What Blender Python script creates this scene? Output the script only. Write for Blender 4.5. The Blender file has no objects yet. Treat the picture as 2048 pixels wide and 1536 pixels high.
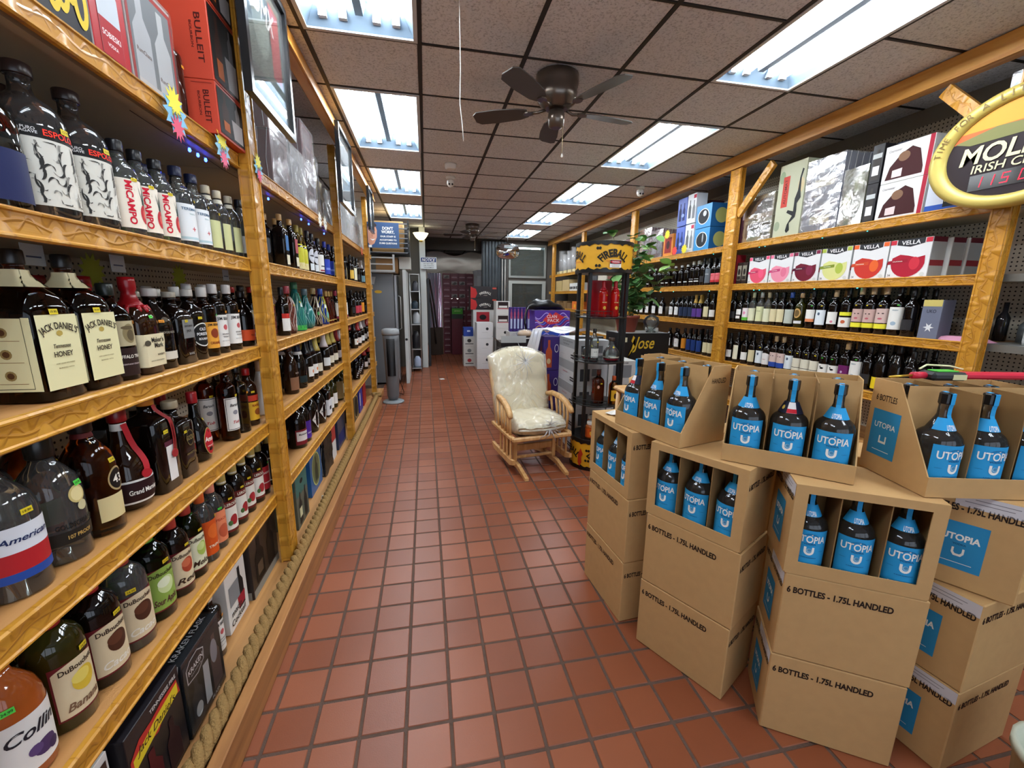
import bpy, math, random
from mathutils import Matrix, Vector
rnd = random.Random(7)
PI = math.pi
S = bpy.context.scene
COL = S.collection
# ------------------------------------------------------------------ camera, world, exposure
cam = bpy.data.cameras.new('camera'); co = bpy.data.objects.new('camera', cam); COL.objects.link(co)
cam.sensor_width = 36; cam.lens = 36 * 829.6 / 2048; cam.clip_start = .02; cam.clip_end = 60
_yaw, _pit, _rol = .2038, .2049, .0129
_f = Vector((math.sin(_yaw)*math.cos(_pit), math.cos(_yaw)*math.cos(_pit), -math.sin(_pit)))
_r = Vector((math.cos(_yaw), -math.sin(_yaw), 0)); _u = _r.cross(_f)
_r2 = _r*math.cos(_rol) + _u*math.sin(_rol); _u2 = _u*math.cos(_rol) - _r*math.sin(_rol)
co.matrix_world = Matrix(((_r2.x, _u2.x, -_f.x, 0), (_r2.y, _u2.y, -_f.y, 0), (_r2.z, _u2.z, -_f.z, 1.51), (0, 0, 0, 1)))
S.camera = co
KIDS = {}
w = bpy.data.worlds.new('world'); S.world = w; w.use_nodes = True
w.node_tree.nodes['Background'].inputs[0].default_value = (.75, .85, 1, 1)
w.node_tree.nodes['Background'].inputs[1].default_value = 1.6
S.view_settings.view_transform = 'Standard'; S.view_settings.look = 'None'; S.view_settings.gamma = 1
S.view_settings.exposure = .5
S.view_settings.use_curve_mapping = False
TUBE_POWER = 34.0
S.cycles.max_bounces = 7; S.cycles.transparent_max_bounces = 12; S.cycles.transmission_bounces = 6
S.cycles.diffuse_bounces = 4; S.cycles.glossy_bounces = 3
S.cycles.caustics_reflective = False; S.cycles.caustics_refractive = False
S.cycles.sample_clamp_indirect = 4
CEIL = 2.9

# ------------------------------------------------------------------ materials
def lin(h):
    if not isinstance(h, str): return h
    h = h.lstrip('#')
    if len(h) == 3: h = ''.join(c*2 for c in h)
    v = [int(h[i:i+2], 16)/255 for i in (0, 2, 4)]
    return tuple(((x+.055)/1.055)**2.4 if x > .04045 else x/12.92 for x in v)
_mc = {}
def nodes_of(name):
    m = bpy.data.materials.new(name); m.use_nodes = True
    nt = m.node_tree; b = nt.nodes['Principled BSDF']
    return m, nt, b
def N(nt, t, **kw):
    n = nt.nodes.new(t)
    for k, v in kw.items():
        if k.startswith('i_'):
            key = k[2:]; key = int(key) if key.isdigit() else key.replace('_', ' ')
            n.inputs[key].default_value = v
        else: setattr(n, k, v)
    return n
def pm(col, rough=.5, metal=0., spec=.5, emis=0., bump=0., bscale=60., trans=0., ior=1.45, coat=0., var=0., vscale=8.):
    key = (col, rough, metal, spec, emis, bump, bscale, trans, ior, coat, var, vscale)
    if key in _mc: return _mc[key]
    m, nt, b = nodes_of('material'); c = lin(col)
    b.inputs['Base Color'].default_value = (*c, 1); b.inputs['Roughness'].default_value = rough
    b.inputs['Metallic'].default_value = metal; b.inputs['Specular IOR Level'].default_value = spec
    b.inputs['IOR'].default_value = ior
    if trans: b.inputs['Transmission Weight'].default_value = trans
    if coat: b.inputs['Coat Weight'].default_value = coat; b.inputs['Coat Roughness'].default_value = .06
    if emis: b.inputs['Emission Color'].default_value = (*c, 1); b.inputs['Emission Strength'].default_value = emis
    if bump or var:
        tc = N(nt, 'ShaderNodeTexCoord')
    if bump:
        n = N(nt, 'ShaderNodeTexNoise', i_Scale=bscale, i_Detail=3.)
        bm_ = N(nt, 'ShaderNodeBump', i_Strength=bump, i_Distance=.01)
        nt.links.new(tc.outputs['Object'], n.inputs['Vector']); nt.links.new(n.outputs['Fac'], bm_.inputs['Height'])
        nt.links.new(bm_.outputs['Normal'], b.inputs['Normal'])
    if var:
        n = N(nt, 'ShaderNodeTexNoise', i_Scale=vscale, i_Detail=4.)
        mx = N(nt, 'ShaderNodeMix', data_type='RGBA')
        mx.inputs[6].default_value = (*[x*(1-var) for x in c], 1); mx.inputs[7].default_value = (*[min(1, x*(1+var)) for x in c], 1)
        nt.links.new(tc.outputs['Object'], n.inputs['Vector']); nt.links.new(n.outputs['Fac'], mx.inputs[0])
        nt.links.new(mx.outputs[2], b.inputs['Base Color'])
    _mc[key] = m; return m
def gloss(col, rough=.05): return pm(col, rough=rough, spec=.6)
def glass(col, ior=1.36, rough=0.): return pm(col, rough=rough, trans=1., ior=ior)
def paper(col): return pm(col, rough=.55, spec=.3)
def sheet(tint='#ffffff', opac=.12, gl=.14, bump=.6, bscale=9., name='film', fk=.5):
    """thin clear film or pane: mostly see-through with a glossy crinkled skin"""
    key = ('sheet', tint, opac, gl, bump, bscale, fk)
    if key in _mc: return _mc[key]
    m = bpy.data.materials.new(name); m.use_nodes = True; nt = m.node_tree; nt.nodes.clear()
    out = N(nt, 'ShaderNodeOutputMaterial'); tr = N(nt, 'ShaderNodeBsdfTransparent'); g = N(nt, 'ShaderNodeBsdfGlossy', i_Roughness=gl)
    d = N(nt, 'ShaderNodeBsdfDiffuse'); tr.inputs[0].default_value = (*lin(tint), 1); d.inputs[0].default_value = (.85, .85, .87, 1)
    tc = N(nt, 'ShaderNodeTexCoord'); n = N(nt, 'ShaderNodeTexNoise', i_Scale=bscale, i_Detail=4., i_Distortion=1.5)
    bp_ = N(nt, 'ShaderNodeBump', i_Strength=bump*.6, i_Distance=.01)
    nt.links.new(tc.outputs['Object'], n.inputs['Vector']); nt.links.new(n.outputs['Fac'], bp_.inputs['Height'])
    nt.links.new(bp_.outputs['Normal'], g.inputs['Normal'])
    fr = N(nt, 'ShaderNodeFresnel', i_IOR=1.5); nt.links.new(bp_.outputs['Normal'], fr.inputs['Normal'])
    ad = N(nt, 'ShaderNodeMath', operation='MULTIPLY_ADD', i_1=fk, i_2=.01); nt.links.new(fr.outputs[0], ad.inputs[0])
    m1 = N(nt, 'ShaderNodeMixShader'); m2 = N(nt, 'ShaderNodeMixShader', i_0=opac)
    nt.links.new(tr.outputs[0], m2.inputs[1]); nt.links.new(d.outputs[0], m2.inputs[2])
    nt.links.new(ad.outputs[0], m1.inputs[0]); nt.links.new(m2.outputs[0], m1.inputs[1]); nt.links.new(g.outputs[0], m1.inputs[2])
    nt.links.new(m1.outputs[0], out.inputs['Surface']); _mc[key] = m; return m

def math_(nt, op, a, b=None):
    n = N(nt, 'ShaderNodeMath', operation=op)
    for i, x in enumerate((a, b)):
        if x is None: continue
        if isinstance(x, (int, float)): n.inputs[i].default_value = x
        else: nt.links.new(x, n.inputs[i])
    return n.outputs[0]
def wood(c1, c2, axis='Y', carved=False, rough=.35, gs=1., zmid=0., amp=.02, wl=.2):
    key = ('wood', c1, c2, axis, carved, rough, gs)
    if key in _mc: return _mc[key]
    m, nt, b = nodes_of('wood'); b.inputs['Roughness'].default_value = rough
    tc = N(nt, 'ShaderNodeTexCoord'); mp = N(nt, 'ShaderNodeMapping')
    sc = {'X': (2, 30, 30), 'Y': (30, 2, 30), 'Z': (30, 30, 2)}[axis]
    mp.inputs['Scale'].default_value = [s*gs for s in sc]
    n = N(nt, 'ShaderNodeTexNoise', i_Scale=1., i_Detail=5., i_Distortion=.6)
    nt.links.new(tc.outputs['Object'], mp.inputs[0]); nt.links.new(mp.outputs[0], n.inputs['Vector'])
    cr = N(nt, 'ShaderNodeValToRGB'); cr.color_ramp.elements[0].position = .3; cr.color_ramp.elements[1].position = .68
    cr.color_ramp.elements[0].color = (*lin(c1), 1); cr.color_ramp.elements[1].color = (*lin(c2), 1)
    nt.links.new(n.outputs['Fac'], cr.inputs[0]); nt.links.new(cr.outputs[0], b.inputs['Base Color'])
    bp_ = N(nt, 'ShaderNodeBump', i_Strength=.25, i_Distance=.004); nt.links.new(n.outputs['Fac'], bp_.inputs['Height'])
    last = bp_
    if carved:   # pressed vine: a waving stem with leaf curls, as relief
        sp = N(nt, 'ShaderNodeSeparateXYZ'); nt.links.new(tc.outputs['UV'], sp.inputs[0])
        u, v = sp.outputs[0], sp.outputs[1]
        s1 = math_(nt, 'MULTIPLY', math_(nt, 'SINE', math_(nt, 'MULTIPLY', u, 2*PI/.17)), .26)
        d1 = math_(nt, 'ABSOLUTE', math_(nt, 'SUBTRACT', v, s1))
        a1 = math_(nt, 'SUBTRACT', 1., math_(nt, 'MULTIPLY', d1, 6.))
        s2 = math_(nt, 'MULTIPLY', math_(nt, 'SINE', math_(nt, 'ADD', math_(nt, 'MULTIPLY', u, 2*PI/.065), 1.2)), -.42)
        d2 = math_(nt, 'ABSOLUTE', math_(nt, 'SUBTRACT', v, s2))
        a2 = math_(nt, 'MULTIPLY', math_(nt, 'SUBTRACT', 1., math_(nt, 'MULTIPLY', d2, 5.)), math_(nt, 'SINE', math_(nt, 'MULTIPLY', u, 2*PI/.13)))
        h = math_(nt, 'MAXIMUM', math_(nt, 'MAXIMUM', a1, a2), 0.)
        b2 = N(nt, 'ShaderNodeBump', i_Strength=.55, i_Distance=.0022)
        nt.links.new(h, b2.inputs['Height']); nt.links.new(bp_.outputs[0], b2.inputs['Normal']); last = b2
        mx = N(nt, 'ShaderNodeMix', data_type='RGBA'); mx.blend_type = 'MULTIPLY'; mx.inputs[7].default_value = (.62, .5, .36, 1)
        edge = math_(nt, 'MULTIPLY', math_(nt, 'MULTIPLY', h, math_(nt, 'SUBTRACT', 1., h)), 2.2)
        nt.links.new(edge, mx.inputs[0]); nt.links.new(cr.outputs[0], mx.inputs[6]); nt.links.new(mx.outputs[2], b.inputs['Base Color'])
    nt.links.new(last.outputs[0], b.inputs['Normal'])
    _mc[key] = m; return m

CARVE = wood('#b47a20', '#cc9434', carved=True, rough=.33)
CARVEZ = wood('#b47a20', '#cc9434', 'Z', carved=True, rough=.33)
HONEYY = wood('#b97a2c', '#d9a050', 'Y', rough=.4); HONEYZ = wood('#b97524', '#dba041', 'Z', rough=.4)
BOARD = wood('#9c6a38', '#c79258', 'Y', rough=.5, gs=.6)
KICK = wood('#8a5a30', '#b27c46', 'Y', rough=.45, gs=.8)
GLIDER = wood('#c28f55', '#e2b67c', 'Z', rough=.4)
BRASSY = pm('#c9a43c', .3, .7)
METAL = pm('#b9b9b6', .35, .8); DMETAL = pm('#2a2a2b', .35, .5); BLACK = pm('#0d0d0e', .35); WHITE = pm('#e6e5e0', .5)
CARD = pm('#c09a68', rough=.75, spec=.2, var=.08, vscale=30.)
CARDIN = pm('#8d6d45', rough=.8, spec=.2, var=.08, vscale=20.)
INK = paper('#1d1512')

# ------------------------------------------------------------------ mesh building
_tc = {}
def glyphs(s, offset=.0, shear=0.):
    k = (s, offset, shear)
    if k in _tc: return _tc[k]
    cu = bpy.data.curves.new('t', 'FONT'); cu.body = s; cu.align_x = 'CENTER'; cu.align_y = 'CENTER'
    cu.resolution_u = 3; cu.offset = offset; cu.shear = shear; cu.size = 1
    ob = bpy.data.objects.new('t', cu); me = ob.to_mesh()
    V = [(p.co.x, p.co.y) for p in me.vertices]; F = [tuple(p.vertices) for p in me.polygons]
    ob.to_mesh_clear(); bpy.data.objects.remove(ob); bpy.data.curves.remove(cu)
    if V:
        xs = [p[0] for p in V]; ys = [p[1] for p in V]; cx = (min(xs)+max(xs))/2; cy = (min(ys)+max(ys))/2
        V = [(x-cx, y-cy) for x, y in V]; W = max(xs)-min(xs); H = max(ys)-min(ys)
    else: W = H = 1
    _tc[k] = (V, F, W, H); return _tc[k]
class B:
    def __init__(s): s.v = []; s.f = []; s.m = []; s.sm = []; s.mats = []; s.uv = {}
    def mi(s, m):
        if m not in s.mats: s.mats.append(m)
        return s.mats.index(m)
    def add(s, V, F, m, smooth=False):
        n = len(s.v); i = s.mi(m); s.v += [tuple(p) for p in V]
        for f in F: s.f.append(tuple(n+k for k in f)); s.m.append(i); s.sm.append(smooth)
        return n
    def box(s, x0, x1, y0, y1, z0, z1, m, ch=0.):
        if ch <= 0:
            V = [(x, y, z) for x in (x0, x1) for y in (y0, y1) for z in (z0, z1)]
            s.add(V, [(0, 1, 3, 2), (4, 6, 7, 5), (0, 4, 5, 1), (2, 3, 7, 6), (0, 2, 6, 4), (1, 5, 7, 3)], m); return s
        V = []; idx = {}
        lo = (x0, y0, z0); hi = (x1, y1, z1)
        for sx in (0, 1):
            for sy in (0, 1):
                for sz in (0, 1):
                    for ax in range(3):   # vertex lying on the face normal to ax
                        p = []
                        for a, sg in enumerate((sx, sy, sz)):
                            e = hi[a] if sg else lo[a]
                            if a != ax: e += -ch if sg else ch
                            p.append(e)
                        idx[(sx, sy, sz, ax)] = len(V); V.append(tuple(p))
        F = []
        for ax in range(3):
            o = [a for a in range(3) if a != ax]
            for sg in (0, 1):
                q = []
                for a, b in ((0, 0), (1, 0), (1, 1), (0, 1)):
                    t = [0, 0, 0]; t[ax] = sg; t[o[0]] = a; t[o[1]] = b; q.append(idx[(*t, ax)])
                F.append(tuple(q if (sg == 1) != (ax == 1) else q[::-1]))
        for ax in range(3):   # edges parallel to ax
            o = [a for a in range(3) if a != ax]
            for a in (0, 1):
                for b in (0, 1):
                    t0 = [0, 0, 0]; t1 = [0, 0, 0]; t1[ax] = 1
                    for t in (t0, t1): t[o[0]] = a; t[o[1]] = b
                    q = [idx[(*t0, o[0])], idx[(*t1, o[0])], idx[(*t1, o[1])], idx[(*t0, o[1])]]
                    F.append(tuple(q))
        for sx in (0, 1):
            for sy in (0, 1):
                for sz in (0, 1): F.append(tuple(idx[(sx, sy, sz, a)] for a in range(3)))
        s.add(V, F, m); return s
    def lathe(s, prof, seg, m, cx=0, cy=0, sect=None, cap=True, smooth=True):
        V = []; F = []
        for r, z in prof:
            for k in range(seg):
                a = 2*PI*k/seg; q = sect(a) if sect else 1
                V.append((cx+r*q*math.cos(a), cy+r*q*math.sin(a), z))
        for j in range(len(prof)-1):
            for k in range(seg):
                k2 = (k+1) % seg; F.append((j*seg+k, j*seg+k2, (j+1)*seg+k2, (j+1)*seg+k))
        s.add(V, F, m, smooth)
        if cap:
            n = len(s.v)-len(V); i = s.mi(m)
            s.f.append(tuple(n+k for k in range(seg))[::-1]); s.m.append(i); s.sm.append(False)
            b = n+(len(prof)-1)*seg; s.f.append(tuple(b+k for k in range(seg))); s.m.append(i); s.sm.append(False)
        return s
    def tube(s, pts, r, m, seg=8, smooth=True, cap=True):
        pts = [Vector(p) for p in pts]; rr = r if isinstance(r, (list, tuple)) else [r]*len(pts)
        V = []; F = []; up = None
        for i, p in enumerate(pts):
            d = (pts[min(i+1, len(pts)-1)]-pts[max(i-1, 0)])
            d = d.normalized() if d.length > 1e-9 else Vector((0, 0, 1))
            if up is None:
                up = Vector((0, 0, 1)) if abs(d.z) < .9 else Vector((1, 0, 0))
            a = d.cross(up)
            if a.length < 1e-6: a = d.orthogonal()
            a.normalize(); b_ = a.cross(d).normalized(); up = b_
            for k in range(seg):
                t = 2*PI*k/seg+PI/seg; V.append(p+a*(rr[i]*math.cos(t))+b_*(rr[i]*math.sin(t)))
        for j in range(len(pts)-1):
            for k in range(seg):
                k2 = (k+1) % seg; F.append((j*seg+k, (j+1)*seg+k, (j+1)*seg+k2, j*seg+k2))
        if cap: F.append(tuple(range(seg))); F.append(tuple((len(pts)-1)*seg+k for k in range(seg))[::-1])
        s.add(V, F, m, smooth and seg > 4); return s
    def prism(s, poly, d0, d1, m, ax='y', smooth=False):
        """polygon in the two other axes, pulled along ax"""
        def P(a, b, d): return {'x': (d, a, b), 'y': (a, d, b), 'z': (a, b, d)}[ax]
        n = len(poly); V = [P(a, b, d0) for a, b in poly]+[P(a, b, d1) for a, b in poly]
        F = [tuple(range(n)), tuple(range(n, 2*n))[::-1]]+[(i, i+n, (i+1) % n+n, (i+1) % n) for i in range(n)]
        s.add(V, F, m, smooth); return s
    def flat(s, poly, place, m, eps=0):
        s.add([place(a, b) for a, b in poly], [tuple(range(len(poly)))], m); return s
    def text(s, t, size, m, place, width=None, offset=.0, shear=0., arc=0., sx=1.):
        """size = letter height; width squeezes the line; arc bends its baseline up (radius)"""
        V, F, W, H = glyphs(t, offset, shear)
        k = size/.70; kx = k*sx
        if width: kx = min(width/W, k*1.6)
        def q(x, y):
            x *= kx; y *= k
            if arc: a = x/arc; return ((arc+y)*math.sin(a), (arc+y)*math.cos(a)-arc)
            return (x, y)
        s.add([place(*q(x, y)) for x, y in V], F, m); return s
    def uvbox(s, axis):
        s.uvax = axis
    def obj(s, name, parent=None, loc=None, rot=None, uv=None):
        me = bpy.data.meshes.new(name); me.from_pydata(s.v, [], s.f)
        for m in s.mats: me.materials.append(m)
        me.polygons.foreach_set('material_index', s.m); me.polygons.foreach_set('use_smooth', s.sm)
        if uv is not None:
            l = me.uv_layers.new(name='UVMap')
            for lp in me.loops: l.data[lp.index].uv = uv(me.vertices[lp.vertex_index].co)
        me.update()
        o = bpy.data.objects.new(name, me); COL.objects.link(o)
        if parent: o.parent = parent; KIDS.setdefault(parent.name, []).append(o)
        if loc: o.location = loc
        if rot: o.rotation_euler = rot
        return o
def ell(cx, cy, rx, ry, n=20, a0=0): return [(cx+rx*math.cos(2*PI*k/n+a0), cy+ry*math.sin(2*PI*k/n+a0)) for k in range(n)]
def rc(x0, x1, y0, y1): return [(x0, y0), (x1, y0), (x1, y1), (x0, y1)]
def star(cx, cy, r1, r2, n): return [(cx+(r1 if k % 2 else r2)*math.cos(PI*k/n), cy+(r1 if k % 2 else r2)*math.sin(PI*k/n)) for k in range(2*n)]
def tag(o, label, cat, group=None, kind=None):
    o['label'] = label; o['category'] = cat
    if group: o['group'] = group
    if kind: o['kind'] = kind
    return o
def thing(name, label, cat, loc=(0, 0, 0), rz=0., group=None, rot=None):
    o = bpy.data.objects.new(name, None); COL.objects.link(o); o.location = loc; o.rotation_euler = rot or (0, 0, rz)
    o.empty_display_size = .05
    return tag(o, label, cat, group)
def copy_tree(o, parent=None):
    c = o.copy(); COL.objects.link(c)
    if parent: c.parent = parent
    for ch in KIDS.get(o.name, ()): copy_tree(ch, c)
    return c
def structure(o): o['kind'] = 'structure'; return o
PL = {  # placements of flat print: (u, v) on a plane
 'x+': lambda x: (lambda u, v: (x, u, v)), 'x-': lambda x: (lambda u, v: (x, -u, v)),
 'y-': lambda y: (lambda u, v: (u, y, v)), 'y+': lambda y: (lambda u, v: (-u, y, v)), 'z+': lambda z: (lambda u, v: (u, v, z))}
ORD = 'first second third fourth fifth sixth seventh eighth ninth tenth eleventh twelfth thirteenth fourteenth fifteenth sixteenth seventeenth eighteenth nineteenth twentieth'.split()
ORD += ['twenty-'+x for x in ORD[:9]]+['thirtieth']+['thirty-'+x for x in ORD[:9]]+['fortieth']

# ------------------------------------------------------------------ floor
def tile_mat():
    m, nt, b = nodes_of('quarry_tile'); b.inputs['Roughness'].default_value = .36; b.inputs['Specular IOR Level'].default_value = .5
    oi = N(nt, 'ShaderNodeObjectInfo'); gi = N(nt, 'ShaderNodeNewGeometry')
    r = math_(nt, 'FRACT', math_(nt, 'ADD', oi.outputs['Random'], gi.outputs['Random Per Island']))
    cr = N(nt, 'ShaderNodeValToRGB'); e = cr.color_ramp.elements
    e[0].color = (*lin('#86472a'), 1); e[1].color = (*lin('#9a583a'), 1); x = e.new(.5); x.color = (*lin('#8f4f32'), 1)
    nt.links.new(r, cr.inputs[0])
    tc = N(nt, 'ShaderNodeNewGeometry'); n = N(nt, 'ShaderNodeTexNoise', i_Scale=1.3, i_Detail=5.); n2 = N(nt, 'ShaderNodeTexNoise', i_Scale=220., i_Detail=2.)
    nt.links.new(tc.outputs['Position'], n.inputs['Vector']); nt.links.new(tc.outputs['Position'], n2.inputs['Vector'])
    mx = N(nt, 'ShaderNodeMix', data_type='RGBA'); mx.blend_type = 'MULTIPLY'; mx.inputs[0].default_value = .55
    c2 = N(nt, 'ShaderNodeValToRGB'); c2.color_ramp.elements[0].position = .3; c2.color_ramp.elements[1].position = .7
    c2.color_ramp.elements[0].color = (.66, .64, .62, 1); nt.links.new(n.outputs['Fac'], c2.inputs[0])
    nt.links.new(cr.outputs[0], mx.inputs[6]); nt.links.new(c2.outputs[0], mx.inputs[7]); nt.links.new(mx.outputs[2], b.inputs['Base Color'])
    bm_ = N(nt, 'ShaderNodeBump', i_Strength=.12, i_Distance=.002); nt.links.new(n2.outputs['Fac'], bm_.inputs['Height']); nt.links.new(bm_.outputs[0], b.inputs['Normal'])
    return m
TILE = tile_mat(); GROUT = pm('#5d4a40', .85, spec=.2, var=.3, vscale=25., bump=.3, bscale=200.)
P_ = .1588; FX, FY = -.1116, 2.0398
fl = structure(B().box(-1.6, 4.2, -2.6, 15.2, -.06, 0-.003, GROUT).obj('floor'))
tb = B().box(-.0735, .0735, -.0735, .0735, -.006, .0, TILE, ch=.0022)
tmesh = None; cells = []
for i in range(-4, 27):
    for j in range(-72, 20):
        x = FX+(i+.5)*P_; y = FY-(j+.5)*P_
        if x > 4.1 or x < -.72 or y < -2.4: continue
        d = math.hypot(x, y-.2)
        hid = (x > 1.35 and y < 1.9) or (x > 2.3) or y < .55 or (x > 1.05 and 2.0 < y < 3.0 and x > .75+(y-1)*.35) or (x>1.45 and y>1.7)
        cells.append((hid, d, x, y))
cells.sort()
big = B()
for k, (hid, d, x, y) in enumerate(cells):
    dz = rnd.uniform(-.0008, .0006)
    if k < 295:
        if tmesh is None: o = tb.obj('tile', fl, (x, y, dz)); tmesh = o
        else: o = tmesh.copy(); COL.objects.link(o); o.location = (x, y, dz)
        o.rotation_euler = (0, 0, rnd.uniform(-.004, .004))
    else: big.box(x-.0735, x+.0735, y-.0735, y+.0735, -.006, dz, TILE)
o = big.obj('tiles', fl); o['kind'] = 'stuff'

# ------------------------------------------------------------------ walls and ceiling
WALLM = pm('#8d877c', .8); PALE = pm('#b8b4a8', .7)
structure(B().box(-1.45, -1.35, -2.6, 9.3, 0, CEIL, WALLM).obj('wall_left'))
structure(B().box(-1.45, -1.35, 9.3, 15.2, 0, CEIL, WALLM).obj('wall_left'))
structure(B().box(3.62, 3.72, -2.6, 10.6, 0, CEIL, WALLM).obj('wall_right'))
fw_ = B(); fw_.box(-1.6, 4.2, -2.7, -2.6, 0, .45, PALE); fw_.box(-1.6, 4.2, -2.7, -2.6, 2.55, CEIL, PALE)  # unseen wall, opened between sill and header to let in daylight as soft fill
structure(fw_.obj('wall_front'))
for x in (-1.45, .4, 2.2, 3.95): structure(B().box(x-.05, x+.05, -2.7, -2.6, .4501, 2.5499, pm('#6a6c70', .4)).obj('trim_3'))
structure(B().box(-1.45, 4.2, 14.2, 14.3, 0, CEIL, pm('#7d766c', .8)).obj('wall_back'))
def ceil_mat():
    m, nt, b = nodes_of('ceiling_tile'); b.inputs['Roughness'].default_value = .9; b.inputs['Specular IOR Level'].default_value = .1
    g = N(nt, 'ShaderNodeNewGeometry'); n = N(nt, 'ShaderNodeTexNoise', i_Scale=85., i_Detail=5., i_Roughness=.65); oi = N(nt, 'ShaderNodeObjectInfo')
    nt.links.new(g.outputs['Position'], n.inputs['Vector'])
    bm_ = N(nt, 'ShaderNodeBump', i_Strength=.55, i_Distance=.01); nt.links.new(n.outputs['Fac'], bm_.inputs['Height']); nt.links.new(bm_.outputs[0], b.inputs['Normal'])
    cr = N(nt, 'ShaderNodeValToRGB'); cr.color_ramp.elements[0].position = .33; cr.color_ramp.elements[1].position = .5
    cr.color_ramp.elements[0].color = (*lin('#b4b8be'), 1); cr.color_ramp.elements[1].color = (*lin('#eceff4'), 1)
    nt.links.new(n.outputs['Fac'], cr.inputs[0])
    mx = N(nt, 'ShaderNodeMix', data_type='RGBA'); mx.blend_type = 'MULTIPLY'; mx.inputs[7].default_value = (.86, .84, .82, 1)
    nt.links.new(oi.outputs['Random'], mx.inputs[0]); nt.links.new(cr.outputs[0], mx.inputs[6]); nt.links.new(mx.outputs[2], b.inputs['Base Color'])
    return m
CT = ceil_mat(); CG = .61; CX, CY = .007, 2.721
ce = structure(B().box(-1.6, 4.2, -2.7, 15.2, CEIL+.14, CEIL+.2, pm('#777', .9)).obj('ceiling'))
FIX = [(-1, r) for r in (-5, -2, 1, 4, 7)] + [(3, r) for r in (-5, -2, 1, 4, 7, 10)]
taken = {(c, r+k) for c, r in FIX for k in (0, 1)}
pan = B().box(-.294, .294, -.294, .294, 0, .012, CT, ch=.003); pmesh = None
for i in range(-3, 7):
    for j in range(-9, 19):
        x = CX+(i+.5)*CG; y = CY+(j+.5)*CG
        if (i, j) in taken or x > 4.0: continue
        if pmesh is None: o = pan.obj('ceiling_panel', ce, (x, y, CEIL)); pmesh = o
        else: o = pmesh.copy(); COL.objects.link(o); o.location = (x, y, CEIL)
        o.rotation_euler = (rnd.uniform(-.003, .003), rnd.uniform(-.003, .003), 0)
TBAR = pm('#2a2522', .6)
for i in range(-3, 8):
    x = CX+i*CG
    B().box(x-.0125, x+.0125, -2.6, 14.3, CEIL-.004, CEIL+.02, TBAR).obj('grid_bar', ce)
for j in range(-8, 19):
    y = CY+j*CG
    for a in range(-3, 7):
        if (a, j-1) in taken and (a, j) in taken and any(c == a and r == j-1 for c, r in FIX): continue
        x0 = CX+a*CG
        if x0 > 3.9: continue
        B().box(x0+.0125, x0+CG-.0125, y-.007, y+.007, CEIL-.003, CEIL+.02, TBAR).obj('grid_bar', ce)

# ------------------------------------------------------------------ lamps: troffers with four bare tubes
TUBE = bpy.data.materials.new('tube'); TUBE.use_nodes = True
_b = TUBE.node_tree.nodes['Principled BSDF']; _b.inputs['Emission Color'].default_value = (.92, .97, 1, 1); _b.inputs['Emission Strength'].default_value = TUBE_POWER
_b.inputs['Base Color'].default_value = (.9, .9, .9, 1)
PANW = pm('#5f7080', .4, spec=.5); FRW = pm('#d3d8da', .4)
def troffer():
    t = thing('troffer_light', '', 'ceiling light')
    W, L = .295, .6
    f = B()
    for a in ((-W, -W+.022, -L, L), (W-.022, W, -L, L), (-W+.022, W-.022, -L, -L+.022), (-W+.022, W-.022, L-.022, L)):
        f.box(*a, -.008, .01, FRW)
    f.obj('frame', t)
    h = .105; p = B()
    a, b_, c, d = -W+.022, W-.022, -L+.022, L-.022; e = .06
    V = [(a, c, 0), (b_, c, 0), (b_, d, 0), (a, d, 0), (a+e, c+e, h), (b_-e, c+e, h), (b_-e, d-e, h), (a+e, d-e, h)]
    p.add(V, [(0, 1, 5, 4), (1, 2, 6, 5), (2, 3, 7, 6), (3, 0, 4, 7), (4, 5, 6, 7)], PANW); p.obj('reflector', t)
    B().prism([(-.035, .1), (-.02, .045), (.02, .045), (.035, .1)], -L+.08, L-.08, PANW).obj('ballast_cover', t)
    for x in (-.185, -.085, .085, .185):
        B().tube([(x, -.53, .05), (x, .53, .05)], .0165, TUBE, 10).obj('fluorescent_tube', t)
        for y0 in (-.555, .53): B().box(x-.02, x+.02, y0, y0+.025, .03, .085, FRW).obj('lamp_holder', t)
    return t
tr0 = None
nL = nR = 0
for c, r in FIX:
    x = CX+(c+.5)*CG; y = CY+(r+1)*CG
    t = troffer() if tr0 is None else copy_tree(tr0)
    if tr0 is None: tr0 = t
    t.location = (x, y, CEIL)
    if c < 0: lab = f'four-tube ceiling light above the left aisle shelves, {ORD[nL]} from the camera end'; nL += 1
    else: lab = f'four-tube ceiling light nearer the right shelves, {ORD[nR]} from the camera end'; nR += 1
    tag(t, lab, 'ceiling light', 'four-tube ceiling lights')
    if r == 7 or r == 10: pass

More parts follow.
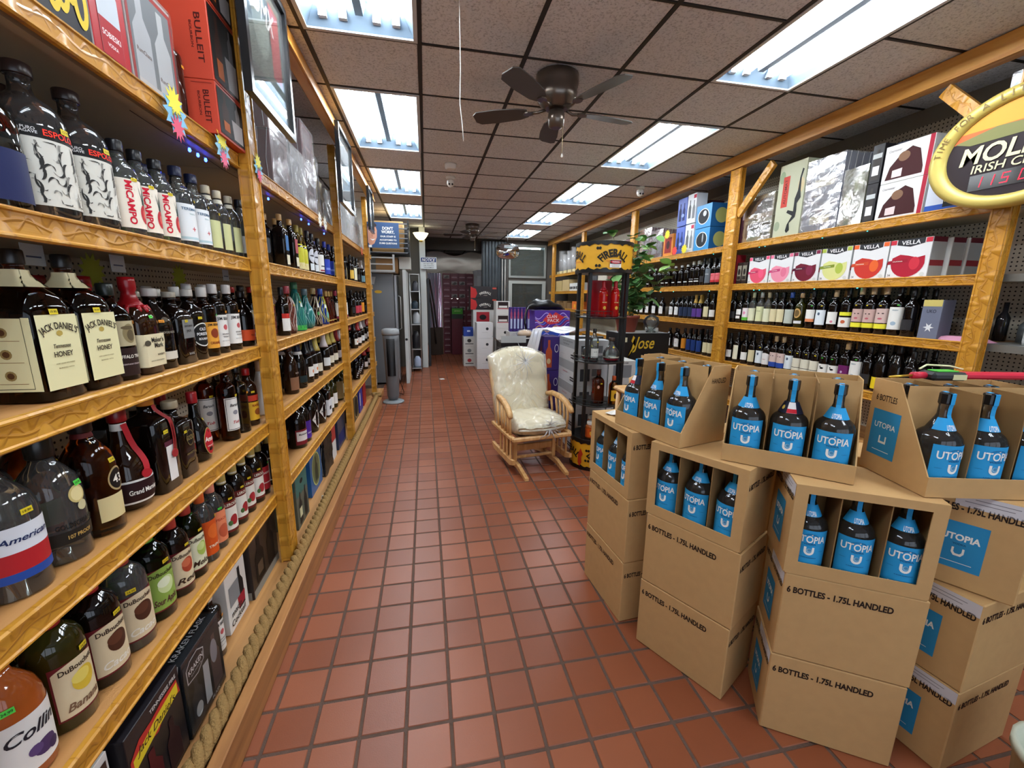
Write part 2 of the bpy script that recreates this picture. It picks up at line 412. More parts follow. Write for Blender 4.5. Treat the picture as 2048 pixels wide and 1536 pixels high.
# ------------------------------------------------------------------ bottles
SH = {  # outline: (radius, height) as shares of the bottle's own
 'wine': [(.9, 0), (1, .015), (1, .6), (.93, .66), (.62, .72), (.42, .77), (.37, .82), (.36, .93), (.41, .935), (.41, .965), (.38, .97), (.38, 1)],
 'burg': [(.9, 0), (1, .015), (1, .48), (.93, .56), (.7, .67), (.46, .77), (.38, .84), (.37, .93), (.42, .935), (.42, .965), (.38, .97), (.38, 1)],
 'champ': [(.88, 0), (1, .02), (1, .45), (.95, .53), (.75, .64), (.5, .75), (.38, .84), (.36, .9), (.43, .91), (.43, .95), (.4, .96), (.44, 1)],
 'liq': [(.92, 0), (1, .015), (1, .62), (.96, .68), (.8, .74), (.52, .785), (.4, .82), (.38, .88), (.4, .88), (.4, .995), (.37, 1)],
 'tall': [(.93, 0), (1, .012), (1, .68), (.95, .72), (.7, .755), (.44, .78), (.4, .82), (.38, .9), (.42, .9), (.42, .995), (.4, 1)],
 'handle': [(.9, 0), (1, .02), (1, .56), (.97, .62), (.86, .69), (.62, .75), (.38, .8), (.28, .84), (.26, .89), (.3, .9), (.3, .995), (.28, 1)],
 'uto': [(.88, 0), (.98, .015), (1, .03), (1, .505), (.985, .53), (.93, .56), (.84, .588), (.7, .612), (.6, .628), (.31, .75), (.26, .78), (.25, .87), (.27, .88), (.29, .885), (.29, .995), (.27, 1)],
 'espo': [(.9, 0), (1, .02), (1, .6), (.98, .655), (.9, .71), (.72, .76), (.46, .795), (.33, .82), (.29, .86), (.29, .915), (.38, .92), (.38, .985), (.34, 1)],
 'dome': [(.86, 0), (.98, .02), (1, .3), (1, .5), (.96, .58), (.84, .66), (.6, .73), (.4, .78), (.32, .84), (.3, .88), (.4, .885), (.4, .99), (.38, 1)],
 'bulb': [(.6, 0), (.86, .03), (1, .16), (1, .3), (.9, .44), (.68, .54), (.46, .62), (.36, .7), (.32, .8), (.3, .88), (.36, .885), (.36, .99), (.33, 1)],
 'cone': [(.94, 0), (1, .03), (.98, .2), (.84, .4), (.62, .6), (.42, .76), (.3, .86), (.28, .9), (.34, .91), (.34, .99), (.3, 1)],
 'jar': [(.9, 0), (1, .03), (1, .66), (.95, .74), (.8, .8), (.7, .82), (.72, .83), (.72, .98), (.68, 1)],
}
def sq(p):   # rounded-square cross section
    return lambda a: min(1.25, (abs(math.cos(a))**p+abs(math.sin(a))**p)**(-1/p))
G = {'dark': gloss('#0c0706'), 'brown': gloss('#241006', .04), 'amber': glass('#c8701c', 1.36), 'rye': glass('#7a2f0c', 1.36), 'gold': glass('#e6c46a', 1.35), 'clear': sheet('#dde6e4', opac=.05, bump=0., gl=.02, name='clear_glass', fk=1.),
 'white': gloss('#e8e6e2', .12), 'green': glass('#1f7a2a', 1.36), 'lgreen': sheet('#b4cc90', opac=.06, bump=0., gl=.02, name='clear_glass', fk=1.), 'olive': gloss('#2e2c0c', .04), 'red': gloss('#a3120f', .05), 'pink': glass('#e88c86', 1.35),
 'blue': gloss('#15307c', .08), 'teal': gloss('#1f6a66', .15), 'grey': glass('#8f928c', 1.36), 'utopia': sheet('#c4c2b6', opac=.02, bump=0., gl=.02, name='vodka_glass', fk=1.), 'smoke': sheet('#c0a890', opac=.03, bump=0., gl=.02, name='smoke_glass', fk=1.), 'orange': gloss('#a4521f', .06), 'purple': gloss('#3c1a66', .08), 'sgreen': gloss('#2c5a3a', .2), 'yel': sheet('#d8d28a', opac=.05, bump=0., gl=.02, name='clear_glass', fk=1.)}
# name, shape, r, h, glass, cap colour, cap start, section, words, print
D = {}
def d(key, name, shape, r, h, g, cap, cz, words, ops, sect=None, capr=1.): D[key] = (name, shape, r, h, g, cap, cz, words, ops, sect, capr)
L = lambda z0, z1, a, c: ('L', z0, z1, a, c)
T = lambda s, z, h, c, t=0, w=None, sh=0: ('T', s, z, h, c, t, w, sh)
E_ = lambda z, t, rz, rt, c: ('E', z, t, rz, rt, c)
CRM, WHT, BLK, RED = '#e6dfae', '#e9e8e2', '#141212', '#b3242a'
lq = 'liquor_bottle'; wb = 'wine_bottle'
d('bigdark', lq, 'handle', .066, .30, 'grey', '#15161a', .87, 'large grey glass bottle with dark blue label', [L(.08, .42, 60, '#1d2552')])
d('espolon', lq, 'espo', .066, .345, 'smoke', '#2a1c1a', .918, 'large tequila bottle with black and white engraved label', [L(.1, .52, 72, '#d9d7cd'), L(.52, .6, 76, BLK), T('ESPOLON', .56, .013, '#ff3b2b', 12), T('PURO', .57, .006, '#ddd', -42), T('AGAVE', .55, .006, '#ddd', -42)]+[('K', 46, -62, 62, .12, .5, '#2c2b2a')])
d('micampo', lq, 'liq', .044, .27, 'lgreen', '#17171c', .88, 'tequila bottle with pineapple and red agave heart label', [L(.1, .6, 70, '#efe6d6'), ('V', 'MiCAMPO', .36, .016, '#c8102e', -22, .12), E_(.26, 30, .1, 22, '#b8202c'), E_(.26, 30, .05, 9, '#e56a5c')]+[('P', .36, 30, .2, a, '#2c4a48') for a in (-60, -40, -20, 0, 20, 40, 60)])
d('teremana', lq, 'tall', .045, .285, 'clear', '#222a4a', .88, 'clear tequila bottle with white label and small red cross', [L(.1, .55, 62, '#e9edf0'), T('TEREMANA', .49, .009, '#4a6a86', 0, .07), T('TEQUILA', .43, .004, '#8aa'), E_(.25, 0, .03, 3, '#c86a70'), E_(.25, 0, .008, 10, '#c86a70'), L(.12, .15, 60, '#b9d3dc')])
d('hornito', lq, 'liq', .038, .27, 'yel', '#d8ccaa', .88, 'pale yellow tequila bottle with green side writing', [L(.1, .5, 40, '#cfd29a'), ('V', 'HORNITOS', .34, .01, '#1f7a4a', 50, .1), L(.8, .86, 170, '#e8e2c8')])
d('silverteq', lq, 'liq', .038, .28, 'clear', '#1c1c1c', .88, 'clear tequila bottle with dark cap and grey label', [L(.12, .4, 60, '#c9cbc6'), T('SILVER', .3, .007, '#555')])
S4 = sq(7)
d('honey', lq, 'handle', .059, .335, 'rye', '#14100e', .9, 'square amber whiskey bottle with cream honey label', [L(.08, .58, 51, CRM), ('AT', "JACK DANIEL'S", .5, .015, '#2a2118', .09, .1), E_(.455, 0, .02, 8, '#b59c4a'), T('Tennessee', .37, .009, '#3a3022', 0, .045, .3), T('HONEY', .315, .012, '#3a3022', 0, .05), T('HONEY LIQUEUR WITH WHISKEY', .25, .003, '#8a7d50', 0, .05), T('BLENDED WITH', .22, .003, '#8a7d50', 0, .04), ('S', .12, .52, '#2a2118'), ('L', .76, .87, 180, '#e8dfb4')], S4)
d('buffalo', lq, 'liq', .045, .27, 'rye', '#1d2622', .87, 'bourbon bottle with cream oval buffalo picture', [L(.05, .34, 62, '#2a1714'), T('BUFFALO TRACE', .25, .009, '#efe9dc', 0, .075), T('KENTUCKY STRAIGHT', .17, .004, '#cbb', 0, .05), L(.36, .62, 58, '#b9ad8a'), E_(.49, 5, .1, 24, '#8a7c58'), E_(.47, 8, .06, 14, '#5d5038'), E_(.55, 0, .02, 22, '#5d5038')])
d('maker', lq, 'dome', .050, .29, 'brown', '#a3141d', .70, 'bourbon bottle dipped in dripping red wax', [L(.08, .42, 76, '#ded3ae'), T("Maker's", .36, .014, '#1c1712', 14, .055), T('Mark', .3, .014, '#1c1712', 18, .04), T('WHISKY', .2, .006, '#1c1712', 22), E_(.33, -38, .03, 16, '#4a4436'), T('KENTUCKY STRAIGHT BOURBON', .14, .003, '#4a4436', 0, .06)], sq(4), 1.25)
d('woodford', lq, 'dome', .05, .26, 'dark', '#cfcfca', .9, 'black bourbon flask with clear stopper and low cream strip', [T('WOODFORD RESERVE', .46, .007, '#8c8578', 0, .06), L(.12, .22, 66, '#d6cfc0'), E_(.62, 0, .03, 14, '#4a4034')])
d('gentle', lq, 'liq', .048, .25, 'dark', '#b9b4a4', .92, 'square black whiskey bottle with grey badge', [L(.36, .62, 38, '#7c7d7c'), T('GENTLEMAN', .53, .006, '#1a1a1a', 0, .045), T('JACK', .46, .008, '#1a1a1a'), T('RARE', .14, .008, '#888', 0, .03)], S4)
d('forester', lq, 'liq', .045, .26, 'dark', '#d8d5cc', .9, 'bourbon bottle with round white and black seal', [E_(.36, 0, .17, 52, '#e2e0d8'), E_(.36, 0, .155, 47, '#161616'), T('OLD', .44, .01, '#eee'), T('FORESTER', .37, .01, '#eee', 0, .05), T('BOURBON', .3, .008, '#eee', 0, .04)])
d('jbpeach', lq, 'tall', .04, .27, 'rye', '#e8e6e0', .86, 'bourbon bottle with orange peach label', [L(.12, .5, 66, '#e8a23a'), T('JIM BEAM', .46, .009, '#2a1c12', 0, .05), E_(.34, 0, .07, 24, '#8a3a1c'), T('ORANGE', .2, .01, '#7a1a12', 0, .045)])
d('jbwhite', lq, 'tall', .04, .285, 'dark', '#e8e6e2', .86, 'bourbon bottle with white cap and white label', [L(.1, .56, 70, '#e9e7e2'), T('JIM BEAM', .5, .012, '#23252a', 0, .06), E_(.38, 0, .04, 14, '#c05a5e'), T('BOURBON', .28, .005, '#444'), T('WHISKEY', .24, .005, '#444'), T('KENTUCKY STRAIGHT', .18, .003, '#666', 0, .04)])
d('orangeband', lq, 'dome', .045, .26, 'dark', '#241c18', .88, 'dark whiskey bottle with low bright orange band', [L(.1, .3, 76, '#e0562a'), T('PEACH', .2, .007, '#7a2a14')])
d('soco', lq, 'tall', .04, .28, 'dark', '#b3241c', .9, 'dark bottle with white SOUTHERN COMFORT label', [L(.34, .6, 62, '#e6e4da'), T('SOUTHERN', .53, .011, '#14181a', 0, .06), T('COMFORT', .45, .011, '#14181a', 0, .06), L(.12, .2, 62, '#ddd9cf'), L(.2, .23, 62, '#b8202c')])
d('darkliq', lq, 'liq', .04, .29, 'dark', '#17171a', .88, 'plain black spirit bottle with small grey print', [T('RESERVE', .45, .007, '#5a5a58')])
d('rum', lq, 'handle', .060, .31, 'clear', '#c9c9c4', .88, 'big clear handled bottle with slanting red and blue label', [L(.2, .34, 60, '#b3242a'), L(.34, .52, 60, '#dfe3ea'), L(.14, .2, 60, '#274a9a'), T('American', .43, .013, '#23305a', 0, .09, .3)])
d('gold107', lq, 'dome', .058, .31, 'clear', '#15130f', .82, 'clear schnapps bottle with gold medallion', [E_(.52, 14, .07, 20, '#d3bf7c'), E_(.52, 14, .055, 15, '#eadb9f'), T('GOLDSCHLAGER', .3, .012, '#171512', 4, .085), L(.16, .26, 60, '#241f1a'), T('107 PROOF', .21, .009, '#c9a45a', 4, .05), E_(.42, 20, .04, 12, '#cfc89c')])
d('lic43', lq, 'dome', .056, .33, 'amber', '#1d120e', .84, 'amber liqueur bottle with round black 43 badge', [E_(.44, 22, .1, 28, '#b39a6a'), E_(.44, 22, .085, 24, '#171311'), T('43', .44, .022, '#f0ecdf', 22), L(.12, .32, 34, '#d9c893'), L(.8, .84, 179, '#5c1a18')])
d('gmarnier', lq, 'bulb', .058, .30, 'brown', '#8c1218', .88, 'squat liqueur bottle with red ribbon and wax seal', [L(.08, .32, 74, '#ecebe6'), L(.1, .3, 64, '#2a1216'), T('Grand Marnier', .2, .014, '#f0eee6', 4, .08), L(.8, .87, 179, '#eceae4'), ('Rb', '#b3222c')])
d('ribbon', lq, 'tall', .052, .33, 'dark', '#d98a2c', .86, 'tall square black bottle with orange cap and red ribbon', [L(.1, .45, 22, '#e4e2de'), L(.45, .5, 28, '#5a2636'), ('Rb', '#9c2a2c')], S4)
d('gozio', lq, 'tall', .045, .27, 'dark', '#b7a88a', .9, 'black bottle with wooden stopper and gold ring print', [E_(.5, 8, .11, 26, '#6a5a36'), E_(.5, 8, .095, 22, '#100b0a'), T('GOZIO', .5, .016, '#8a7648', 8, .045), T('AMARETTO', .3, .007, '#7a683e', 0, .05)], S4, 1.2)
d('amore', lq, 'bulb', .045, .27, 'dark', '#a81c26', .84, 'amaretto bottle with red oval Amore label', [E_(.28, 10, .2, 36, '#b59a5a'), E_(.28, 10, .185, 33, '#b8202c'), T('Amore', .32, .018, '#f2e9dc', 10, .05, .15), T('AMARETTO', .22, .005, '#f0dcc8', 10)])
d('tallwhite', lq, 'tall', .036, .33, 'rye', '#191919', .9, 'tall slim bottle with black framed white label', [L(.14, .58, 62, '#e6e4de'), L(.15, .57, 56, '#1c1c1e'), L(.158, .562, 53, '#e6e4de'), T('Baruch', .48, .012, '#26262a', 0, .04, .3), T('Tob', .25, .012, '#b3242a', 0, .03, .3), E_(.38, 0, .03, 18, '#8a8a92')])
d('darktall', lq, 'tall', .036, .31, 'grey', '#1c1c1e', .9, 'slim smoke-grey glass bottle without label', [])
d('kahlua', lq, 'liq', .040, .28, 'brown', '#a81c1c', .88, 'brown coffee liqueur bottle with yellow label', [L(.1, .42, 70, '#d9a82c'), T('KAHLUA', .36, .012, '#8a1c14', 0, .05), E_(.24, 0, .06, 26, '#8a4a1c'), L(.44, .54, 60, '#c6402c')])
d('jpchenet', lq, 'cone', .048, .29, 'white', '#c9a07c', .8, 'white glossy sparkling wine bottle with copper neck', [T('Maison', .2, .007, '#8a7a5a', 10, .03, .3), L(.1, .115, 22, '#6a5c46')])
d('cellini', lq, 'dome', .058, .31, 'orange', '#1f1f28', .84, 'brown cream liqueur bottle with white script label', [L(.08, .5, 80, '#e6e4e0'), T('Collin', .38, .026, '#26242c', 8, .09, .35), E_(.2, 20, .06, 22, '#4a3560'), E_(.16, 36, .04, 12, '#3a2a50'), E_(.22, 2, .04, 12, '#5d4676')])
def bouch(key, g, cap, fruit, fc, fc2, words, lab='#dccba6', txt='#3a2418'):
    d(key, lq, 'liq', .056 if 'red' not in key and key != 'pear' else .046, .32 if 'red' not in key and key != 'pear' else .30, g, cap, .8, words,
      [L(.1, .55, 54, '#6a1c22'), ('A', .115, .5, 50, lab), T('DuBouchett', .49, .013, '#33221a', 0, .075), E_(.36, 6, .09, 26, fc), E_(.39, 0, .05, 20, fc2), T(fruit, .19, .02, '#efe9dc' if txt == 'w' else txt, 0, .07, .3)])
bouch('banana', 'olive', '#9c2424', 'Banana', '#d8b83c', '#e8d468', 'cordial bottle with red cap and yellow banana label', txt='#7a5a44')
bouch('cacao', 'dark', '#9c2424', 'Cacao', '#4a2a1c', '#5f3826', 'black cordial bottle with red cap and cocoa pod label', txt='w')
bouch('cacaogreen', 'lgreen', '#9c3a2c', 'Cacao', '#4a2a1c', '#5f3826', 'pale green cordial bottle with cocoa pod label', txt='w')
bouch('apple', 'green', '#6aa83a', 'Sour Apple', '#cfe0a0', '#e6efcc', 'bright green cordial bottle with sour apple label', '#8fae4e', '#5a2230')
bouch('redapple', 'dark', '#a8382c', 'Red', '#a8442c', '#c86a4a', 'dark cordial bottle with red apple label')
bouch('pear', 'green', '#a8382c', 'Melon', '#a8c05a', '#c8d88a', 'dark green cordial bottle with pale melon label', '#e2e2c0')
d('triple', lq, 'liq', .042, .29, 'clear', '#d2602a', .82, 'clear bottle with orange cap and orange TRIPLE SEC label', [L(.1, .58, 58, '#d2541c'), T('TRIPLE', .22, .01, '#f0dcc0', 0, .05), E_(.42, 0, .1, 30, '#e06a2a')])
d('peach', lq, 'liq', .042, .29, 'clear', '#dd8a72', .82, 'clear bottle with salmon cap and peach label', [L(.1, .56, 58, '#e88a62'), E_(.26, 6, .1, 30, '#c05a3c'), T('PEACH', .44, .01, '#b84a30')])
d('liq1', lq, 'liq', .042, .29, 'dark', '#a8924e', .8, 'dark cordial bottle with gold neck and fruit label', [L(.08, .56, 58, '#6a241e'), L(.12, .46, 52, '#e4e0d4'), T('LEROUX', .51, .012, '#e8e2d0', 0, .055), E_(.26, 4, .08, 24, '#a02a30'), E_(.22, -20, .04, 12, '#4a6a3a'), L(.82, .87, 179, '#d8d4c4')])
d('liqred', lq, 'liq', .042, .28, 'dark', '#a8924e', .82, 'dark cordial bottle with bright red label', [L(.1, .54, 62, '#b02a30'), T('CHERRY', .42, .01, '#f0dcd0', 0, .05), L(.22, .24, 56, '#e6c8c0')])
d('liqoval', lq, 'liq', .042, .28, 'dark', '#9a8648', .82, 'dark bottle with white framed black oval label', [L(.1, .56, 56, '#dcd8cc'), L(.12, .54, 50, '#241c1a'), E_(.33, 0, .16, 40, '#a89c7c'), E_(.33, 0, .14, 35, '#1c1614')])
d('barrelblue', wb, 'tall', .036, .32, 'dark', '#c8a060', .88, 'square black bottle with blue picture and cream tag', [L(.34, .62, 40, '#3a6aa0'), L(.08, .26, 40, '#dcd6bc')], S4)
d('barrelred', wb, 'tall', .036, .32, 'dark', '#c8a060', .88, 'square black bottle with red picture and cream tag', [L(.34, .62, 40, '#a84a52'), L(.08, .26, 40, '#dcd6bc')], S4)
d('netwine', wb, 'burg', .038, .31, 'dark', '#9a8a3c', .84, 'dark wine bottle in gold wire net with yellow label', [L(.1, .6, 48, '#c4c23a'), L(.06, .2, 48, '#d8cf9a'), ('W', '#c9b26a')])
d('circlew', wb, 'wine', .037, .31, 'dark', '#1a1a1c', .84, 'dark wine bottle with round pale clock label', [E_(.42, 0, .17, 50, '#c9ccd4'), E_(.42, 0, .02, 40, '#3a3a40'), L(.08, .24, 40, '#d4dce2')])
def wine(key, words, g='dark', cap='#17171a', r=.037, h=.30, lab=WHT, z=(.12, .44), a=66, ops=(), shape='wine', cz=.83): d(key, wb, shape, r, h, g, cap, cz, words, [L(z[0], z[1], a, lab)]+list(ops))
wine('whitelab', 'dark wine bottle with large pale label and red foot', r=.04, z=(.1, .56), ops=[L(.12, .16, 40, '#8a2a3a'), L(.24, .27, 30, '#333')])
wine('bluelab', 'wine bottle with bright blue cap and label', cap='#2438a8', r=.038, lab='#2f48b8', z=(.08, .5), ops=[L(.2, .26, 50, '#7a90e0')])
wine('olive', 'dark wine bottle with olive label', lab='#8a8248', z=(.1, .5)); d('dark', wb, 'wine', .038, .31, 'dark', '#141416', .84, 'plain dark wine bottle with faint label', [L(.14, .36, 50, '#2c2a2c')])
wine('redwhite', 'spirit bottle with red band over white label', h=.29, z=(.1, .36), ops=[L(.36, .46, 66, '#c03028')])
d('pinkdeco', lq, 'dome', .045, .30, 'pink', '#b8505a', .84, 'ornate pink glass decanter with silver scrollwork', [('Z', '#b8a8a0')])
d('dragon', lq, 'cone', .062, .33, 'teal', '#3c7a5a', .86, 'dark green sculpted decanter with scrolls', [('Z', '#4a9a82'), L(.02, .12, 179, '#3fae4a'), L(.5, .6, 16, '#e2e6e2')])
d('teal', lq, 'bulb', .058, .29, 'teal', '#55707a', .84, 'teal sculpted decanter with plait pattern', [('Z', '#7ab0b4')])
d('floral', lq, 'cone', .055, .30, 'grey', '#a89464', .84, 'frosted decanter painted with red flowers', [('Z', '#c9b8a0'), L(.5, .68, 16, '#dce4e0'), E_(.44, 20, .05, 14, '#b8303c'), E_(.34, -20, .05, 14, '#4a8a4a')])
d('bluepaint', lq, 'cone', .058, .30, 'blue', '#3a5ac0', .84, 'blue painted decanter with yellow loops', [('Z', '#d6d84a'), E_(.26, 20, .1, 30, '#1f8aa8'), L(.46, .56, 22, '#d8e4f0')])
d('pinkbot', wb, 'cone', .035, .28, 'pink', '#c8a45a', .84, 'slim pink glass bottle with gold trim', [L(.08, .11, 170, '#c8a45a')])
wine('whitepink', 'dark wine bottle with pink cap and tall white label', cap='#c84a6a', h=.29, z=(.16, .6), ops=[L(.08, .15, 60, '#8a2a4a')])
d('rose', lq, 'dome', .045, .32, 'brown', '#3a2018', .86, 'dark rose bottle with copper label', [L(.08, .34, 66, '#8a6248'), T('ROSE', .42, .01, '#b8a8a0')])
d('darkbig', wb, 'champ', .048, .33, 'dark', '#1c2238', .76, 'large dark bottle with navy neck', [L(.12, .26, 50, '#1c2a2c'), L(.7, .76, 179, '#dcdcd8')])
wine('spark', 'sparkling wine bottle with black foil and square white label', r=.045, h=.33, z=(.14, .36), a=48, shape='champ', cz=.62, ops=[E_(.25, 6, .04, 14, '#d87a3c')])
wine('champyel', 'sparkling wine bottle with gold foil', cap='#c9b65a', r=.047, h=.325, lab='#d8d2bc', z=(.12, .32), shape='champ', cz=.62)
wine('champwhite', 'sparkling wine bottle with white foil', cap='#dcd6d8', r=.046, h=.32, lab='#d8dcdc', z=(.12, .34), shape='champ', cz=.62)
wine('champred', 'sparkling wine bottle with red foil', cap='#b8383a', r=.046, h=.32, lab='#e0d6d2', z=(.12, .34), shape='champ', cz=.62)
wine('champblue', 'sparkling wine bottle with pale blue label', cap='#d8d8dc', r=.046, h=.32, lab='#8fc4d8', z=(.1, .36), shape='champ', cz=.66)
d('jug', wb, 'dome', .06, .325, 'dark', '#4a2a7a', .86, 'round dark jug with white and red picture label', [L(.08, .4, 58, '#7a1f28'), L(.16, .36, 52, '#dcd8d6'), T('Manischewitz', .3, .012, '#1c1616', 0, .08)])
d('jugpurple', wb, 'dome', .058, .33, 'dark', '#2a1a3a', .86, 'round dark jug with purple label', [L(.08, .46, 54, '#4c2a90'), T('GRAPE', .2, .01, '#d8c8f0')])
d('diamond', wb, 'dome', .058, .33, 'dark', '#1c1c1c', .86, 'round dark jug with white diamond label', [('Q', .3, .22, 46, '#e2e0da'), T('REUNITE', .3, .012, '#2a2a2a', 0, .06)])
d('whitebox', wb, 'tall', .048, .30, 'dark', '#dcdcdc', .88, 'square dark bottle with white and slate label', [L(.06, .5, 60, '#dfe2e6'), L(.2, .3, 30, '#23262c')], S4)
wine('goldw', 'golden white wine bottle with white label', 'olive', '#a8924a', .04, .31); wine('brownw', 'tan stoneware style wine bottle', 'olive', '#8a7648', .045, .32, '#a08858', (.06, .6), 80); wine('greenw', 'wine bottle with green cap and pale label', 'olive', '#2c7a4a', .04, .31, '#cfdccc')
wine('yellowlab', 'dark wine bottle with yellow label', lab='#d8b24a', h=.31); wine('cream', 'dark wine bottle with tall cream label', lab='#e2dfc4', z=(.1, .56), h=.31, a=50)
wine('orangelab', 'dark wine bottle with orange label', lab='#e0902c', h=.28, z=(.12, .56)); wine('redlab', 'dark wine bottle with red picture label', lab='#b83a4a', h=.28)
d('dotted', wb, 'champ', .045, .32, 'dark', '#1f2440', .7, 'navy sleeved bottle with white spots', [E_(.1+.075*(k % 7), -60+17*k % 130, .02, 7, '#e4e6ee') for k in range(22)])
d('port', wb, 'liq', .040, .26, 'dark', '#c9c9c4', .9, 'short black port bottle with thin white line', [L(.2, .24, 40, '#dcdcd8')]); d('portw', wb, 'liq', .042, .29, 'dark', '#d8d8d2', .86, 'tall port bottle with pale stopper', [L(.18, .22, 50, '#dcdcd8'), L(.28, .3, 50, '#aaa')])
wine('pklab', 'wine bottle with pink and red label', lab='#d86a72', ops=[L(.12, .2, 60, '#b02a30'), T('PKNT', .36, .012, '#c01c2a', 0, .04)]); wine('gray', 'grey labelled wine bottle with white lettering', lab='#5f666c', z=(.1, .62), ops=[T('APOTHIC', .42, .012, '#c8ccd0', 0, .05)])
d('squatw', wb, 'liq', .043, .25, 'dark', '#1a1a1c', .88, 'squat black bottle with arched white label', [('A', .14, .5, 52, '#e4e4e2'), T('TAYLOR', .4, .007, '#8a8a90')]); wine('ww', 'dark wine bottle with two small white labels', h=.27, z=(.3, .5), a=50, ops=[L(.16, .26, 40, WHT)])
wine('bluedark', 'dark blue tinted wine bottle', lab='#23304c', h=.27, z=(.1, .5)); d('goldpurple', wb, 'champ', .037, .28, 'dark', '#c4a04a', .66, 'dark bottle with gold foil and purple label', [L(.1, .44, 60, '#5a3a8a')])
wine('creamlab', 'dark wine bottle with cream paper label', lab='#d9cda4', z=(.12, .5)); wine('smallwhite', 'dark wine bottle with white label', h=.29, z=(.14, .4))
wine('wpink', 'wine bottle with pink and green label', lab='#e6dcdc', z=(.1, .5), ops=[L(.1, .2, 66, '#5cae3c'), E_(.34, 0, .05, 20, '#e090b0')]); wine('gcream', 'pale green wine bottle with cream label', 'yel', '#c8c09a', lab='#d8d8b8', z=(.1, .5))
wine('ycream', 'yellow-green wine bottle with wide cream label', 'yel', '#b8bcb8', .04, .3, '#d4d6a8', (.1, .56), 74, [T('CUPCAKE', .42, .008, '#7a7a5a', 0, .04)]); d('sun', wb, 'wine', .04, .29, 'olive', '#c8a87a', .86, 'wine bottle with round sun window label', [E_(.42, 0, .14, 44, '#c8a060'), E_(.42, 0, .1, 30, '#6a5430'), L(.12, .2, 60, '#dfe4e8')])
wine('clearblue', 'clear wine bottle with pale striped label', 'grey', '#2a52a8', .042, .3, '#b8bfb4', (.1, .5)); wine('worange', 'wine bottle with white over orange label', r=.04, h=.31, z=(.18, .5), ops=[L(.18, .26, 66, '#e08a5a')])
wine('wblue', 'wine bottle with pale blue-white label', r=.04, h=.31, lab='#dde6ec', z=(.12, .5), ops=[E_(.4, 0, .04, 12, '#46586c')]); wine('wpinkc', 'wine bottle with cork stopper and white label', cap='#cdb488', r=.04, h=.31, z=(.16, .46), ops=[E_(.22, 20, .03, 14, '#c87a8a')])
wine('tail', 'wine bottle with white kangaroo label under yellow band', r=.042, h=.33, z=(.1, .32), ops=[L(.36, .44, 66, '#e6e23a'), E_(.22, 0, .04, 20, '#c0603c')])
wine('face', 'wine bottle with smiling face label and yellow band', cap='#cdb488', r=.04, h=.33, lab='#c8a8a0', z=(.24, .52), ops=[L(.12, .22, 66, '#e8e03c'), E_(.42, -14, .012, 8, '#3a2a2a'), E_(.42, 16, .012, 8, '#3a2a2a'), E_(.32, 0, .02, 16, '#b8606a')])
wine('facew', 'large wine bottle with smiling face label and yellow band', cap='#cdb488', r=.042, h=.33, lab='#cfb4ac', z=(.24, .54), a=74, ops=[L(.12, .22, 74, '#e8e03c'), E_(.44, -16, .012, 9, '#3a2a2a'), E_(.44, 18, .012, 9, '#3a2a2a'), E_(.33, 0, .02, 18, '#b8606a')])
wine('tallw', 'tall wine bottle with long white label', r=.042, h=.34, z=(.12, .56), ops=[E_(.24, 0, .04, 20, '#9fb4c4'), T('FRESH', .5, .008, '#5a7a8a')]); d('arch', wb, 'liq', .042, .26, 'dark', '#1a1a1c', .88, 'black bottle with arched white label', [('A', .14, .5, 54, '#e6e4e2'), T('PORT', .32, .008, '#a06a6a')])
wine('bluew', 'wine bottle with deep blue label', lab='#1f3a78', h=.28, z=(.1, .56)); wine('duck', 'dark wine bottle with white label and black duck', r=.04, ops=[E_(.33, 0, .025, 18, BLK), E_(.37, -16, .02, 7, BLK), T('DUCKHORN', .2, .005, '#777')])
wine('purple', 'wine bottle with plain purple label and tan cork', cap='#c8a878', r=.042, h=.32, lab='#6a1c5c', z=(.08, .46), ops=[E_(.3, 0, .03, 10, '#c8a8c8')]); wine('mag', 'wine bottle with magenta cap', cap='#c8287a', r=.038, h=.31)
wine('faceb', 'wine bottle with face label and blue foot', cap='#cdb488', r=.04, h=.31, lab='#d4bcb4', z=(.22, .52), ops=[L(.1, .24, 66, '#2a4aa0'), E_(.42, -14, .012, 8, '#3a2a2a'), E_(.42, 16, .012, 8, '#3a2a2a')]); wine('yellowbot', 'large dark wine bottle with low yellow label', r=.045, h=.34, lab='#e6c81e', z=(.06, .3), a=74, shape='burg')
wine('creamw', 'dark wine bottle with off-white two-part label', r=.04, h=.31, lab='#e0dcc8', z=(.12, .46), ops=[L(.2, .215, 66, '#2a2622')])
UB = '#2a9ad6'
d('utopia', lq, 'uto', .0565, .30, 'utopia', '#0d0e10', .885, 'vodka bottle with bright blue UTOPIA label', [L(.06, .505, 56, UB), T('UTOPIA', .405, .023, '#f2f2ee', 0, .088), T('VODKA', .35, .006, '#1c5a90', 0, .034), ('U', .275, .0), L(.1, .106, 34, '#e8f0f4'), E_(.27, -36, .002, 9, '#1c6a9c'), E_(.27, 36, .002, 9, '#1c6a9c'), T('A PURE EXPERIENCE', .19, .003, '#1c5a90', 0, .045), ('AT', 'HANDCRAFTED', .465, .004, '#1c5a90'), E_(.458, 3, .008, 2.5, '#f2f2ee'), L(.632, .75, 80, UB), T('UTOPIA', .662, .015, '#eef4f6', 0, .046), ('St', UB)])

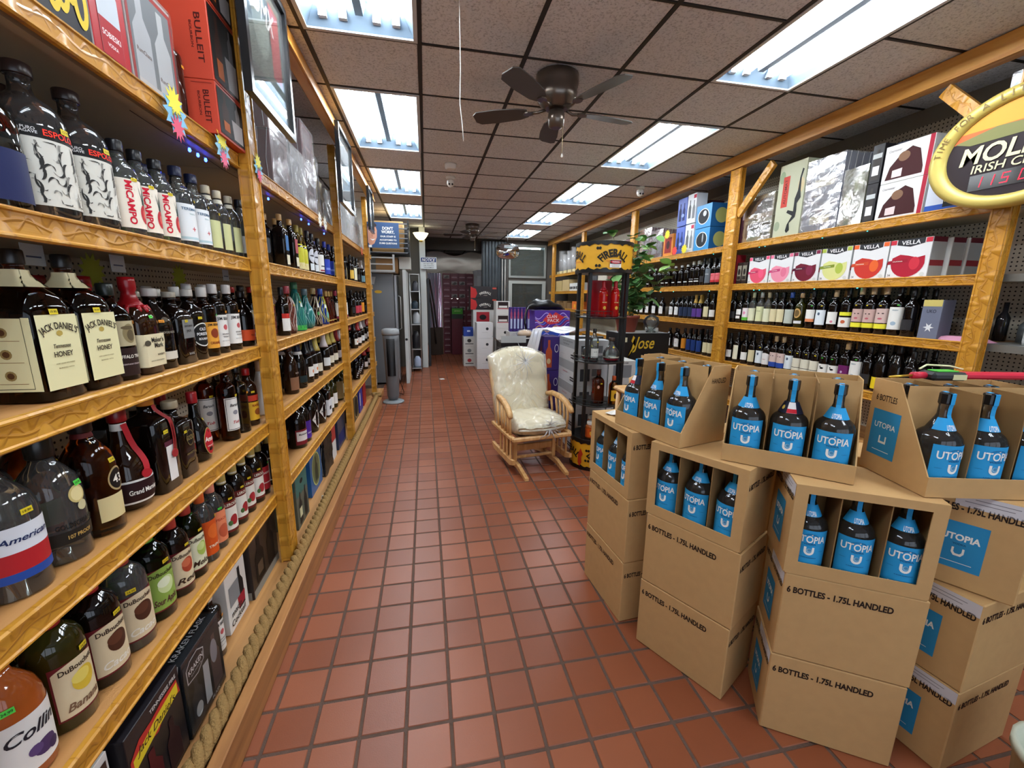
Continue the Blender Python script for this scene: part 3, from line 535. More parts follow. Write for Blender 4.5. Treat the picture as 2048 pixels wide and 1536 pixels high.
def surf_of(shape, r, h, sect):
    pr = [(a*r, b*h) for a, b in SH[shape]]
    def rad(z):
        for (r0, z0), (r1, z1) in zip(pr, pr[1:]):
            if z <= z1: return r0+(r1-r0)*(z-z0)/max(z1-z0, 1e-6)
        return pr[-1][0]
    def S_(u, z, e):   # u = distance round the girth from the front
        R = rad(z)+e
        if sect and abs(u) < R*.93: return (R, u, z)
        a = u/r
        q = sect(a) if sect else 1
        return (R*q*math.cos(a), R*q*math.sin(a), z)
    return pr, rad, S_
def gridu(u0, u1, r):
    st = math.radians(6)*r; k0 = math.ceil(u0/st+.02); k1 = math.floor(u1/st-.02)
    return [u0]+[k*st for k in range(k0, k1+1)]+[u1]
def oval(bm, S_, r, uc, zc, ru, rz, m, e):
    us = gridu(uc-ru, uc+ru, r)
    if len(us) < 5: bm.flat(ell(uc, zc, ru, rz, 14), lambda a, b: S_(a, b, e), m); return
    us = sorted(set(us+[uc-ru*.97, uc-ru*.85, uc+ru*.85, uc+ru*.97])); V = []
    for u in us:
        q = rz*math.sqrt(max(0, 1-((u-uc)/ru)**2)); V += [S_(u, zc-q, e), S_(u, zc, e), S_(u, zc+q, e)]
    bm.add(V, [(3*i+j, 3*i+3+j, 3*i+4+j, 3*i+1+j) for i in range(len(us)-1) for j in (0, 1)], m, True)
def stripe(bm, S_, r, h, z0, z1, a, m, e, arch=False):
    V = []; F = []; u0 = -math.radians(a)*r; u1 = -u0; us = gridu(u0, u1, r); n = len(us)-1
    ring = [z0*h, z1*h] if (z1-z0)*h < .02 else [z0*h+(z1-z0)*h*k/4 for k in range(5)]
    for i in range(n+1):
        u = us[i]
        for j, z in enumerate(ring):
            zz = z+(.05*h*math.cos(PI/2*(u/u1))**.7 if arch and j == len(ring)-1 else 0)
            V.append(S_(u, zz, e))
    k = len(ring)
    for i in range(n):
        for j in range(k-1): F.append((i*k+j, (i+1)*k+j, (i+1)*k+j+1, i*k+j+1))
    bm.add(V, F, m, True)
def ribbon_(bm, S_, r, h, col, e):
    pts = [S_((-.12+.5*math.sin(t*2.4))*r, h*(.86-.5*t), e+.003) for t in [k/10 for k in range(11)]]
    for s_ in (0, 1):
        V = []; 
        for k, p in enumerate(pts): V += [(p[0], p[1]-.006+.004*s_, p[2]), (p[0], p[1]+.006+.004*s_, p[2]+.002)]
        bm.add(V, [(2*k, 2*k+1, 2*k+3, 2*k+2) for k in range(10)], paper(col), True)
    c = pts[-1]; bm.prism(ell(c[1], c[2], .014, .014, 12), c[0], c[0]+.003, paper(col), 'x')
_bot = {}
def bottle(key):
    """first call builds the bottle, later calls copy it with its parts"""
    if key in _bot: return copy_tree(_bot[key])
    name, shape, r, h, g, cap, cz, words, ops, sect, capr = D[key]
    seg = 28 if not sect else 32
    t = thing(name, words, 'bottle'); pr, rad, S_ = surf_of(shape, r, h, sect)
    nk = [(a, b) for a, b in pr if b < cz*h]; nk.append((rad(cz*h), cz*h))
    bd = B(); V = []
    ncol = len(nk)
    # the square section fades to round along the neck
    if sect:
        F = []
        for rr, z in nk:
            f = max(0, min(1, (rr/r-.5)/.35))
            for k in range(seg):
                a = 2*PI*k/seg+PI/seg; q = 1+(sect(a)-1)*f; V.append((rr*q*math.cos(a), rr*q*math.sin(a), z))
        for j in range(ncol-1):
            for k in range(seg):
                k2 = (k+1) % seg; F.append((j*seg+k, j*seg+k2, (j+1)*seg+k2, (j+1)*seg+k))
        F.append(tuple(range(seg))[::-1]); F.append(tuple((ncol-1)*seg+k for k in range(seg)))
        bd.add(V, F, G[g], True)
    else: bd.lathe(nk, seg, G[g])
    bd.obj('glass_body', t)
    cp = B(); m = gloss(cap, .25 if cz < .8 else .3); rc_ = rad(cz*h+.001)
    if cz < .8:   # foil or wax over the neck
        cp.lathe([(rad(z)*1.03+.0006, z) for z in [cz*h+(h-cz*h)*k/8 for k in range(9)]]+[(rad(h)*.6, h+.001)], 16, m)
        if key == 'maker':
            for k in range(9):
                a = k*.72; l = (.02, .035, .012, .05)[k % 4]
                cp.tube([((rad(z)+.001)*math.cos(a), (rad(z)+.001)*math.sin(a), z) for z in [cz*h+.004-l*q/3 for q in range(4)]], [.007, .007, .006, .004], m, 6)
    else:
        rt = rad(.99*h)*capr
        cp.lathe([(rt*1.02, cz*h+.0005), (rt*1.06, cz*h+.003), (rt*1.06, h-.004), (rt*.98, h-.001), (rt*.8, h)], 8 if key == 'utopia' else 18, m, smooth=key != 'utopia')
    cp.obj('cap', t)
    if ops:
        lb = B(); e = .0007
        for op in ops:
            k = op[0]; e += .00008
            if k == 'L': stripe(lb, S_, r, h, *op[1:4], paper(op[4]), e)
            elif k == 'A': stripe(lb, S_, r, h, *op[1:4], paper(op[4]), e, True)
            elif k == 'E':
                z, th, rz, rt, c = op[1:]; u = math.radians(th)*r
                oval(lb, S_, r, u, z*h, math.radians(rt)*r, rz*h, paper(c), e+.0004)
            elif k == 'T':
                s_, z, hh, c, th, wd, sh = op[1:]; u = math.radians(th)*r
                lb.text(s_, hh, paper(c), lambda a, b: S_(a+u, b+z*h, e+.0009), wd, .02, sh)
            elif k == 'V':
                s_, z, hh, c, th, wd = op[1:]; u = math.radians(th)*r
                lb.text(s_, hh, paper(c), lambda a, b: S_(u+b, z*h-a, e+.001), wd, .03)
            elif k == 'AT': lb.text(op[1], op[3], paper(op[4]), lambda a, b: S_(a, b+op[2]*h, e+.001), op[6] if len(op) > 6 else None, .02, 0, op[5] if len(op) > 5 else .03)
            elif k == 'K':
                for q in range(op[1]):
                    u0 = math.radians(op[2]+(q*37) % (op[3]-op[2]))*r; z0 = (op[4]+(q*.618 % 1)*(op[5]-op[4]))*h; L_ = .03+.02*(q % 3)/2; a0 = q*1.9; V = []
                    for j in range(9):
                        t_ = j/8; a1 = a0+t_*2.6*(1 if q % 2 else -1); uu = u0+L_*.3*math.cos(a1)*(1-.5*t_); zz = min(op[5]*h, max(op[4]*h, z0+L_*.5*math.sin(a1)*(1-.3*t_))); w_ = .0022*math.sin(PI*t_)+.0003
                        V += [S_(uu-w_, zz+w_*.5, e+.0008), S_(uu+w_, zz-w_*.5, e+.0008)]
                    lb.add(V, [(2*j, 2*j+1, 2*j+3, 2*j+2) for j in range(8)], paper(op[6] if q % 3 else '#8a8882'))
            elif k == 'P':
                z, th, ln, a_, c = op[1:]; u = math.radians(th)*r; a_ = math.radians(a_)
                dx, dz = math.sin(a_)*ln*h*.8, math.cos(a_)*ln*h; px, pz = math.cos(a_)*.004, -math.sin(a_)*.004
                lb.flat([(u-px, z*h-pz), (u+px, z*h+pz), (u+dx, z*h+dz)], lambda a, b: S_(a, b, e+.0005), paper(c))
            elif k == 'S':   # printed panel on the bottle's flat flank
                lb.box(-r*.92, r*.92, -r*1.02, -r*1.01, op[1]*h-.012, op[2]*h+.015, paper(CRM))
                for q in range(3):
                    z = h*(op[1]+.07+.14*q); lb.flat(ell(0, z, .011, .011, 12), PL['y-'](-r*1.025), paper('#9a8350')); lb.flat(ell(0, z, .007, .007, 8), PL['y-'](-r*1.028), paper('#5a3a20'))
                    lb.flat(rc(-.03, .03, z-.018, z-.017), PL['y-'](-r*1.025), paper('#8a5a30'))
                for a in (rc(-.046, .04, .1*h, .104*h), rc(-.046, .04, .561*h, .565*h), rc(-.046, -.045, .1*h, .565*h), rc(.039, .04, .1*h, .565*h)): lb.flat(a, PL['y-'](-r*1.025), paper('#2a2118'))
            elif k == 'U':   # the U-shaped emblem with its small globe
                z = op[1]*h; q = [(-.014, .012), (-.0075, .012), (-.0075, -.002)]+[(.0075*math.cos(t), -.002+.0075*math.sin(t)) for t in [PI+PI*j/8 for j in range(1, 8)]]+[(.0075, -.002), (.0075, .012), (.014, .012), (.014, -.003)]+[(.014*math.cos(t), -.003+.014*math.sin(t)) for t in [-PI*j/8 for j in range(1, 8)]]+[(-.014, -.003)]
                lb.flat(q, lambda a, b: S_(a, b+z, e+.0006), paper('#f2f2ee')); lb.flat(ell(0, 0, .0072, .0072, 14), lambda a, b: S_(a, b+z, e+.0007), paper('#8fc3e0')); lb.flat(ell(.001, .001, .005, .005, 10), lambda a, b: S_(a, b+z, e+.0009), paper('#4a90bf'))
            elif k == 'St':
                V = []
                for q, z in enumerate([.75, .78, .84, .883, .886, .93, .97, .995]): 
                    R = rad(z*h)*(1.09 if z > .884 else 1.02)+.0012
                    V += [(R, -.0065, z*h), (R, .0065, z*h)]
                V += [(-.012, -.0065, h+.001), (-.012, .0065, h+.001)]
                lb.add(V, [(2*j, 2*j+1, 2*j+3, 2*j+2) for j in range(len(V)//2-1)], paper(op[1]))
            elif k == 'Q':
                _, z, rz, rt, c = op; u = math.radians(rt)*r
                lb.flat([(u*math.cos(q*PI/8)**1 if q % 8 else u*math.cos(q*PI/8), 0) for q in range(0)] or [(-u, z*h), (-u*.5, (z-rz/2)*h), (0, (z-rz)*h), (u*.5, (z-rz/2)*h), (u, z*h), (u*.5, (z+rz/2)*h), (0, (z+rz)*h), (-u*.5, (z+rz/2)*h)], lambda a, b: S_(a, b, e+.001), paper(c))
            elif k == 'Rb': ribbon_(lb, S_, r, h, op[1], e)
            elif k == 'Z':
                for q in range(7):
                    a0 = -80+q*27
                    lb.tube([S_(math.radians(a0+16*math.sin(j*.9+q))*r, h*(.06+.09*j), .001) for j in range(9)], .0028, gloss(op[1], .2), 5)
            elif k == 'W':
                for q in range(6):
                    for sg in (1, -1): lb.tube([S_(math.radians(q*60+sg*j*22)*r, h*(.04+.1*j), .001) for j in range(9)], .0007, BRASSY, 4)
        lb.obj('label', t)
    if shape != 'jar' and key not in ('utopia', 'dotted') and name == lq or key in ('creamw', 'duck', 'wblue', 'face', 'facew', 'tallw', 'worange'):
        st = B(); c = rnd.choice(['#e8cf2c', '#e8cf2c', '#e8cf2c', '#ee9a2c', '#55d84a'])
        th = rnd.uniform(-25, 40); z = .6 if not sect else .6; u = math.radians(th)*r
        wd = .011 if r > .05 else .008 if name == lq else .006
        st.flat([(u+a, z*h+b) for a, b in rc(-wd, wd, -wd*.55, wd*.55)], lambda a, b: S_(a, b, .003), paper(c))
        st.text(rnd.choice(['19.99', '24.99', '12.99', '32.99']), wd*.5, INK, lambda a, b: S_(u+a, z*h+b, .0034))
        st.obj('price_sticker', t)
    _bot[key] = t
    return t

# ------------------------------------------------------------------ shelving
PEG = None
def peg_mat(base, dark):
    m, nt, b = nodes_of('pegboard'); b.inputs['Roughness'].default_value = .6
    g = N(nt, 'ShaderNodeNewGeometry'); sp = N(nt, 'ShaderNodeSeparateXYZ'); nt.links.new(g.outputs['Position'], sp.inputs[0])
    def cell(o): return math_(nt, 'SUBTRACT', math_(nt, 'FRACT', math_(nt, 'MULTIPLY', o, 1/.0254)), .5)
    d2 = math_(nt, 'ADD', math_(nt, 'POWER', math_(nt, 'ABSOLUTE', cell(sp.outputs[1])), 2.), math_(nt, 'POWER', math_(nt, 'ABSOLUTE', cell(sp.outputs[2])), 2.))
    h = math_(nt, 'LESS_THAN', d2, .035)
    mx = N(nt, 'ShaderNodeMix', data_type='RGBA'); mx.inputs[6].default_value = (*lin(base), 1); mx.inputs[7].default_value = (*lin(dark), 1)
    nt.links.new(h, mx.inputs[0]); nt.links.new(mx.outputs[2], b.inputs['Base Color']); return m
PEG = peg_mat('#c4bcab', '#16120f')
SHM = pm('#b3a990', .5); 
def fascia(parent, side, x, y0, y1, ztop, hh=.062):
    """carved strip along the shelf edge, with a rounded bead above and below"""
    s = 1 if side == 'L' else -1; z0 = ztop-hh+.004; z1 = ztop+.004
    pr = [(0, z0), (.012, z0), (.017, z0+.004), (.017, z0+.008), (.013, z0+.011), (.013, z1-.011), (.017, z1-.008), (.017, z1-.004), (.012, z1), (0, z1)]
    b = B(); b.prism([(x-s*.017+s*a, z) for a, z in pr], y0, y1, CARVE, 'y')
    zm = (z0+z1)/2
    return b.obj('carved_trim', parent, uv=lambda c: (c.y, (c.z-zm)/(hh/2)))
def post(parent, side, x, y0, y1, z0, z1, wx=.055):
    s = 1 if side == 'L' else -1; xs = sorted((x, x-s*wx)); b = B(); b.box(xs[0], xs[1], y0, y1, z0, z1, CARVEZ, ch=.005)
    xm = x-s*.02; ym = (y0+y1)/2
    for yy in (y0+.006, y1-.006): b.box(*sorted((x, x+s*.004)), yy-.004, yy+.004, z0, z1, CARVEZ)
    b.box(xs[0]+.004, xs[0]+.011, y0-.004, y0, z0, z1, CARVEZ); b.box(xs[1]-.011, xs[1]-.004, y0-.004, y0, z0, z1, CARVEZ)
    return b.obj('post', parent, uv=lambda c: (c.z, ((c.y-ym)/((y1-y0)/2) if abs(c.x-x) < .01 and y0 < c.y < y1 else (c.x-(xs[0]+xs[1])/2)/(wx/2))))
LZ = {'top': 2.11, 'upper': 1.67, 'middle': 1.265, 'lower': .88, 'bottom': .495}
RZ = {'top': 2.06, 'upper': 1.67, 'middle': 1.29, 'lower': .89, 'bottom': .5}
lbays = [('near', -.6, 2.293, (2.19, 2.29)), ('second', 2.293, 4.273, (4.17, 4.27)), ('third', 4.273, 6.83, (6.13, 6.25))]
for nm, y0, y1, (p0, p1) in lbays:
    u = thing('shelving_unit', {'near': 'carved honey wood shelving unit on the left, nearest the camera', 'second': 'carved honey wood shelving unit on the left, between two hanging picture frames', 'third': 'carved honey wood shelving unit on the left, beside the grey cooler'}[nm], 'shelving', (0, 0, 0), group='wooden bottle shelving')
    post(u, 'L', -.745, p0, p1, .105, 2.79)
    for lv, z in LZ.items():
        b = B(); b.box(-1.26, -.803, y0, y1-.003, z-.018, z, BOARD); b.box(-1.26, -.82, y0+.002, y1-.005, z-.036, z-.0185, SHM)
        b.box(-.86, -.83, y0+.002, y1-.005, z-.05, z-.0365, SHM); bo = b.obj('shelf_board', u); fascia(bo, 'L', -.785, y0, y1-.003, z)
    B().box(-1.275, -1.262, y0, y1-.003, .1, 2.78, PEG).obj('pegboard', u)
    B().box(-1.26, -.68, y0, min(y1, 6.6)-.003, .02, .105, BOARD).obj('deck', u)
    if nm == 'third': B().box(-1.26, -.80, 6.808, 6.826, .11, 2.78, pm('#b9b6ae', .6)).obj('end_panel', u)
t = thing('top_rail', 'honey wood rail under the ceiling above the left shelving', 'rail', (0, 0, 0))
B().box(-.735, -.665, -1, 6.45, 2.795, 2.893, HONEYY, ch=.006).obj('beam', t); B().box(-.664, -.655, -1, 6.45, 2.795, 2.812, HONEYY).obj('molding', t)
k_ = tag(B().box(-.675, -.632, -.9, 5.83, 0.001, .142, KICK, ch=.004).obj('kick_board'), 'brown kick board along the floor in front of the left shelves', 'board')
# rope laid along the kick board
rp = B(); R0 = .0165
def ropec(y): return (-.7095+.002*math.sin(y*3.1), .105+.0345+.001*math.sin(y*7))
for q in range(3):
    pts = []
    n = int(6.4/.016)
    for k in range(n+1):
        y = -.5+k*.016; cx_, cz_ = ropec(y); a = y*2*PI/.16+q*2*PI/3; pts.append((cx_+.0155*math.cos(a), y, cz_+.0155*math.sin(a)))
    rp.tube(pts, R0, pm('#9a7a4c', .9, spec=.1, bump=.9, bscale=160., var=.25, vscale=120.), 8)
rp.tube([(-.709+.05*math.cos(a), 5.9+.045*math.sin(a), .14+.012*a/PI) for a in [k*.5 for k in range(22)]], .019, rp.mats[0], 8)
tag(rp.obj('rope'), 'thick tan rope laid along the foot of the left shelves', 'rope')

rbays = [('near', -.3, 1.824, (1.735, 1.82)), ('second', 1.824, 3.934, (3.79, 3.93)), ('third', 3.934, 5.994, (5.87, 5.99)), ('fourth', 5.994, 8.024, (7.9, 8.02)), ('far', 8.024, 10.3, (9.83, 9.96))]
rw = {'near': 'half-empty right shelving unit nearest the camera, under the round bar sign', 'second': 'honey wood shelving unit on the right holding boxed wines', 'third': 'honey wood shelving unit on the right behind the potted plant', 'fourth': 'shelving unit on the right behind the whisky display rack', 'far': 'farthest shelving unit on the right, next to the glass door'}
for nm, y0, y1, (p0, p1) in rbays:
    u = thing('shelving_unit', rw[nm], 'shelving', (0, 0, 0), group='wooden bottle shelving')
    post(u, 'R', 3.005, p0, p1, .0, 2.765)
    for lv, z in RZ.items():
        b = B()
        if nm == 'near': b.box(3.10, 3.555, y0, y1-.003, z-.03, z, METAL); b.box(3.085, 3.099, y0, y1-.003, z-.04, z, pm('#7c7a74', .4, .4))
        elif nm in ('fourth', 'far'): b.box(3.063, 3.555, y0, y1-.003, z-.02, z, pm('#cfc9bb', .5))
        else: b.box(3.063, 3.555, y0, y1-.003, z-.018, z, BOARD); b.box(3.08, 3.555, y0+.002, y1-.005, z-.034, z-.0185, SHM)
        bo = b.obj('shelf_board', u)
        if nm != 'near': fascia(bo, 'R', 3.045, y0, y1-.003, z)
    B().box(3.557, 3.57, y0, y1-.003, .05, 2.76, PEG).obj('pegboard', u)
    if nm == 'second':
        for (ya, za, yb, zb) in ((3.79, 2.33, 3.42, 2.7), (1.86, 2.4, 2.17, 2.73)):
            dy, dz = yb-ya, zb-za; l = math.hypot(dy, dz); ny, nz = -dz/l*.035, dy/l*.035; zt = 2.764
            q = [(ya-ny, za-nz), (yb-ny, zb-nz), (yb+ny, zb+nz), (ya+ny, za+nz)]
            bb = B(); bb.prism(q, 3.012, 3.045, CARVEZ, 'x'); ym = (ya+yb)/2; zm = (za+zb)/2
            bb.obj('brace', u, uv=lambda c: (((c.y-ym)*dy+(c.z-zm)*dz)/l, ((c.y-ym)*ny+(c.z-zm)*nz)/.035**2))
t = thing('top_rail', 'honey wood rail under the ceiling above the right shelving', 'rail', (0, 0, 0))
B().box(3.0, 3.075, -.6, 10.35, 2.77, 2.893, HONEYY, ch=.006).obj('beam', t); B().box(2.993, 2.999, -.6, 10.35, 2.77, 2.785, HONEYY).obj('molding', t)

# ------------------------------------------------------------------ bottle rows: side, bay, shelf, height, "design:distance" front row
ROWS=[
('L', 'near', 'upper', 1.67, 'bigdark:1.131 espolon:1.266 espolon:1.401 micampo:1.514 micampo:1.605 micampo:1.696 teremana:1.824 teremana:1.927 hornito:2.026 hornito:2.114 hornito:2.215 silverteq:2.334 silverteq:2.448'),
('L', 'near', 'middle', 1.265, 'honey:1.142 honey:1.269 buffalo:1.379 maker:1.477 woodford:1.58 gentle:1.684 forester:1.789 jbpeach:1.877 jbwhite:1.977 jbwhite:2.098 orangeband:2.247 soco:2.37 darkliq:2.48'),
('L', 'near', 'lower', 0.88, 'rum:0.982 gold107:1.103 lic43:1.22 gmarnier:1.357 ribbon:1.47 gozio:1.585 amore:1.724 tallwhite:1.969 darktall:2.078 kahlua:2.191 jpchenet:2.391'),
('L', 'near', 'bottom', 0.495, 'cellini:0.906 banana:1.023 cacao:1.138 cacaogreen:1.253 apple:1.368 redapple:1.473 pear:1.568 triple:1.659 peach:1.746 liq1:1.834 liq1:1.94 liq1:2.042 liq1:2.141 liqred:2.228 liqoval:2.354 liqoval:2.456'),
('L', 'second', 'upper', 1.67, 'barrelblue:2.913 barrelred:3.09 netwine:3.257 netwine:3.368 circlew:3.51 circlew:3.655 whitelab:3.843 bluelab:4.066 bluelab:4.266 olive:4.417 dark:4.659 dark:4.871'),
('L', 'second', 'middle', 1.265, 'redwhite:2.802 pinkdeco:2.947 dragon:3.175 teal:3.391 floral:3.642 bluepaint:3.898 pinkbot:3.994 pinkbot:4.085 pinkbot:4.212 whitepink:4.383 whitepink:4.606 whitepink:4.797'),
('L', 'second', 'lower', 0.88, 'rose:2.884 darkbig:3.066 spark:3.25 spark:3.375 champyel:3.522 champwhite:3.799 champyel:3.963 champyel:4.128 champred:4.297 champwhite:4.469 champblue:4.627'),
('L', 'second', 'bottom', 0.495, 'jug:2.929 jugpurple:3.05 diamond:3.274 diamond:3.501 whitebox:3.683 goldw:3.828 goldw:3.994 brownw:4.274 greenw:4.451 greenw:4.647'),
('L', 'third', 'upper', 1.67, 'yellowlab:5.358 cream:5.608 dark:5.849 champblue:6.301 champwhite:6.705'),
('L', 'third', 'middle', 1.265, 'dark:5.311 redlab:5.556 redlab:5.798 orangelab:6.062 dark:6.315 cream:6.623'),
('L', 'third', 'lower', 0.88, 'spark:5.353 champred:5.629 champwhite:5.929 champwhite:6.214 champred:6.529'),
('L', 'third', 'bottom', 0.495, 'dotted:5.35 dotted:5.676 champred:6.102 champred:6.473'),
('R', 'near', 'middle', 1.29, 'dark:2.193 tallw:2.278 facew:2.365 face:2.45 face:2.533 tail:2.629 wpinkc:2.731 wblue:2.831 worange:2.923 sun:3.033 clearblue:3.137 creamlab:3.219 creamlab:3.296 gcream:3.377 ycream:3.469 gcream:3.567 wpink:3.644 ww:3.731 dark:3.819'),
('R', 'near', 'lower', 0.89, 'dark:2.119 yellowbot:2.211 yellowbot:2.309 dark:2.395 tallw:2.478 purple:2.567 duck:2.652 duck:2.735 creamw:2.818 creamw:2.901 creamw:2.984 wblue:3.067 faceb:3.15 faceb:3.233 arch:3.318 wblue:3.403 creamlab:3.498 smallwhite:3.594 cream:3.707 smallwhite:3.812'),
('R', 'second', 'upper', 1.67, 'pklab:4.109 pklab:4.19 gray:4.285 dark:4.382 portw:4.483 portw:4.584 port:4.688 port:4.811 port:4.941 port:5.092 port:5.204 port:5.303 port:5.422 port:5.584'),
('R', 'second', 'middle', 1.29, 'smallwhite:4.154 creamlab:4.257 goldpurple:4.375 goldpurple:4.462 bluedark:4.54 bluedark:4.632 bluedark:4.728 squatw:4.825 squatw:4.943 squatw:5.197 squatw:5.377 squatw:5.566 squatw:5.72 squatw:5.881'),
('R', 'second', 'lower', 0.89, 'creamlab:4.121 creamlab:4.203 bluew:4.321 bluew:4.415 bluew:4.514 orangelab:4.622 arch:4.771 arch:4.953'),
]

SN = {'L': 'left', 'R': 'right'}
seen = {}
used_y = {}
for side, bay, lev, z, spec in ROWS:
    ent = [q.split(':') for q in spec.split()]
    cnt = {}
    prev = None
    for n_, (key, y) in enumerate(ent):
        y = float(y); r = D[key][2]; words = D[key][7]
        if side == 'L': x = -.815-r-.008-rnd.uniform(0, .006); rz = (rnd.uniform(-.12, .12)-.32)*(.1 if D[key][9] else 1)
        else: x = 3.085+r+.008+rnd.uniform(0, .006); rz = PI+(rnd.uniform(-.12, .12)+.18)*(.2 if D[key][9] else 1)
        def put(x, y, rank):
            t = bottle(key); t.location = (x, y, z+.0006); t.rotation_euler = (0, 0, rz+(rnd.uniform(-.5, .5) if rank else 0))
            cnt.setdefault((key, rank), []).append(t)
        put(x, y, 0)
        # the one standing behind it on the same shelf
        back = r*2+.012
        for rk in (1, 2):
            s_ = -1 if side == 'L' else 1
            xx = x+s_*back*rk
            if abs(xx)-(0) > (1.26 if side == 'L' else 3.55)-r: break
            if rk == 2 and (r > .05 or rnd.random() < .6): break
            if key in ('jpchenet', 'dragon', 'teal', 'bluepaint', 'floral', 'ribbon') and rk: break
            if rk and rnd.random() < .12: continue
            put(xx, y+rnd.uniform(-.001, .001), rk)
    place = {'L': f'{bay} left bay', 'R': f'{ {"near": "second", "second": "third"}.get(bay, bay)} right bay'}[side]
    # number look-alikes of one bay and shelf from the near end
    flat = sorted([(t.location.y, rk, t, key) for (key, rk), ts in cnt.items() for t in ts], key=lambda q: (q[1], q[0]))
    seqn = {}
    for y, rk, t, key in flat:
        k = (key, rk); seqn[k] = seqn.get(k, 0)+1; many = len(cnt[k]) > 1
        w_ = D[key][7]; wl = len(w_.replace('-', ' ').split())
        where = f'{lev} shelf, {place}'
        rank = ['', ' rear rank', ' rearmost rank'][rk]
        o_ = (ORD[seqn[k]-1]+' of its kind,') if many else ''
        if rk:
            t['label'] = f'{" ".join(w_.split()[:4]).rstrip(",")} {"" if not many else ORD[seqn[k]-1]+" in "}{rank.strip()}, {where}' if many else f'{" ".join(w_.split()[:5])}, {rank.strip()}, {where}'
        else:
            lim = 16-len(where.split())-(len(o_.split()))
            t['label'] = f'{" ".join(w_.split()[:lim])}, {o_} {where}'.replace('  ', ' ').replace(', ,', ',')
        t['category'] = 'bottle'; t['group'] = f'bottles on the {lev} shelf of the {place}'
        k3 = t['label']
        seen[k3] = seen.get(k3, 0)+1

# ------------------------------------------------------------------ boxed goods helper
def carton(name, words, cat, loc, size, mat, prints=(), rz=0., group=None, flap=True):
    """a closed box with its seams; prints are (face, kind, ...) on faces x+ x- y- z+; u runs to the right as one faces it"""
    w_, d_, h_ = size; t = thing(name, words, cat, loc, rz, group)
    b = B(); b.box(-w_/2, w_/2, -d_/2, d_/2, 0, h_, mat, ch=.0015); b.obj('box', t)
    if prints:
        p = B(); n = 0
        for fc, kind, *a in prints:
            n += 1; off = .0008+.00015*n
            P0 = {'x+': PL['x+'](w_/2+off), 'x-': PL['x-'](-w_/2-off), 'y-': PL['y-'](-d_/2-off), 'y+': PL['y+'](d_/2+off), 'z+': PL['z+'](h_+off)}[fc]
            if kind == 'r': p.flat(rc(*a[:4]), P0, paper(a[4]))
            elif kind == 'e': p.flat(ell(*a[:4], 24), P0, paper(a[4]))
            elif kind == 'p': p.flat(a[0], P0, paper(a[1]))
            elif kind == 'g': p.flat(a[0], P0, a[1])
            elif kind == 's': p.flat(star(*a[:4], a[5]), P0, paper(a[4]))
            elif kind == 't':   # text, u, v, size, colour, width, shear, rotated
                s_, u, v, sz, c = a[:5]; wd = a[5] if len(a) > 5 else None; sh = a[6] if len(a) > 6 else 0; ro = a[7] if len(a) > 7 else 0; arc = a[8] if len(a) > 8 else 0
                ca, sa = math.cos(ro), math.sin(ro)
                p.text(s_, sz, paper(c), (lambda q, r: P0(u+q*ca-r*sa, v+q*sa+r*ca)), wd, .012, sh, arc)
        p.obj('print', t)
    return t
def bpic(x, y, w_, h_):   # outline of a printed bottle, foot at (x, y)
    return [(x-w_/2, y), (x+w_/2, y), (x+w_/2, y+h_*.6), (x+w_*.18, y+h_*.76), (x+w_*.18, y+h_), (x-w_*.18, y+h_), (x-w_*.18, y+h_*.76), (x-w_/2, y+h_*.6)]
def wrapfilm(t, size, m=None, pad=.006):
    w_, d_, h_ = size; b = B(); x, y, z = w_/2+pad, d_/2+pad, h_+pad
    n = 7; m = m or sheet()
    def wv(a, b_, c): return .5*pad*math.sin(a*41+b_*29+c*37)
    for ax in ('x', 'y'):
        for sg in (-1, 1):
            V = []
            for i in range(n+1):
                for j in range(n+1):
                    u = -1+2*i/n; v = j/n
                    if ax == 'x': p = (sg*(x+wv(u, v, 1)), u*y, v*z)
                    else: p = (u*x, sg*(y+wv(u, v, 2)), v*z)
                    V.append(p)
            F = [(i*(n+1)+j, (i+1)*(n+1)+j, (i+1)*(n+1)+j+1, i*(n+1)+j+1) for i in range(n) for j in range(n)]
            b.add(V, F, m, True)
    b.add([(-x, -y, z), (x, -y, z), (x, y, z), (-x, y, z)], [(0, 1, 2, 3)], m)
    # gathered seam folds
    for k in range(5):
        a = -x+2*x*(k+.5)/5; b.tube([(a, -y-.001, .01), (a+.01*math.sin(k*3), -y-.003, z*.5), (a+.012, -y-.001, z)], .0012, sheet(opac=.6, bump=.1), 4)
    b.obj('plastic_wrap', t)

# ------------------------------------------------------------------ gift boxes and wrapped packs on the left
XL = -.82
def lbox(name, words, y0, y1, z, d_, h_, mat, prints=(), rz=0., gap=.004, group='gift boxes on the left shelves', cat='box', xf=XL):
    """box on a left shelf: front (x+) at xf, from y0 to y1"""
    return carton(name, words, cat, (xf-d_/2-gap, (y0+y1)/2, z+.0008), (d_, y1-y0-.004, h_), mat, prints, rz, group)
z = 2.11
BK = pm('#17151a', .35); OR = pm('#c8452e', .45); RD = pm('#a81e26', .4); MAR = pm('#4e1420', .35); NAV = pm('#1f2a44', .4)
script = [('x+', 'r', -.085, .085, .02, .25, '#1c1a20')]+[q for k in range(6) for q in (('x+', 'e', -.072+.028*k, .12+.025*math.sin(k*2), .024, .062, '#d9bc28'), ('x+', 'e', -.072+.028*k, .12+.025*math.sin(k*2), .010, .042, '#1c1a20'))]+[('y-', 'r', -.05, .05, .03, .24, '#2a2830')]
lbox('gift_box', 'black gift box with looping yellow script', 1.02, 1.22, z, .12, .27, BK, script)
lbox('gift_box', 'black gift box with yellow script and white edge, second from the camera', 1.23, 1.425, z, .12, .28, BK, script+[('y-', 'r', -.058, .058, 0, .28, '#d9d6d0')])
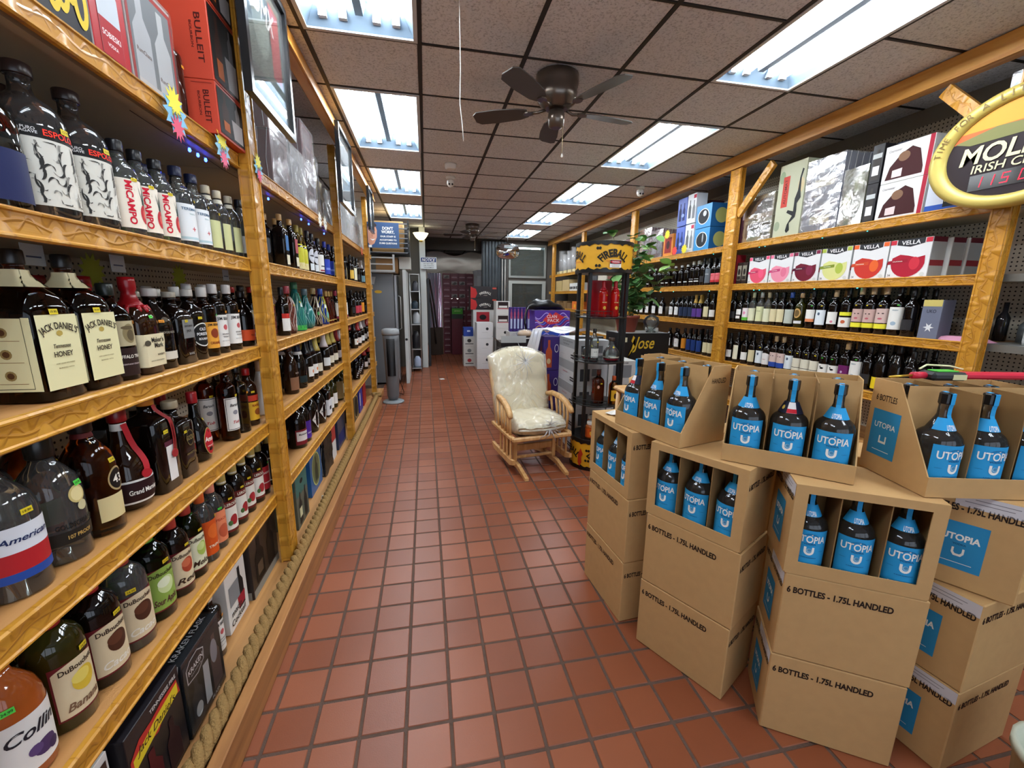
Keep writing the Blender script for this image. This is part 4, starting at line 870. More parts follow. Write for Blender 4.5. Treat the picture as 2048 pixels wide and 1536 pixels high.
lbox('gift_box', 'red gift box with pale bottle and SOBIESKI print', 1.43, 1.575, z, .11, .33, RD,
     [('x+', 'r', -.07, .07, 0, .018, '#e8e4e6'), ('x+', 'p', bpic(0, .03, .085, .27), '#b9c0c8'), ('x+', 'r', -.042, .042, .03, .12, '#a01822'), ('x+', 't', 'SOBIESKI', 0, .085, .014, '#f0e4e4', .07), ('x+', 't', 'VODKA', 0, .06, .009, '#f0e4e4', .04), ('y-', 'r', -.054, .054, 0, .33, '#cfc8c8')])
t = lbox('window_box', 'red-framed clear window box holding two white cream bottles', 1.58, 1.83, z, .13, .32, pm('#c9c6c2', .4),
     [('x+', 'r', -.12, .12, .01, .31, '#b8322c'), ('x+', 'r', -.108, .108, .02, .296, '#8d9296'), ('x+', 'p', bpic(-.055, .022, .085, .26), '#d4d6da'), ('x+', 'p', bpic(.052, .022, .085, .26), '#dcdee0'), ('x+', 't', 'RumChata', -.055, .12, .012, '#6a4a3a', .07), ('x+', 't', 'RumChata', .052, .08, .012, '#6a4a3a', .07), ('x+', 'r', -.1, .1, .025, .04, '#e4dedd'), ('y-', 'r', -.06, .06, .01, .31, '#9aa0a4')])
wrapfilm(t, (.13, .246, .32), sheet(opac=.05, bump=.4, bscale=5.), .003)
t = bottle('darktall') if 'darktall' in _bot else bottle('darktall')
t.location = (-.86, 1.872, z+.001); tag(t, 'slim dark bottle with cream label wedged beside the orange boxes', 'bottle')
bl = [('y-', 't', 'BULLEIT', .058, .6, .026, '#4a1410', .15, 0, -PI/2), ('x+', 'r', -.11, .11, .01, .9, '#14100f')]
for k, (z0, h_, w_) in enumerate(((.0045, .182, 'lower'), (.188, .27, 'upper'), (.46, .2, 'topmost'))):
    m_ = h_/2
    lbox('gift_box', w_+' orange-red bourbon gift box with lettered side and bottle window', 1.95, 2.187, z+z0, .2, h_, OR,
      [('y-', 't', 'BULLEIT', .066, m_+.0, .02, '#4a1410', h_*.62, 0, -PI/2), ('y-', 't', 'BOURBON', .042, m_+.01, .008, '#4a1410', h_*.45, 0, -PI/2), ('y-', 'r', .02, .09, h_-.012, h_-.010, '#7a2018'),
       ('x+', 'r', -.11, .11, .01, h_-.01, '#14100f'), ('x+', 'p', bpic(-.05, .015, .06, h_*.85), '#3a1c10'), ('x+', 'p', [(0.01, .02), (.095, .02), (.1, h_*.5), (.0, h_*.5)], '#c3bfc0'), ('x+', 'p', bpic(.06, h_*.5, .04, h_*.42), '#7a7678'), ('x+', 'r', -.075, -.025, .03, h_*.35, '#c8682c')], xf=-.752)
    lbox('gift_box', w_+' orange bourbon gift box in the rear column', 1.95, 2.187, z+z0, .19, h_, OR, xf=-.985)
lbox('gift_box', 'dark red gift box lying behind the picture frame', 2.2, 2.44, z, .2, .3, MAR, [('x+', 'r', -.08, .08, .05, .2, '#2a1014')])
# second bay
coll = [('y-', 't', 'COLLECTION', .01, .14, .02, '#8a5a66', .22, 0, PI/2), ('x+', 'r', -.1, .1, .03, .27, '#3a0f1a'), ('x+', 't', 'COLLECTION', 0, .15, .018, '#a87a84', .16)]
for y0, y1, n in ((2.75, 3.06, 2), (3.42, 3.75, 2)):
    for k in range(n):
        w_ = ('lower', 'upper')[k]+' maroon collection case in clear wrap, '+('behind the first picture' if y0 < 3 else 'nearer the yellow tin')
        t = lbox('gift_case', w_, y0, y1, z+k*.3, .24, .296, MAR, coll, group='wrapped maroon cases'); wrapfilm(t, (.24, y1-y0-.004, .296), sheet(opac=.16, bump=1., bscale=7.))
t = lbox('gift_case', 'grey case in crumpled clear wrap between the maroon cases', 3.08, 3.4, z, .25, .34, pm('#4a4548', .5), [('x+', 'r', -.1, .1, .05, .28, '#2a2628')]); wrapfilm(t, (.25, .316, .34), sheet(opac=.3, bump=1., bscale=6.), .01)
for k, (y0, y1, h_) in enumerate(((3.785, 3.92, .47), (3.965, 4.1, .34))):
    t = lbox('gift_tin', ['tall yellow gift tin standing in a plastic bag', 'shorter yellow gift tin tied in a clear bag'][k], y0, y1, z, .14, h_, pm('#c0a22c', .35, .3), [('x+', 'r', -.05, .05, .06, .2, '#6a5420')], gap=.03); wrapfilm(t, (.14, y1-y0-.004, h_), sheet(opac=.28, bump=1., bscale=9.), .014)
for k, (y0, y1) in enumerate(((4.15, 4.3), (4.35, 4.55), (4.6, 4.82))):
    t = lbox('gift_bag', ORD[k]+' knotted clear plastic bag with boxed bottle, right of the yellow tins', y0, y1, z, .16, .3-.03*k, pm('#5d5a58', .5), [('x+', 'r', -.05, .05, .04, .2, '#8d8a86')], gap=.03); wrapfilm(t, (.16, y1-y0-.004, .3-.03*k), sheet(opac=.4, bump=1., bscale=9.), .016)
for k, (y0, y1, h_) in enumerate(((5.0, 5.35, .34), (5.38, 5.75, .44), (5.8, 6.1, .3))):
    t = lbox('wrapped_pack', ORD[k]+' white shrink-wrapped pack on the third left bay top shelf', y0, y1, z, .3, h_, pm('#b9bfc0', .5), [('x+', 'r', -.1, .1, .05, .2, '#8aa0a0'), ('x+', 'r', -.12, .12, .22, .24, '#6a7a7c')]); wrapfilm(t, (.3, y1-y0-.004, h_), sheet(opac=.35, bump=1., bscale=8.), .012)
tag(B().box(-1.24, -.95, 6.18, 6.6, z+.001, z+.3, CARD, ch=.003).obj('carton'), 'plain brown carton at the far end of the left top shelf', 'box')
# floor level
z = .105
lbox('carton', 'white and red carton with brown bottle print, partly cut by the frame', .80, 1.0, z, .2, .3, WHITE, [('x+', 'r', -.09, .09, .09, .28, '#4a352a'), ('x+', 'p', [(-.095, .0), (.095, 0), (.095, .1), (0, .06), (-.095, .11)], '#e6e2e2'), ('x+', 't', 'BEAN', .02, .04, .02, '#3a2a26', .09), ('z+', 'r', -.09, .09, -.09, .09, '#e4e2e0')], xf=-.80)
lbox('gift_box', 'black whiskey gift box with yellow flame band', 1.01, 1.245, z, .2, .30, BK, [('x+', 'p', [(-.11, .17), (-.05, .2), (0, .19), (.04, .22), (.11, .21), (.1, .26), (.03, .26), (-.02, .25), (-.07, .25), (-.11, .22)], '#b8322a'), ('x+', 'p', [(-.1, .18), (0, .2), (.1, .215), (.1, .25), (0, .24), (-.1, .215)], '#d8c02c'), ('x+', 't', "Jack Daniel's", 0, .217, .022, '#2a1a14', .17, .3), ('x+', 't', 'TENNESSEE FIRE', .04, .275, .012, '#d8d4d0', .12), ('x+', 'p', bpic(-.04, .015, .07, .16), '#4a1418'), ('x+', 'p', bpic(.05, .015, .06, .16), '#2a1416'), ('z+', 't', 'FIRE', .05, .04, .02, '#aaa', .08, 0, PI/2)], xf=-.772)
t = lbox('gift_box', 'black and blue flask gift box with octagonal badge', 1.25, 1.485, z, .2, .28, pm('#10161b', .25), [('x+', 'r', -.112, .112, .012, .262, '#1a2328'), ('x+', 'r', -.1, .108, .03, .18, '#0c0d0f'),
    ('x+', 'p', [(-.02, .03), (.018, .03), (.022, .175), (-.012, .178)], '#c3c5c8'), ('x+', 'p', bpic(-.06, .032, .06, .15), '#2a2c30'), ('x+', 'p', bpic(.065, .032, .06, .2), '#5d4a46'), ('x+', 'e', .06, .17, .022, .045, '#9a9aa4'), ('x+', 'e', -.06, .06, .02, .025, '#b8b8b8'),
    ('x+', 'p', [(-.1, .19), (-.04, .18), (.0, .2), (.005, .24), (-.03, .262), (-.075, .258), (-.1, .24)], '#c8cacc'), ('x+', 'p', [(-.096, .193), (-.042, .184), (-.004, .202), (.001, .238), (-.031, .258), (-.074, .254), (-.096, .238)], '#15171a'), ('x+', 't', 'KRAKEN', -.047, .222, .018, '#eef0f2', .085), ('x+', 't', 'BLACK SPICED RUM', -.047, .203, .005, '#b8bcc0', .06),
    ('x+', 't', 'FLASK', .04, .018, .012, '#c8c8c8', .05), ('z+', 't', 'KRAKEN FLASK', .065, .0, .018, '#e6eaee', .19, 0, PI/2), ('z+', 'r', -.09, .04, -.09, .1, '#0c1014'), ('y-', 'r', -.09, .09, .02, .262, '#16222a'), ('y-', 'e', .03, .1, .04, .06, '#2c4450')], xf=-.768)
wrapfilm(t, (.2, .231, .28), sheet(opac=.01, bump=.3, bscale=4.), .003)
t = bottle('jbwhite'); t.location = (-.86, 1.60, z+.001); t.rotation_euler = (0, 0, -.15); tag(t, 'dark whiskey bottle with white label on the floor shelf, behind black boxes', 'bottle')
t = lbox('gift_box', 'white carton reading made Cocktail with red glass print', 1.69, 1.88, z, .16, .27, WHITE, [('x+', 'p', bpic(.03, .05, .06, .19), '#15161a'), ('x+', 'r', -.07, .02, .11, .2, '#8c9094'), ('x+', 'p', [(.0, .06), (.06, .06), (.065, .11), (-.005, .11)], '#a01c30'), ('x+', 't', 'made', -.02, .075, .026, '#15161a', .09), ('x+', 't', 'Cocktail', -.01, .035, .026, '#15161a', .13)], xf=-.835)
lbox('gift_box', 'dark brown window gift box with pale grey foot', 1.90, 2.24, z, .26, .3, pm('#2a2220', .4), [('x+', 'r', -.165, .165, 0, .04, '#8f8d84'), ('x+', 'p', bpic(-.07, .05, .1, .22), '#15100e'), ('x+', 'p', bpic(.07, .05, .09, .22), '#1c1512'), ('y-', 'r', -.12, .12, 0, .04, '#8f8d84'), ('x+', 'r', -.1, -.04, .08, .14, '#5d4a38')])
lbox('gift_box', 'grey-green window box with teal top and punched handle', 2.5, 2.74, z, .14, .33, pm('#5a5d4e', .5), [('x+', 'r', -.115, .115, .2, .325, '#3d6a62'), ('x+', 'e', 0, .275, .03, .016, '#141816'), ('x+', 'p', bpic(-.05, .02, .06, .2), '#2a2622'), ('x+', 'p', bpic(.055, .02, .06, .2), '#2a2622'), ('x+', 'r', -.075, -.025, .06, .12, '#d8d2a8'), ('y-', 'r', -.065, .065, .25, .328, '#3d6a62'), ('y-', 't', 'IRISH WHISKEY', 0, .13, .02, '#3a4038', .2, 0, PI/2)], xf=-.79)
tt = tag(B().lathe([(.055, 0), (.057, .01), (.057, .3), (.05, .31)], 24, pm('#b9a468', .4, .3)).obj('gift_tin', None, (-.93, 2.83, z+.001)), 'round tan gift tin behind the teal-topped box', 'tin')
lbox('gift_box', 'blue gift box with large gold-ringed oval window', 2.93, 3.24, z, .18, .32, pm('#1c5a96', .4), [('x+', 'e', 0, .16, .11, .125, '#b9c27a'), ('x+', 'e', 0, .16, .1, .115, '#6a6f4a'), ('x+', 'p', bpic(.0, .07, .08, .18), '#3d4030')])
t = lbox('gift_bag', 'bottle pack in shiny black plastic on the floor shelf', 3.3, 3.56, z, .17, .28, BK); wrapfilm(t, (.17, .256, .28), sheet('#333333', opac=.02, bump=1., bscale=12.), .012)
lbox('gift_box', 'white and red gift box beyond the shiny black pack', 3.6, 3.78, z, .16, .31, pm('#b02a30', .4), [('x+', 'r', -.08, .08, 0, .16, '#d8d6d4')])
lbox('gift_box', 'slate blue gift box against the second post', 3.88, 4.24, z, .18, .32, pm('#2c3c58', .4), [('x+', 'r', -.15, .15, .03, .14, '#1f2c6a')])
lbox('gift_box', 'black gift box with thin gold ring beyond the second post', 4.75, 5.08, z, .18, .31, BK, [('x+', 'e', 0, .15, .13, .13, '#cdb87a'), ('x+', 'e', 0, .15, .12, .12, '#15120f')])
lbox('gift_box', 'royal blue carrier box with small white bottle print', 5.15, 5.42, z, .17, .33, pm('#1a2c9a', .4), [('x+', 'r', -.09, -.04, .08, .24, '#e4e6ee'), ('x+', 'r', -.05, .05, .28, .31, '#16227a'), ('y-', 'r', -.03, .03, .06, .24, '#dfe4f0')])
lbox('gift_box', 'red gift box half hidden behind the royal blue box', 5.5, 5.72, z, .16, .32, RD)
t = thing('box_flap', 'white crumpled paper price card on the floor shelf beside the rope', 'card', (-.75, 2.86, .106))
B().add([(0, 0, .001), (.04, .0, .02), (.03, .09, .012), (-.02, .1, .001), (.0, .05, .03)], [(0, 1, 4), (1, 2, 4), (2, 3, 4), (3, 0, 4)], WHITE) if False else None
cb = B(); cb.add([(0, 0, .001), (.03, .0, .012), (.025, .09, .01), (-.02, .1, .001), (.0, .05, .02)], [(0, 1, 4), (1, 2, 4), (2, 3, 4), (3, 0, 4)], WHITE); cb.obj('paper', t)

# shelf cards under the upper left shelf
for k, (y, x) in enumerate(((1.06, -.87), (1.22, -.9), (1.5, -.9), (2.2, -.9))):
    t = thing('shelf_card', f'{ORD[k]} small pale price card hanging under the upper left shelf', 'price card', (x, y, 1.6)); b = B(); b.box(-.001, 0, -.03, .03, -.03, .019, pm('#a8b4bc', .4)); b.box(.0002, .0006, -.02, .02, -.012, -.008, pm('#3a4a6a', .5)); b.obj('card', t)
for k, y in enumerate((1.55, 2.02)):
    t = thing('price_burst', f'{ORD[k]} olive-yellow star card under the upper left shelf', 'price card', (-1.0, y, 1.575)); B().prism(star(0, 0, .055, .035, 12), -.001, 0, paper('#8f9a2c'), 'x').obj('card', t)
# starburst price cards on the top fascia, framed pictures
def burst(words, x, y, z_, s, cols, ax=1):
    t = thing('price_burst', words, 'price card', (x, y, z_)); b = B()
    for k, c in enumerate(cols): b.prism([(a, c_) for a, c_ in star(0, (0, .035, -.04)[k % 3]*s/.07, s*(1, .7, .6)[k % 3], s*(.62, .4, .3)[k % 3], 11)], .001*k*ax, .001*k*ax+.0008*ax, paper(c), 'x')
    b.text('SALE', .014, INK, (lambda u, v: (.0045, u, v)) if ax > 0 else (lambda u, v: (-.0045, -u, v)), .05); b.obj('card', t); return t
burst('first starburst price card on the left top shelf edge, below the cream bottles', -.766, 1.66, 2.07, .07, ['#7fb8d8', '#e8dc4a', '#d84a6a'])
burst('second starburst price card, below the orange boxes', -.766, 1.98, 2.07, .065, ['#8fc4dc', '#e8dc4a', '#d85a7a'])
burst('starburst price card pinned on the first wooden post', -.739, 2.27, 2.08, .055, ['#7fb8d8', '#e8dc4a', '#d84a6a'])
burst('coral star card at the far end of the left top shelf edge', -.766, 5.7, 2.06, .06, ['#d8604a'])
for k, y in enumerate((3.55, 3.72)): burst(f'{ORD[k]} white flame-shaped card hanging under the yellow tins', -.766, y, 2.07, .06, ['#e6e4d8'])
def picture(words, x, y0, y1, z0, z1, inner):
    t = thing('picture_frame', words, 'picture', (x, 0, 0)); f = B(); k = .028
    for a in ((y0, y1, z0, z0+k), (y0, y1, z1-k, z1), (y0, y0+k, z0+k, z1-k), (y1-k, y1, z0+k, z1-k)): f.box(-.012, .018, *a, pm('#17191c', .25))
    f.obj('frame', t); b = B(); b.box(-.01, -.006, y0+k, y1-k, z0+k, z1-k, paper('#3d4a48')); inner(b, y0+k, y1-k, z0+k, z1-k); b.obj('poster', t)
    B().box(.002, .004, y0+k, y1-k, z0+k, z1-k, sheet(opac=.02, bump=0., gl=.02)).obj('glass', t)
def in1(b, y0, y1, z0, z1):
    P0 = PL['x+'](-.0052)
    b.flat(rc(y0+.03, y1-.03, z0+.13, z1-.02), P0, paper('#5a6a62')); b.flat(rc(y0+.05, y1-.09, z0+.3, z1-.06), PL['x+'](-.005), paper('#2c3a34'))
    b.flat(rc(y1-.17, y1-.05, z0+.18, z1-.05), PL['x+'](-.0048), paper('#a8484c')); b.flat(ell((y0+y1)/2-.04, z0+.34, .1, .14), PL['x+'](-.0046), paper('#7d8a80'))
    b.text('DMX', .09, paper('#e6e4e0'), lambda u, v: (-.0042, (y0+y1)/2+.02+u, z1-.13+v), .26, .02, .3)
def in2(b, y0, y1, z0, z1):
    b.flat(rc(y0+.03, y1-.03, z0+.05, z1-.05), PL['x+'](-.005), paper('#b9c3c8')); b.flat(rc(y0+.08, y1-.08, z0+.2, z1-.2), PL['x+'](-.0045), paper('#5d6a72'))
picture('large black framed music poster hung on the first left post', -.645, 1.955, 2.52, 2.275, 2.86, in1)
picture('black framed poster hung on the second left post', -.645, 3.76, 4.37, 2.245, 2.84, in2)
picture('small black framed poster near the cooler', -.645, 5.55, 5.95, 2.3, 2.8, in2)

# ------------------------------------------------------------------ boxed goods on the right
XR = 3.08
def rbox(name, words, y0, y1, z, d_, h_, mat, prints=(), xf=XR, group='boxes on the right shelves', cat='box', rz=0.):
    return carton(name, words, cat, (xf+d_/2+.004, (y0+y1)/2, z+.0008), (d_, y1-y0-.004, h_), mat, prints, rz, group)
z = 2.06
cam1 = pm('#8a8266', .6)
for k in range(2):
    t = rbox('wrapped_pack', f'{("lower", "upper")[k]} shrink-wrapped camouflage bottle pack by the post', 3.42, 3.76, z+k*.205, .24, .2, cam1, [('x-', 'r', -.15, .15, .045, .17, '#1c1a1a'), ('x-', 'e', -.05, .1, .05, .04, '#2e2e26'), ('x-', 'e', .07, .11, .05, .04, '#2e3a2e'), ('x-', 'r', -.16, .16, .0, .04, '#8f7a5c')]); wrapfilm(t, (.24, .336, .2), sheet(opac=.08, bump=1., bscale=6.))
gun = [(-.035, .03), (-.01, .05), (-.02, .11), (.03, .15), (.035, .2), (.03, .26), (.06, .3), (.05, .36), (.045, .46), (.06, .52), (.045, .53), (.03, .46), (.025, .36), (.005, .3), (.005, .2), (-.05, .22), (-.06, .2), (0, .165), (-.04, .1), (-.05, .05)]
rbox('gift_box', 'tall camouflage gift box with black rifle and red panel', 3.12, 3.395, z, .14, .60, pm('#b3b59a', .6), [('x-', 'e', -.1, .5, .03, .05, '#8a9a7a'), ('x-', 'e', .1, .4, .03, .06, '#c8b890'), ('x-', 'e', -.1, .1, .03, .04, '#8f9a80'), ('x-', 'r', -.085, -.02, .25, .5, '#b83a2c'), ('x-', 't', 'AUTOMAT', -.052, .375, .026, '#5d1814', .2, 0, PI/2), ('x-', 'p', [(a*1.05+.05, b_) for a, b_ in gun], '#191a1c')])
for k in range(2):
    t = rbox('gift_case', f'{("lower", "upper")[k]} blue-grey case in crumpled clear wrap', 2.79, 3.1, z+k*.275, .28, .27, pm('#46506a', .5), [('x-', 'r', -.08, .09, .06, .12, '#b9b08c'), ('x-', 'r', -.1, .1, .16, .24, '#36405a')], group='wrapped blue-grey cases'); wrapfilm(t, (.28, .306, .27), sheet(opac=.2, bump=1., bscale=6.))
rbox('gift_case', 'dark blue case behind the crumpled wrapped cases', 2.6, 3.0, z, .17, .58, NAV, xf=XR+.295)
t = rbox('gift_bag', 'camouflage gift bag with pale writing GREEN HAT', 2.6, 2.775, z, .12, .40, pm('#5a5d46', .6), [('x-', 'e', .03, .3, .04, .07, '#8a8d70'), ('x-', 'e', -.04, .18, .03, .06, '#a8a888'), ('x-', 'e', .03, .08, .04, .04, '#3a3d30'), ('x-', 't', 'GREEN HAT', -.02, .26, .022, '#e4e6da', .2, 0, 1.2), ('x-', 'r', -.03, .05, .1, .11, '#dfe2dc'), ('x-', 'r', 0, .01, .06, .2, '#dfe2dc')]); wrapfilm(t, (.12, .171, .4), sheet(opac=.05, bump=.6, bscale=6.), .004)
for k, (y0, y1, z_, h_) in enumerate(((2.515, 2.595, z+.0, .26), (2.515, 2.595, z+.262, .25))):
    rbox('gift_box', f'{("lower", "upper")[k]} narrow black box with white-labelled bottle', y0-.0, y1, z_, .12, h_, BK, [('x-', 'p', bpic(0, .02, .05, h_-.05), '#3a3634'), ('x-', 'r', -.022, .022, .05, .11, '#d9d9d8'), ('x-', 'r', -.03, .03, .16, .19, '#b8bcbc')])
cg = [('x-', 'r', .115, .14, 0, .235, '#a01c34'), ('x-', 'p', [(-.12, .02), (.1, .02), (.1, .06), (.07, .17), (.02, .2), (-.04, .17), (-.1, .1)], '#3a1014'), ('x-', 'p', [(-.08, .03), (-.02, .03), (-.02, .08), (-.08, .075)], '#dcc8c8'), ('x-', 'e', -.02, .15, .035, .03, '#7a5a44'), ('x-', 't', 'Courvoisier', -.08, .2, .014, '#8a8488', .08, .2), ('y-', 't', 'Courvoisier', 0, .19, .013, '#5a5a60', .09), ('y-', 'r', -.08, .08, .03, .17, '#b9bdbc')]
for k in range(2): rbox('gift_box', f'{("lower", "upper")[k]} white and crimson cognac box with dark window', 2.215, 2.505, z+k*.237, .2, .235, pm('#d8d8d6', .5), cg)
rbox('gift_box', 'white and blue box with black and yellow bottle print', 1.98, 2.205, z, .16, .33, pm('#c3c9d8', .5), [('x-', 'r', -.11, .11, 0, .04, '#2c52a8'), ('x-', 'p', bpic(.03, .02, .09, .26), '#17181a'), ('x-', 'r', -.01, .07, .05, .15, '#cfc878'), ('x-', 'e', .03, .12, .02, .02, '#1c1c1c')])
t = rbox('wrapped_pack', 'blue carton in clear wrap on the rail behind the bar sign', 1.5, 1.9, z+.34, .3, .3, pm('#2c6a9a', .5), [('x-', 'e', 0, .15, .13, .11, '#1c1d22'), ('x-', 't', 'TORRES', 0, .15, .03, '#c8c4a0', .15)]); wrapfilm(t, (.3, .396, .3), sheet(opac=.15, bump=1., bscale=5.))
rbox('carton', 'plain brown carton under the wrapped blue carton behind the sign', 1.5, 1.9, z, .3, .328, CARD)
# boxed wines
z = 1.67
vc = [('#d8506a', '#e4567a', '#b8305a'), ('#e08aa0', '#d8708c', '#c04070'), ('#6a1028', '#7a2040', '#501030'), ('#d3d48a', '#a8b84a', '#7a8a2a'), ('#c03428', '#e0642c', '#c84a28'), ('#a81830', '#c83040', '#98182c')]
vn = ['coral', 'pale pink', 'dark burgundy', 'pale green', 'bright red with orange band', 'deep red with red band']
ys = [3.385, 3.13, 2.875, 2.62, 2.365, 2.115]
for (c1, c2, c3), nm, y in zip(vc, vn, ys):
    gl = [(.1*math.cos(t_), .1+.095*math.sin(t_)) for t_ in [PI+.15+(PI-.3)*k/12 for k in range(13)]]+[(.095, .135), (.05, .125), (0, .14), (-.05, .15), (-.095, .13)]
    rbox('wine_box', f'boxed wine with {nm} glass picture on white', y, y+.245, z, .115, .245, pm('#dedede', .5), [('x-', 'p', [(-.08, .245), (.08, .245), (.08, .212), (0, .195), (-.08, .212)], '#2c2c30'), ('x-', 't', 'VELLA', 0, .223, .025, '#eceaea', .11), ('x-', 'r', -.12, -.085, .215, .243, c2), ('x-', 'r', .085, .12, .215, .243, c2), ('x-', 'p', gl, c1), ('x-', 'e', .04, .09, .03, .04, c2), ('x-', 'p', [(-.12, .09), (0, .1), (0, .122), (-.12, .112)], c3), ('x-', 't', 'CALIFORNIA', -.06, .107, .006, '#eed', .06), ('x-', 't', '34', -.1, .02, .014, '#555', .018), ('x-', 'e', .095, .02, .014, .012, '#c8ccc8'), ('y-', 'r', -.055, .055, .0, .245, '#a8adad'), ('y-', 'r', -.055, .055, .07, .105, '#8c2a34'), ('y-', 'r', -.055, .055, .215, .245, '#5d1a28')], group='boxed wines in a row')
for k in (1, 2, 3): rbox('wine_box', f'{ORD[k-1]} grey-sided wine box stored behind the deep red one', 2.1-.012*k, 2.345-.012*k, z, .112, .24, pm('#c8cccc', .5), [('y-', 'r', -.05, .05, .0, .24, '#9fa4a4'), ('y-', 'r', -.05, .05, .07, .105, '#8c2a34'), ('y-', 'r', -.05, .05, .21, .24, '#5d1a28')], xf=XR+.118*k, group='wine boxes behind the deep red one')
rbox('gift_box', 'red gift box marked 19 beside the post', 3.80, 3.925, z, .1, .29, pm('#8a1824', .4), [('x-', 't', '19', 0, .14, .04, '#e0c8c8', .05), ('x-', 't', 'CRIMES', 0, .1, .01, '#e0c8c8', .05)])
for k in range(2): rbox('gift_box', f'{ORD[k]} dark box with old portrait beside the red one', 3.65+.07*k, 3.715+.07*k, z, .09, .21, pm('#2a1f1e', .4), [('x-', 'r', -.026, .026, .04, .18, '#8a8676'), ('x-', 'e', 0, .12, .016, .03, '#2a2624'), ('x-', 'r', -.022, .022, .045, .08, '#2a2624')])
# third bay, top shelf
z = 2.06
for k, (y0, y1) in enumerate(((5.52, 5.9), (5.225, 5.5))):
    t = rbox('gift_case', f'{ORD[k]} dark red case in glossy wrap behind the plant', y0, y1, z, .22, .42-.06*k, pm('#5d1420', .4), [('x-', 'r', -.12, -.01, .06, .3, '#a8a4a6'), ('x-', 'r', .02, .12, .06, .3, '#8a8488')]); wrapfilm(t, (.22, y1-y0-.004, .42-.06*k), sheet(opac=.2, bump=1., bscale=7.))
rbox('gift_case', 'dark maroon case standing on the top shelf behind the blue boxes', 4.62, 4.98, z, .2, .6, pm('#3c121a', .45), [('x-', 'r', -.1, .1, .3, .5, '#4a1822')], xf=XR+.2)
rbox('gift_box', 'orange and red gift box beside the yellow star card', 4.98, 5.2, z, .12, .27, pm('#d8842c', .4), [('x-', 'r', -.075, .075, .04, .23, '#8c2420'), ('x-', 'e', 0, .14, .04, .05, '#3a0f10')])
for k in range(2):
    rbox('gift_box', f'{("lower", "upper")[k]} periwinkle blue window box', 4.75, 4.93, z+k*.33, .14, .32, pm('#4a62b8', .4), [('x-', 'p', bpic(-.035, .06, .05, .2), '#1a2450'), ('x-', 'p', bpic(.04, .06, .05, .2), '#22306a'), ('x-', 'e', .02, .12, .03, .02, '#8aa0e0')])
    rbox('gift_box', f'{("lower", "upper")[k]} white window box next to the periwinkle one', 4.57, 4.74, z+k*.335, .14, .325, pm('#d4d8de', .4), [('x-', 'p', bpic(-.03, .06, .05, .2), '#5d6066'), ('x-', 'p', bpic(.045, .05, .05, .2), '#7d8086'), ('x-', 'r', .03, .08, .27, .31, '#b8304a')])
    rbox('gift_box', f'{("lower", "upper")[k]} bright blue box with oval window and green disc', 4.28, 4.55, z+k*.25, .3, .245, pm('#2f8ac6', .4), [('x-', 'e', 0, .12, .1, .085, '#e0e6e8'), ('x-', 'e', 0, .12, .09, .077, '#1a1d22'), ('x-', 'e', .02, .15, .03, .03, '#c8ccd0') if k else ('x-', 'e', .02, .14, .012, .05, '#9aa0a4'), ('y-', 'r', -.149, .149, 0, .245, '#1c5a92'), ('y-', 'e', -.02, .12, .08, .08, '#a8b06a')])
for k in range(3): rbox('gift_box', f'{ORD[k]} maroon bottle box above the bright blue boxes', 4.02+.09*k, 4.1+.09*k, z+.0, .12, .5, pm('#401820', .45), [('x-', 'p', bpic(0, .3, .04, .16), '#a89a94'), ('x-', 'r', -.03, .03, .43, .46, '#8c3a3c')], xf=XR+.31)
for k, (y, c, nm) in enumerate(((5.05, '#e0d02c', 'yellow'), (4.86, '#e0443c', 'red'), (4.66, '#e0d02c', 'second yellow'))):
    t = thing('price_burst', f'{nm} star price card on the right top shelf edge', 'price card', (3.038, y, z+.045+(.22 if k == 0 else 0))); B().prism(star(0, 0, .06, .04, 12), -.001, .0, paper(c), 'x').obj('card', t)
# clutter at the near end of the middle shelf
z = 1.29
def simple(name, words, cat, prof, mat, loc, seg=16, rot=None):
    o = B().lathe(prof, seg, mat).obj(name, None, loc, rot); tag(o, words, cat); return o
rbox('gift_box', 'grey-blue carton with yellow top beside the last wines', 1.99, 2.1, z, .1, .24, pm('#6a7084', .5), [('x-', 'r', -.05, .05, .2, .24, '#c8b86a'), ('x-', 't', 'UKO', 0, .17, .02, '#2c3040', .05), ('x-', 's', .0, .07, .012, .03, '#e0e4e8', 6)])
simple('toy_bottle', 'small green plastic squeeze bottle by the post', 'bottle', [(.018, 0), (.02, .05), (.014, .08), (.022, .11), (.012, .15), (.004, .18)], pm('#3fa63a', .4), (3.3, 1.93, z+.001))
simple('glue_stick', 'orange capped glue stick next to the green bottle', 'stationery', [(.014, 0), (.014, .06), (.016, .062), (.016, .1), (.012, .105)], pm('#d8643c', .4), (3.24, 1.88, z+.001))
simple('spray_bottle', 'white spray bottle on the near metal shelf', 'bottle', [(.035, 0), (.038, .02), (.038, .14), (.03, .17), (.013, .19), (.013, .21), (.018, .212), (.018, .25), (.01, .255)], pm('#d8dcdc', .4), (3.2, 1.63, z+.001))
simple('jug_bottle', 'wide amber glass demijohn on the near metal shelf', 'bottle', [(.08, 0), (.09, .03), (.085, .12), (.05, .2), (.02, .26), (.016, .3), (.02, .305), (.02, .32)], glass('#a89034', 1.36), (3.22, 1.47, z+.001), 24)
t = thing('cloth', 'pink and black cloth folded on the shelf edge', 'cloth', (3.14, 1.9, z+.001)); b = B(); b.add([(-.05, -.14, 0), (.05, -.14, 0), (.06, .12, 0), (-.04, .14, 0), (-.03, -.1, .03), (.03, -.1, .02), (.03, .1, .025), (-.02, .1, .02)], [(0, 1, 5, 4), (1, 2, 6, 5), (2, 3, 7, 6), (3, 0, 4, 7), (4, 5, 6, 7)], pm('#dc9ab4', .8), True); b.obj('fabric', t)
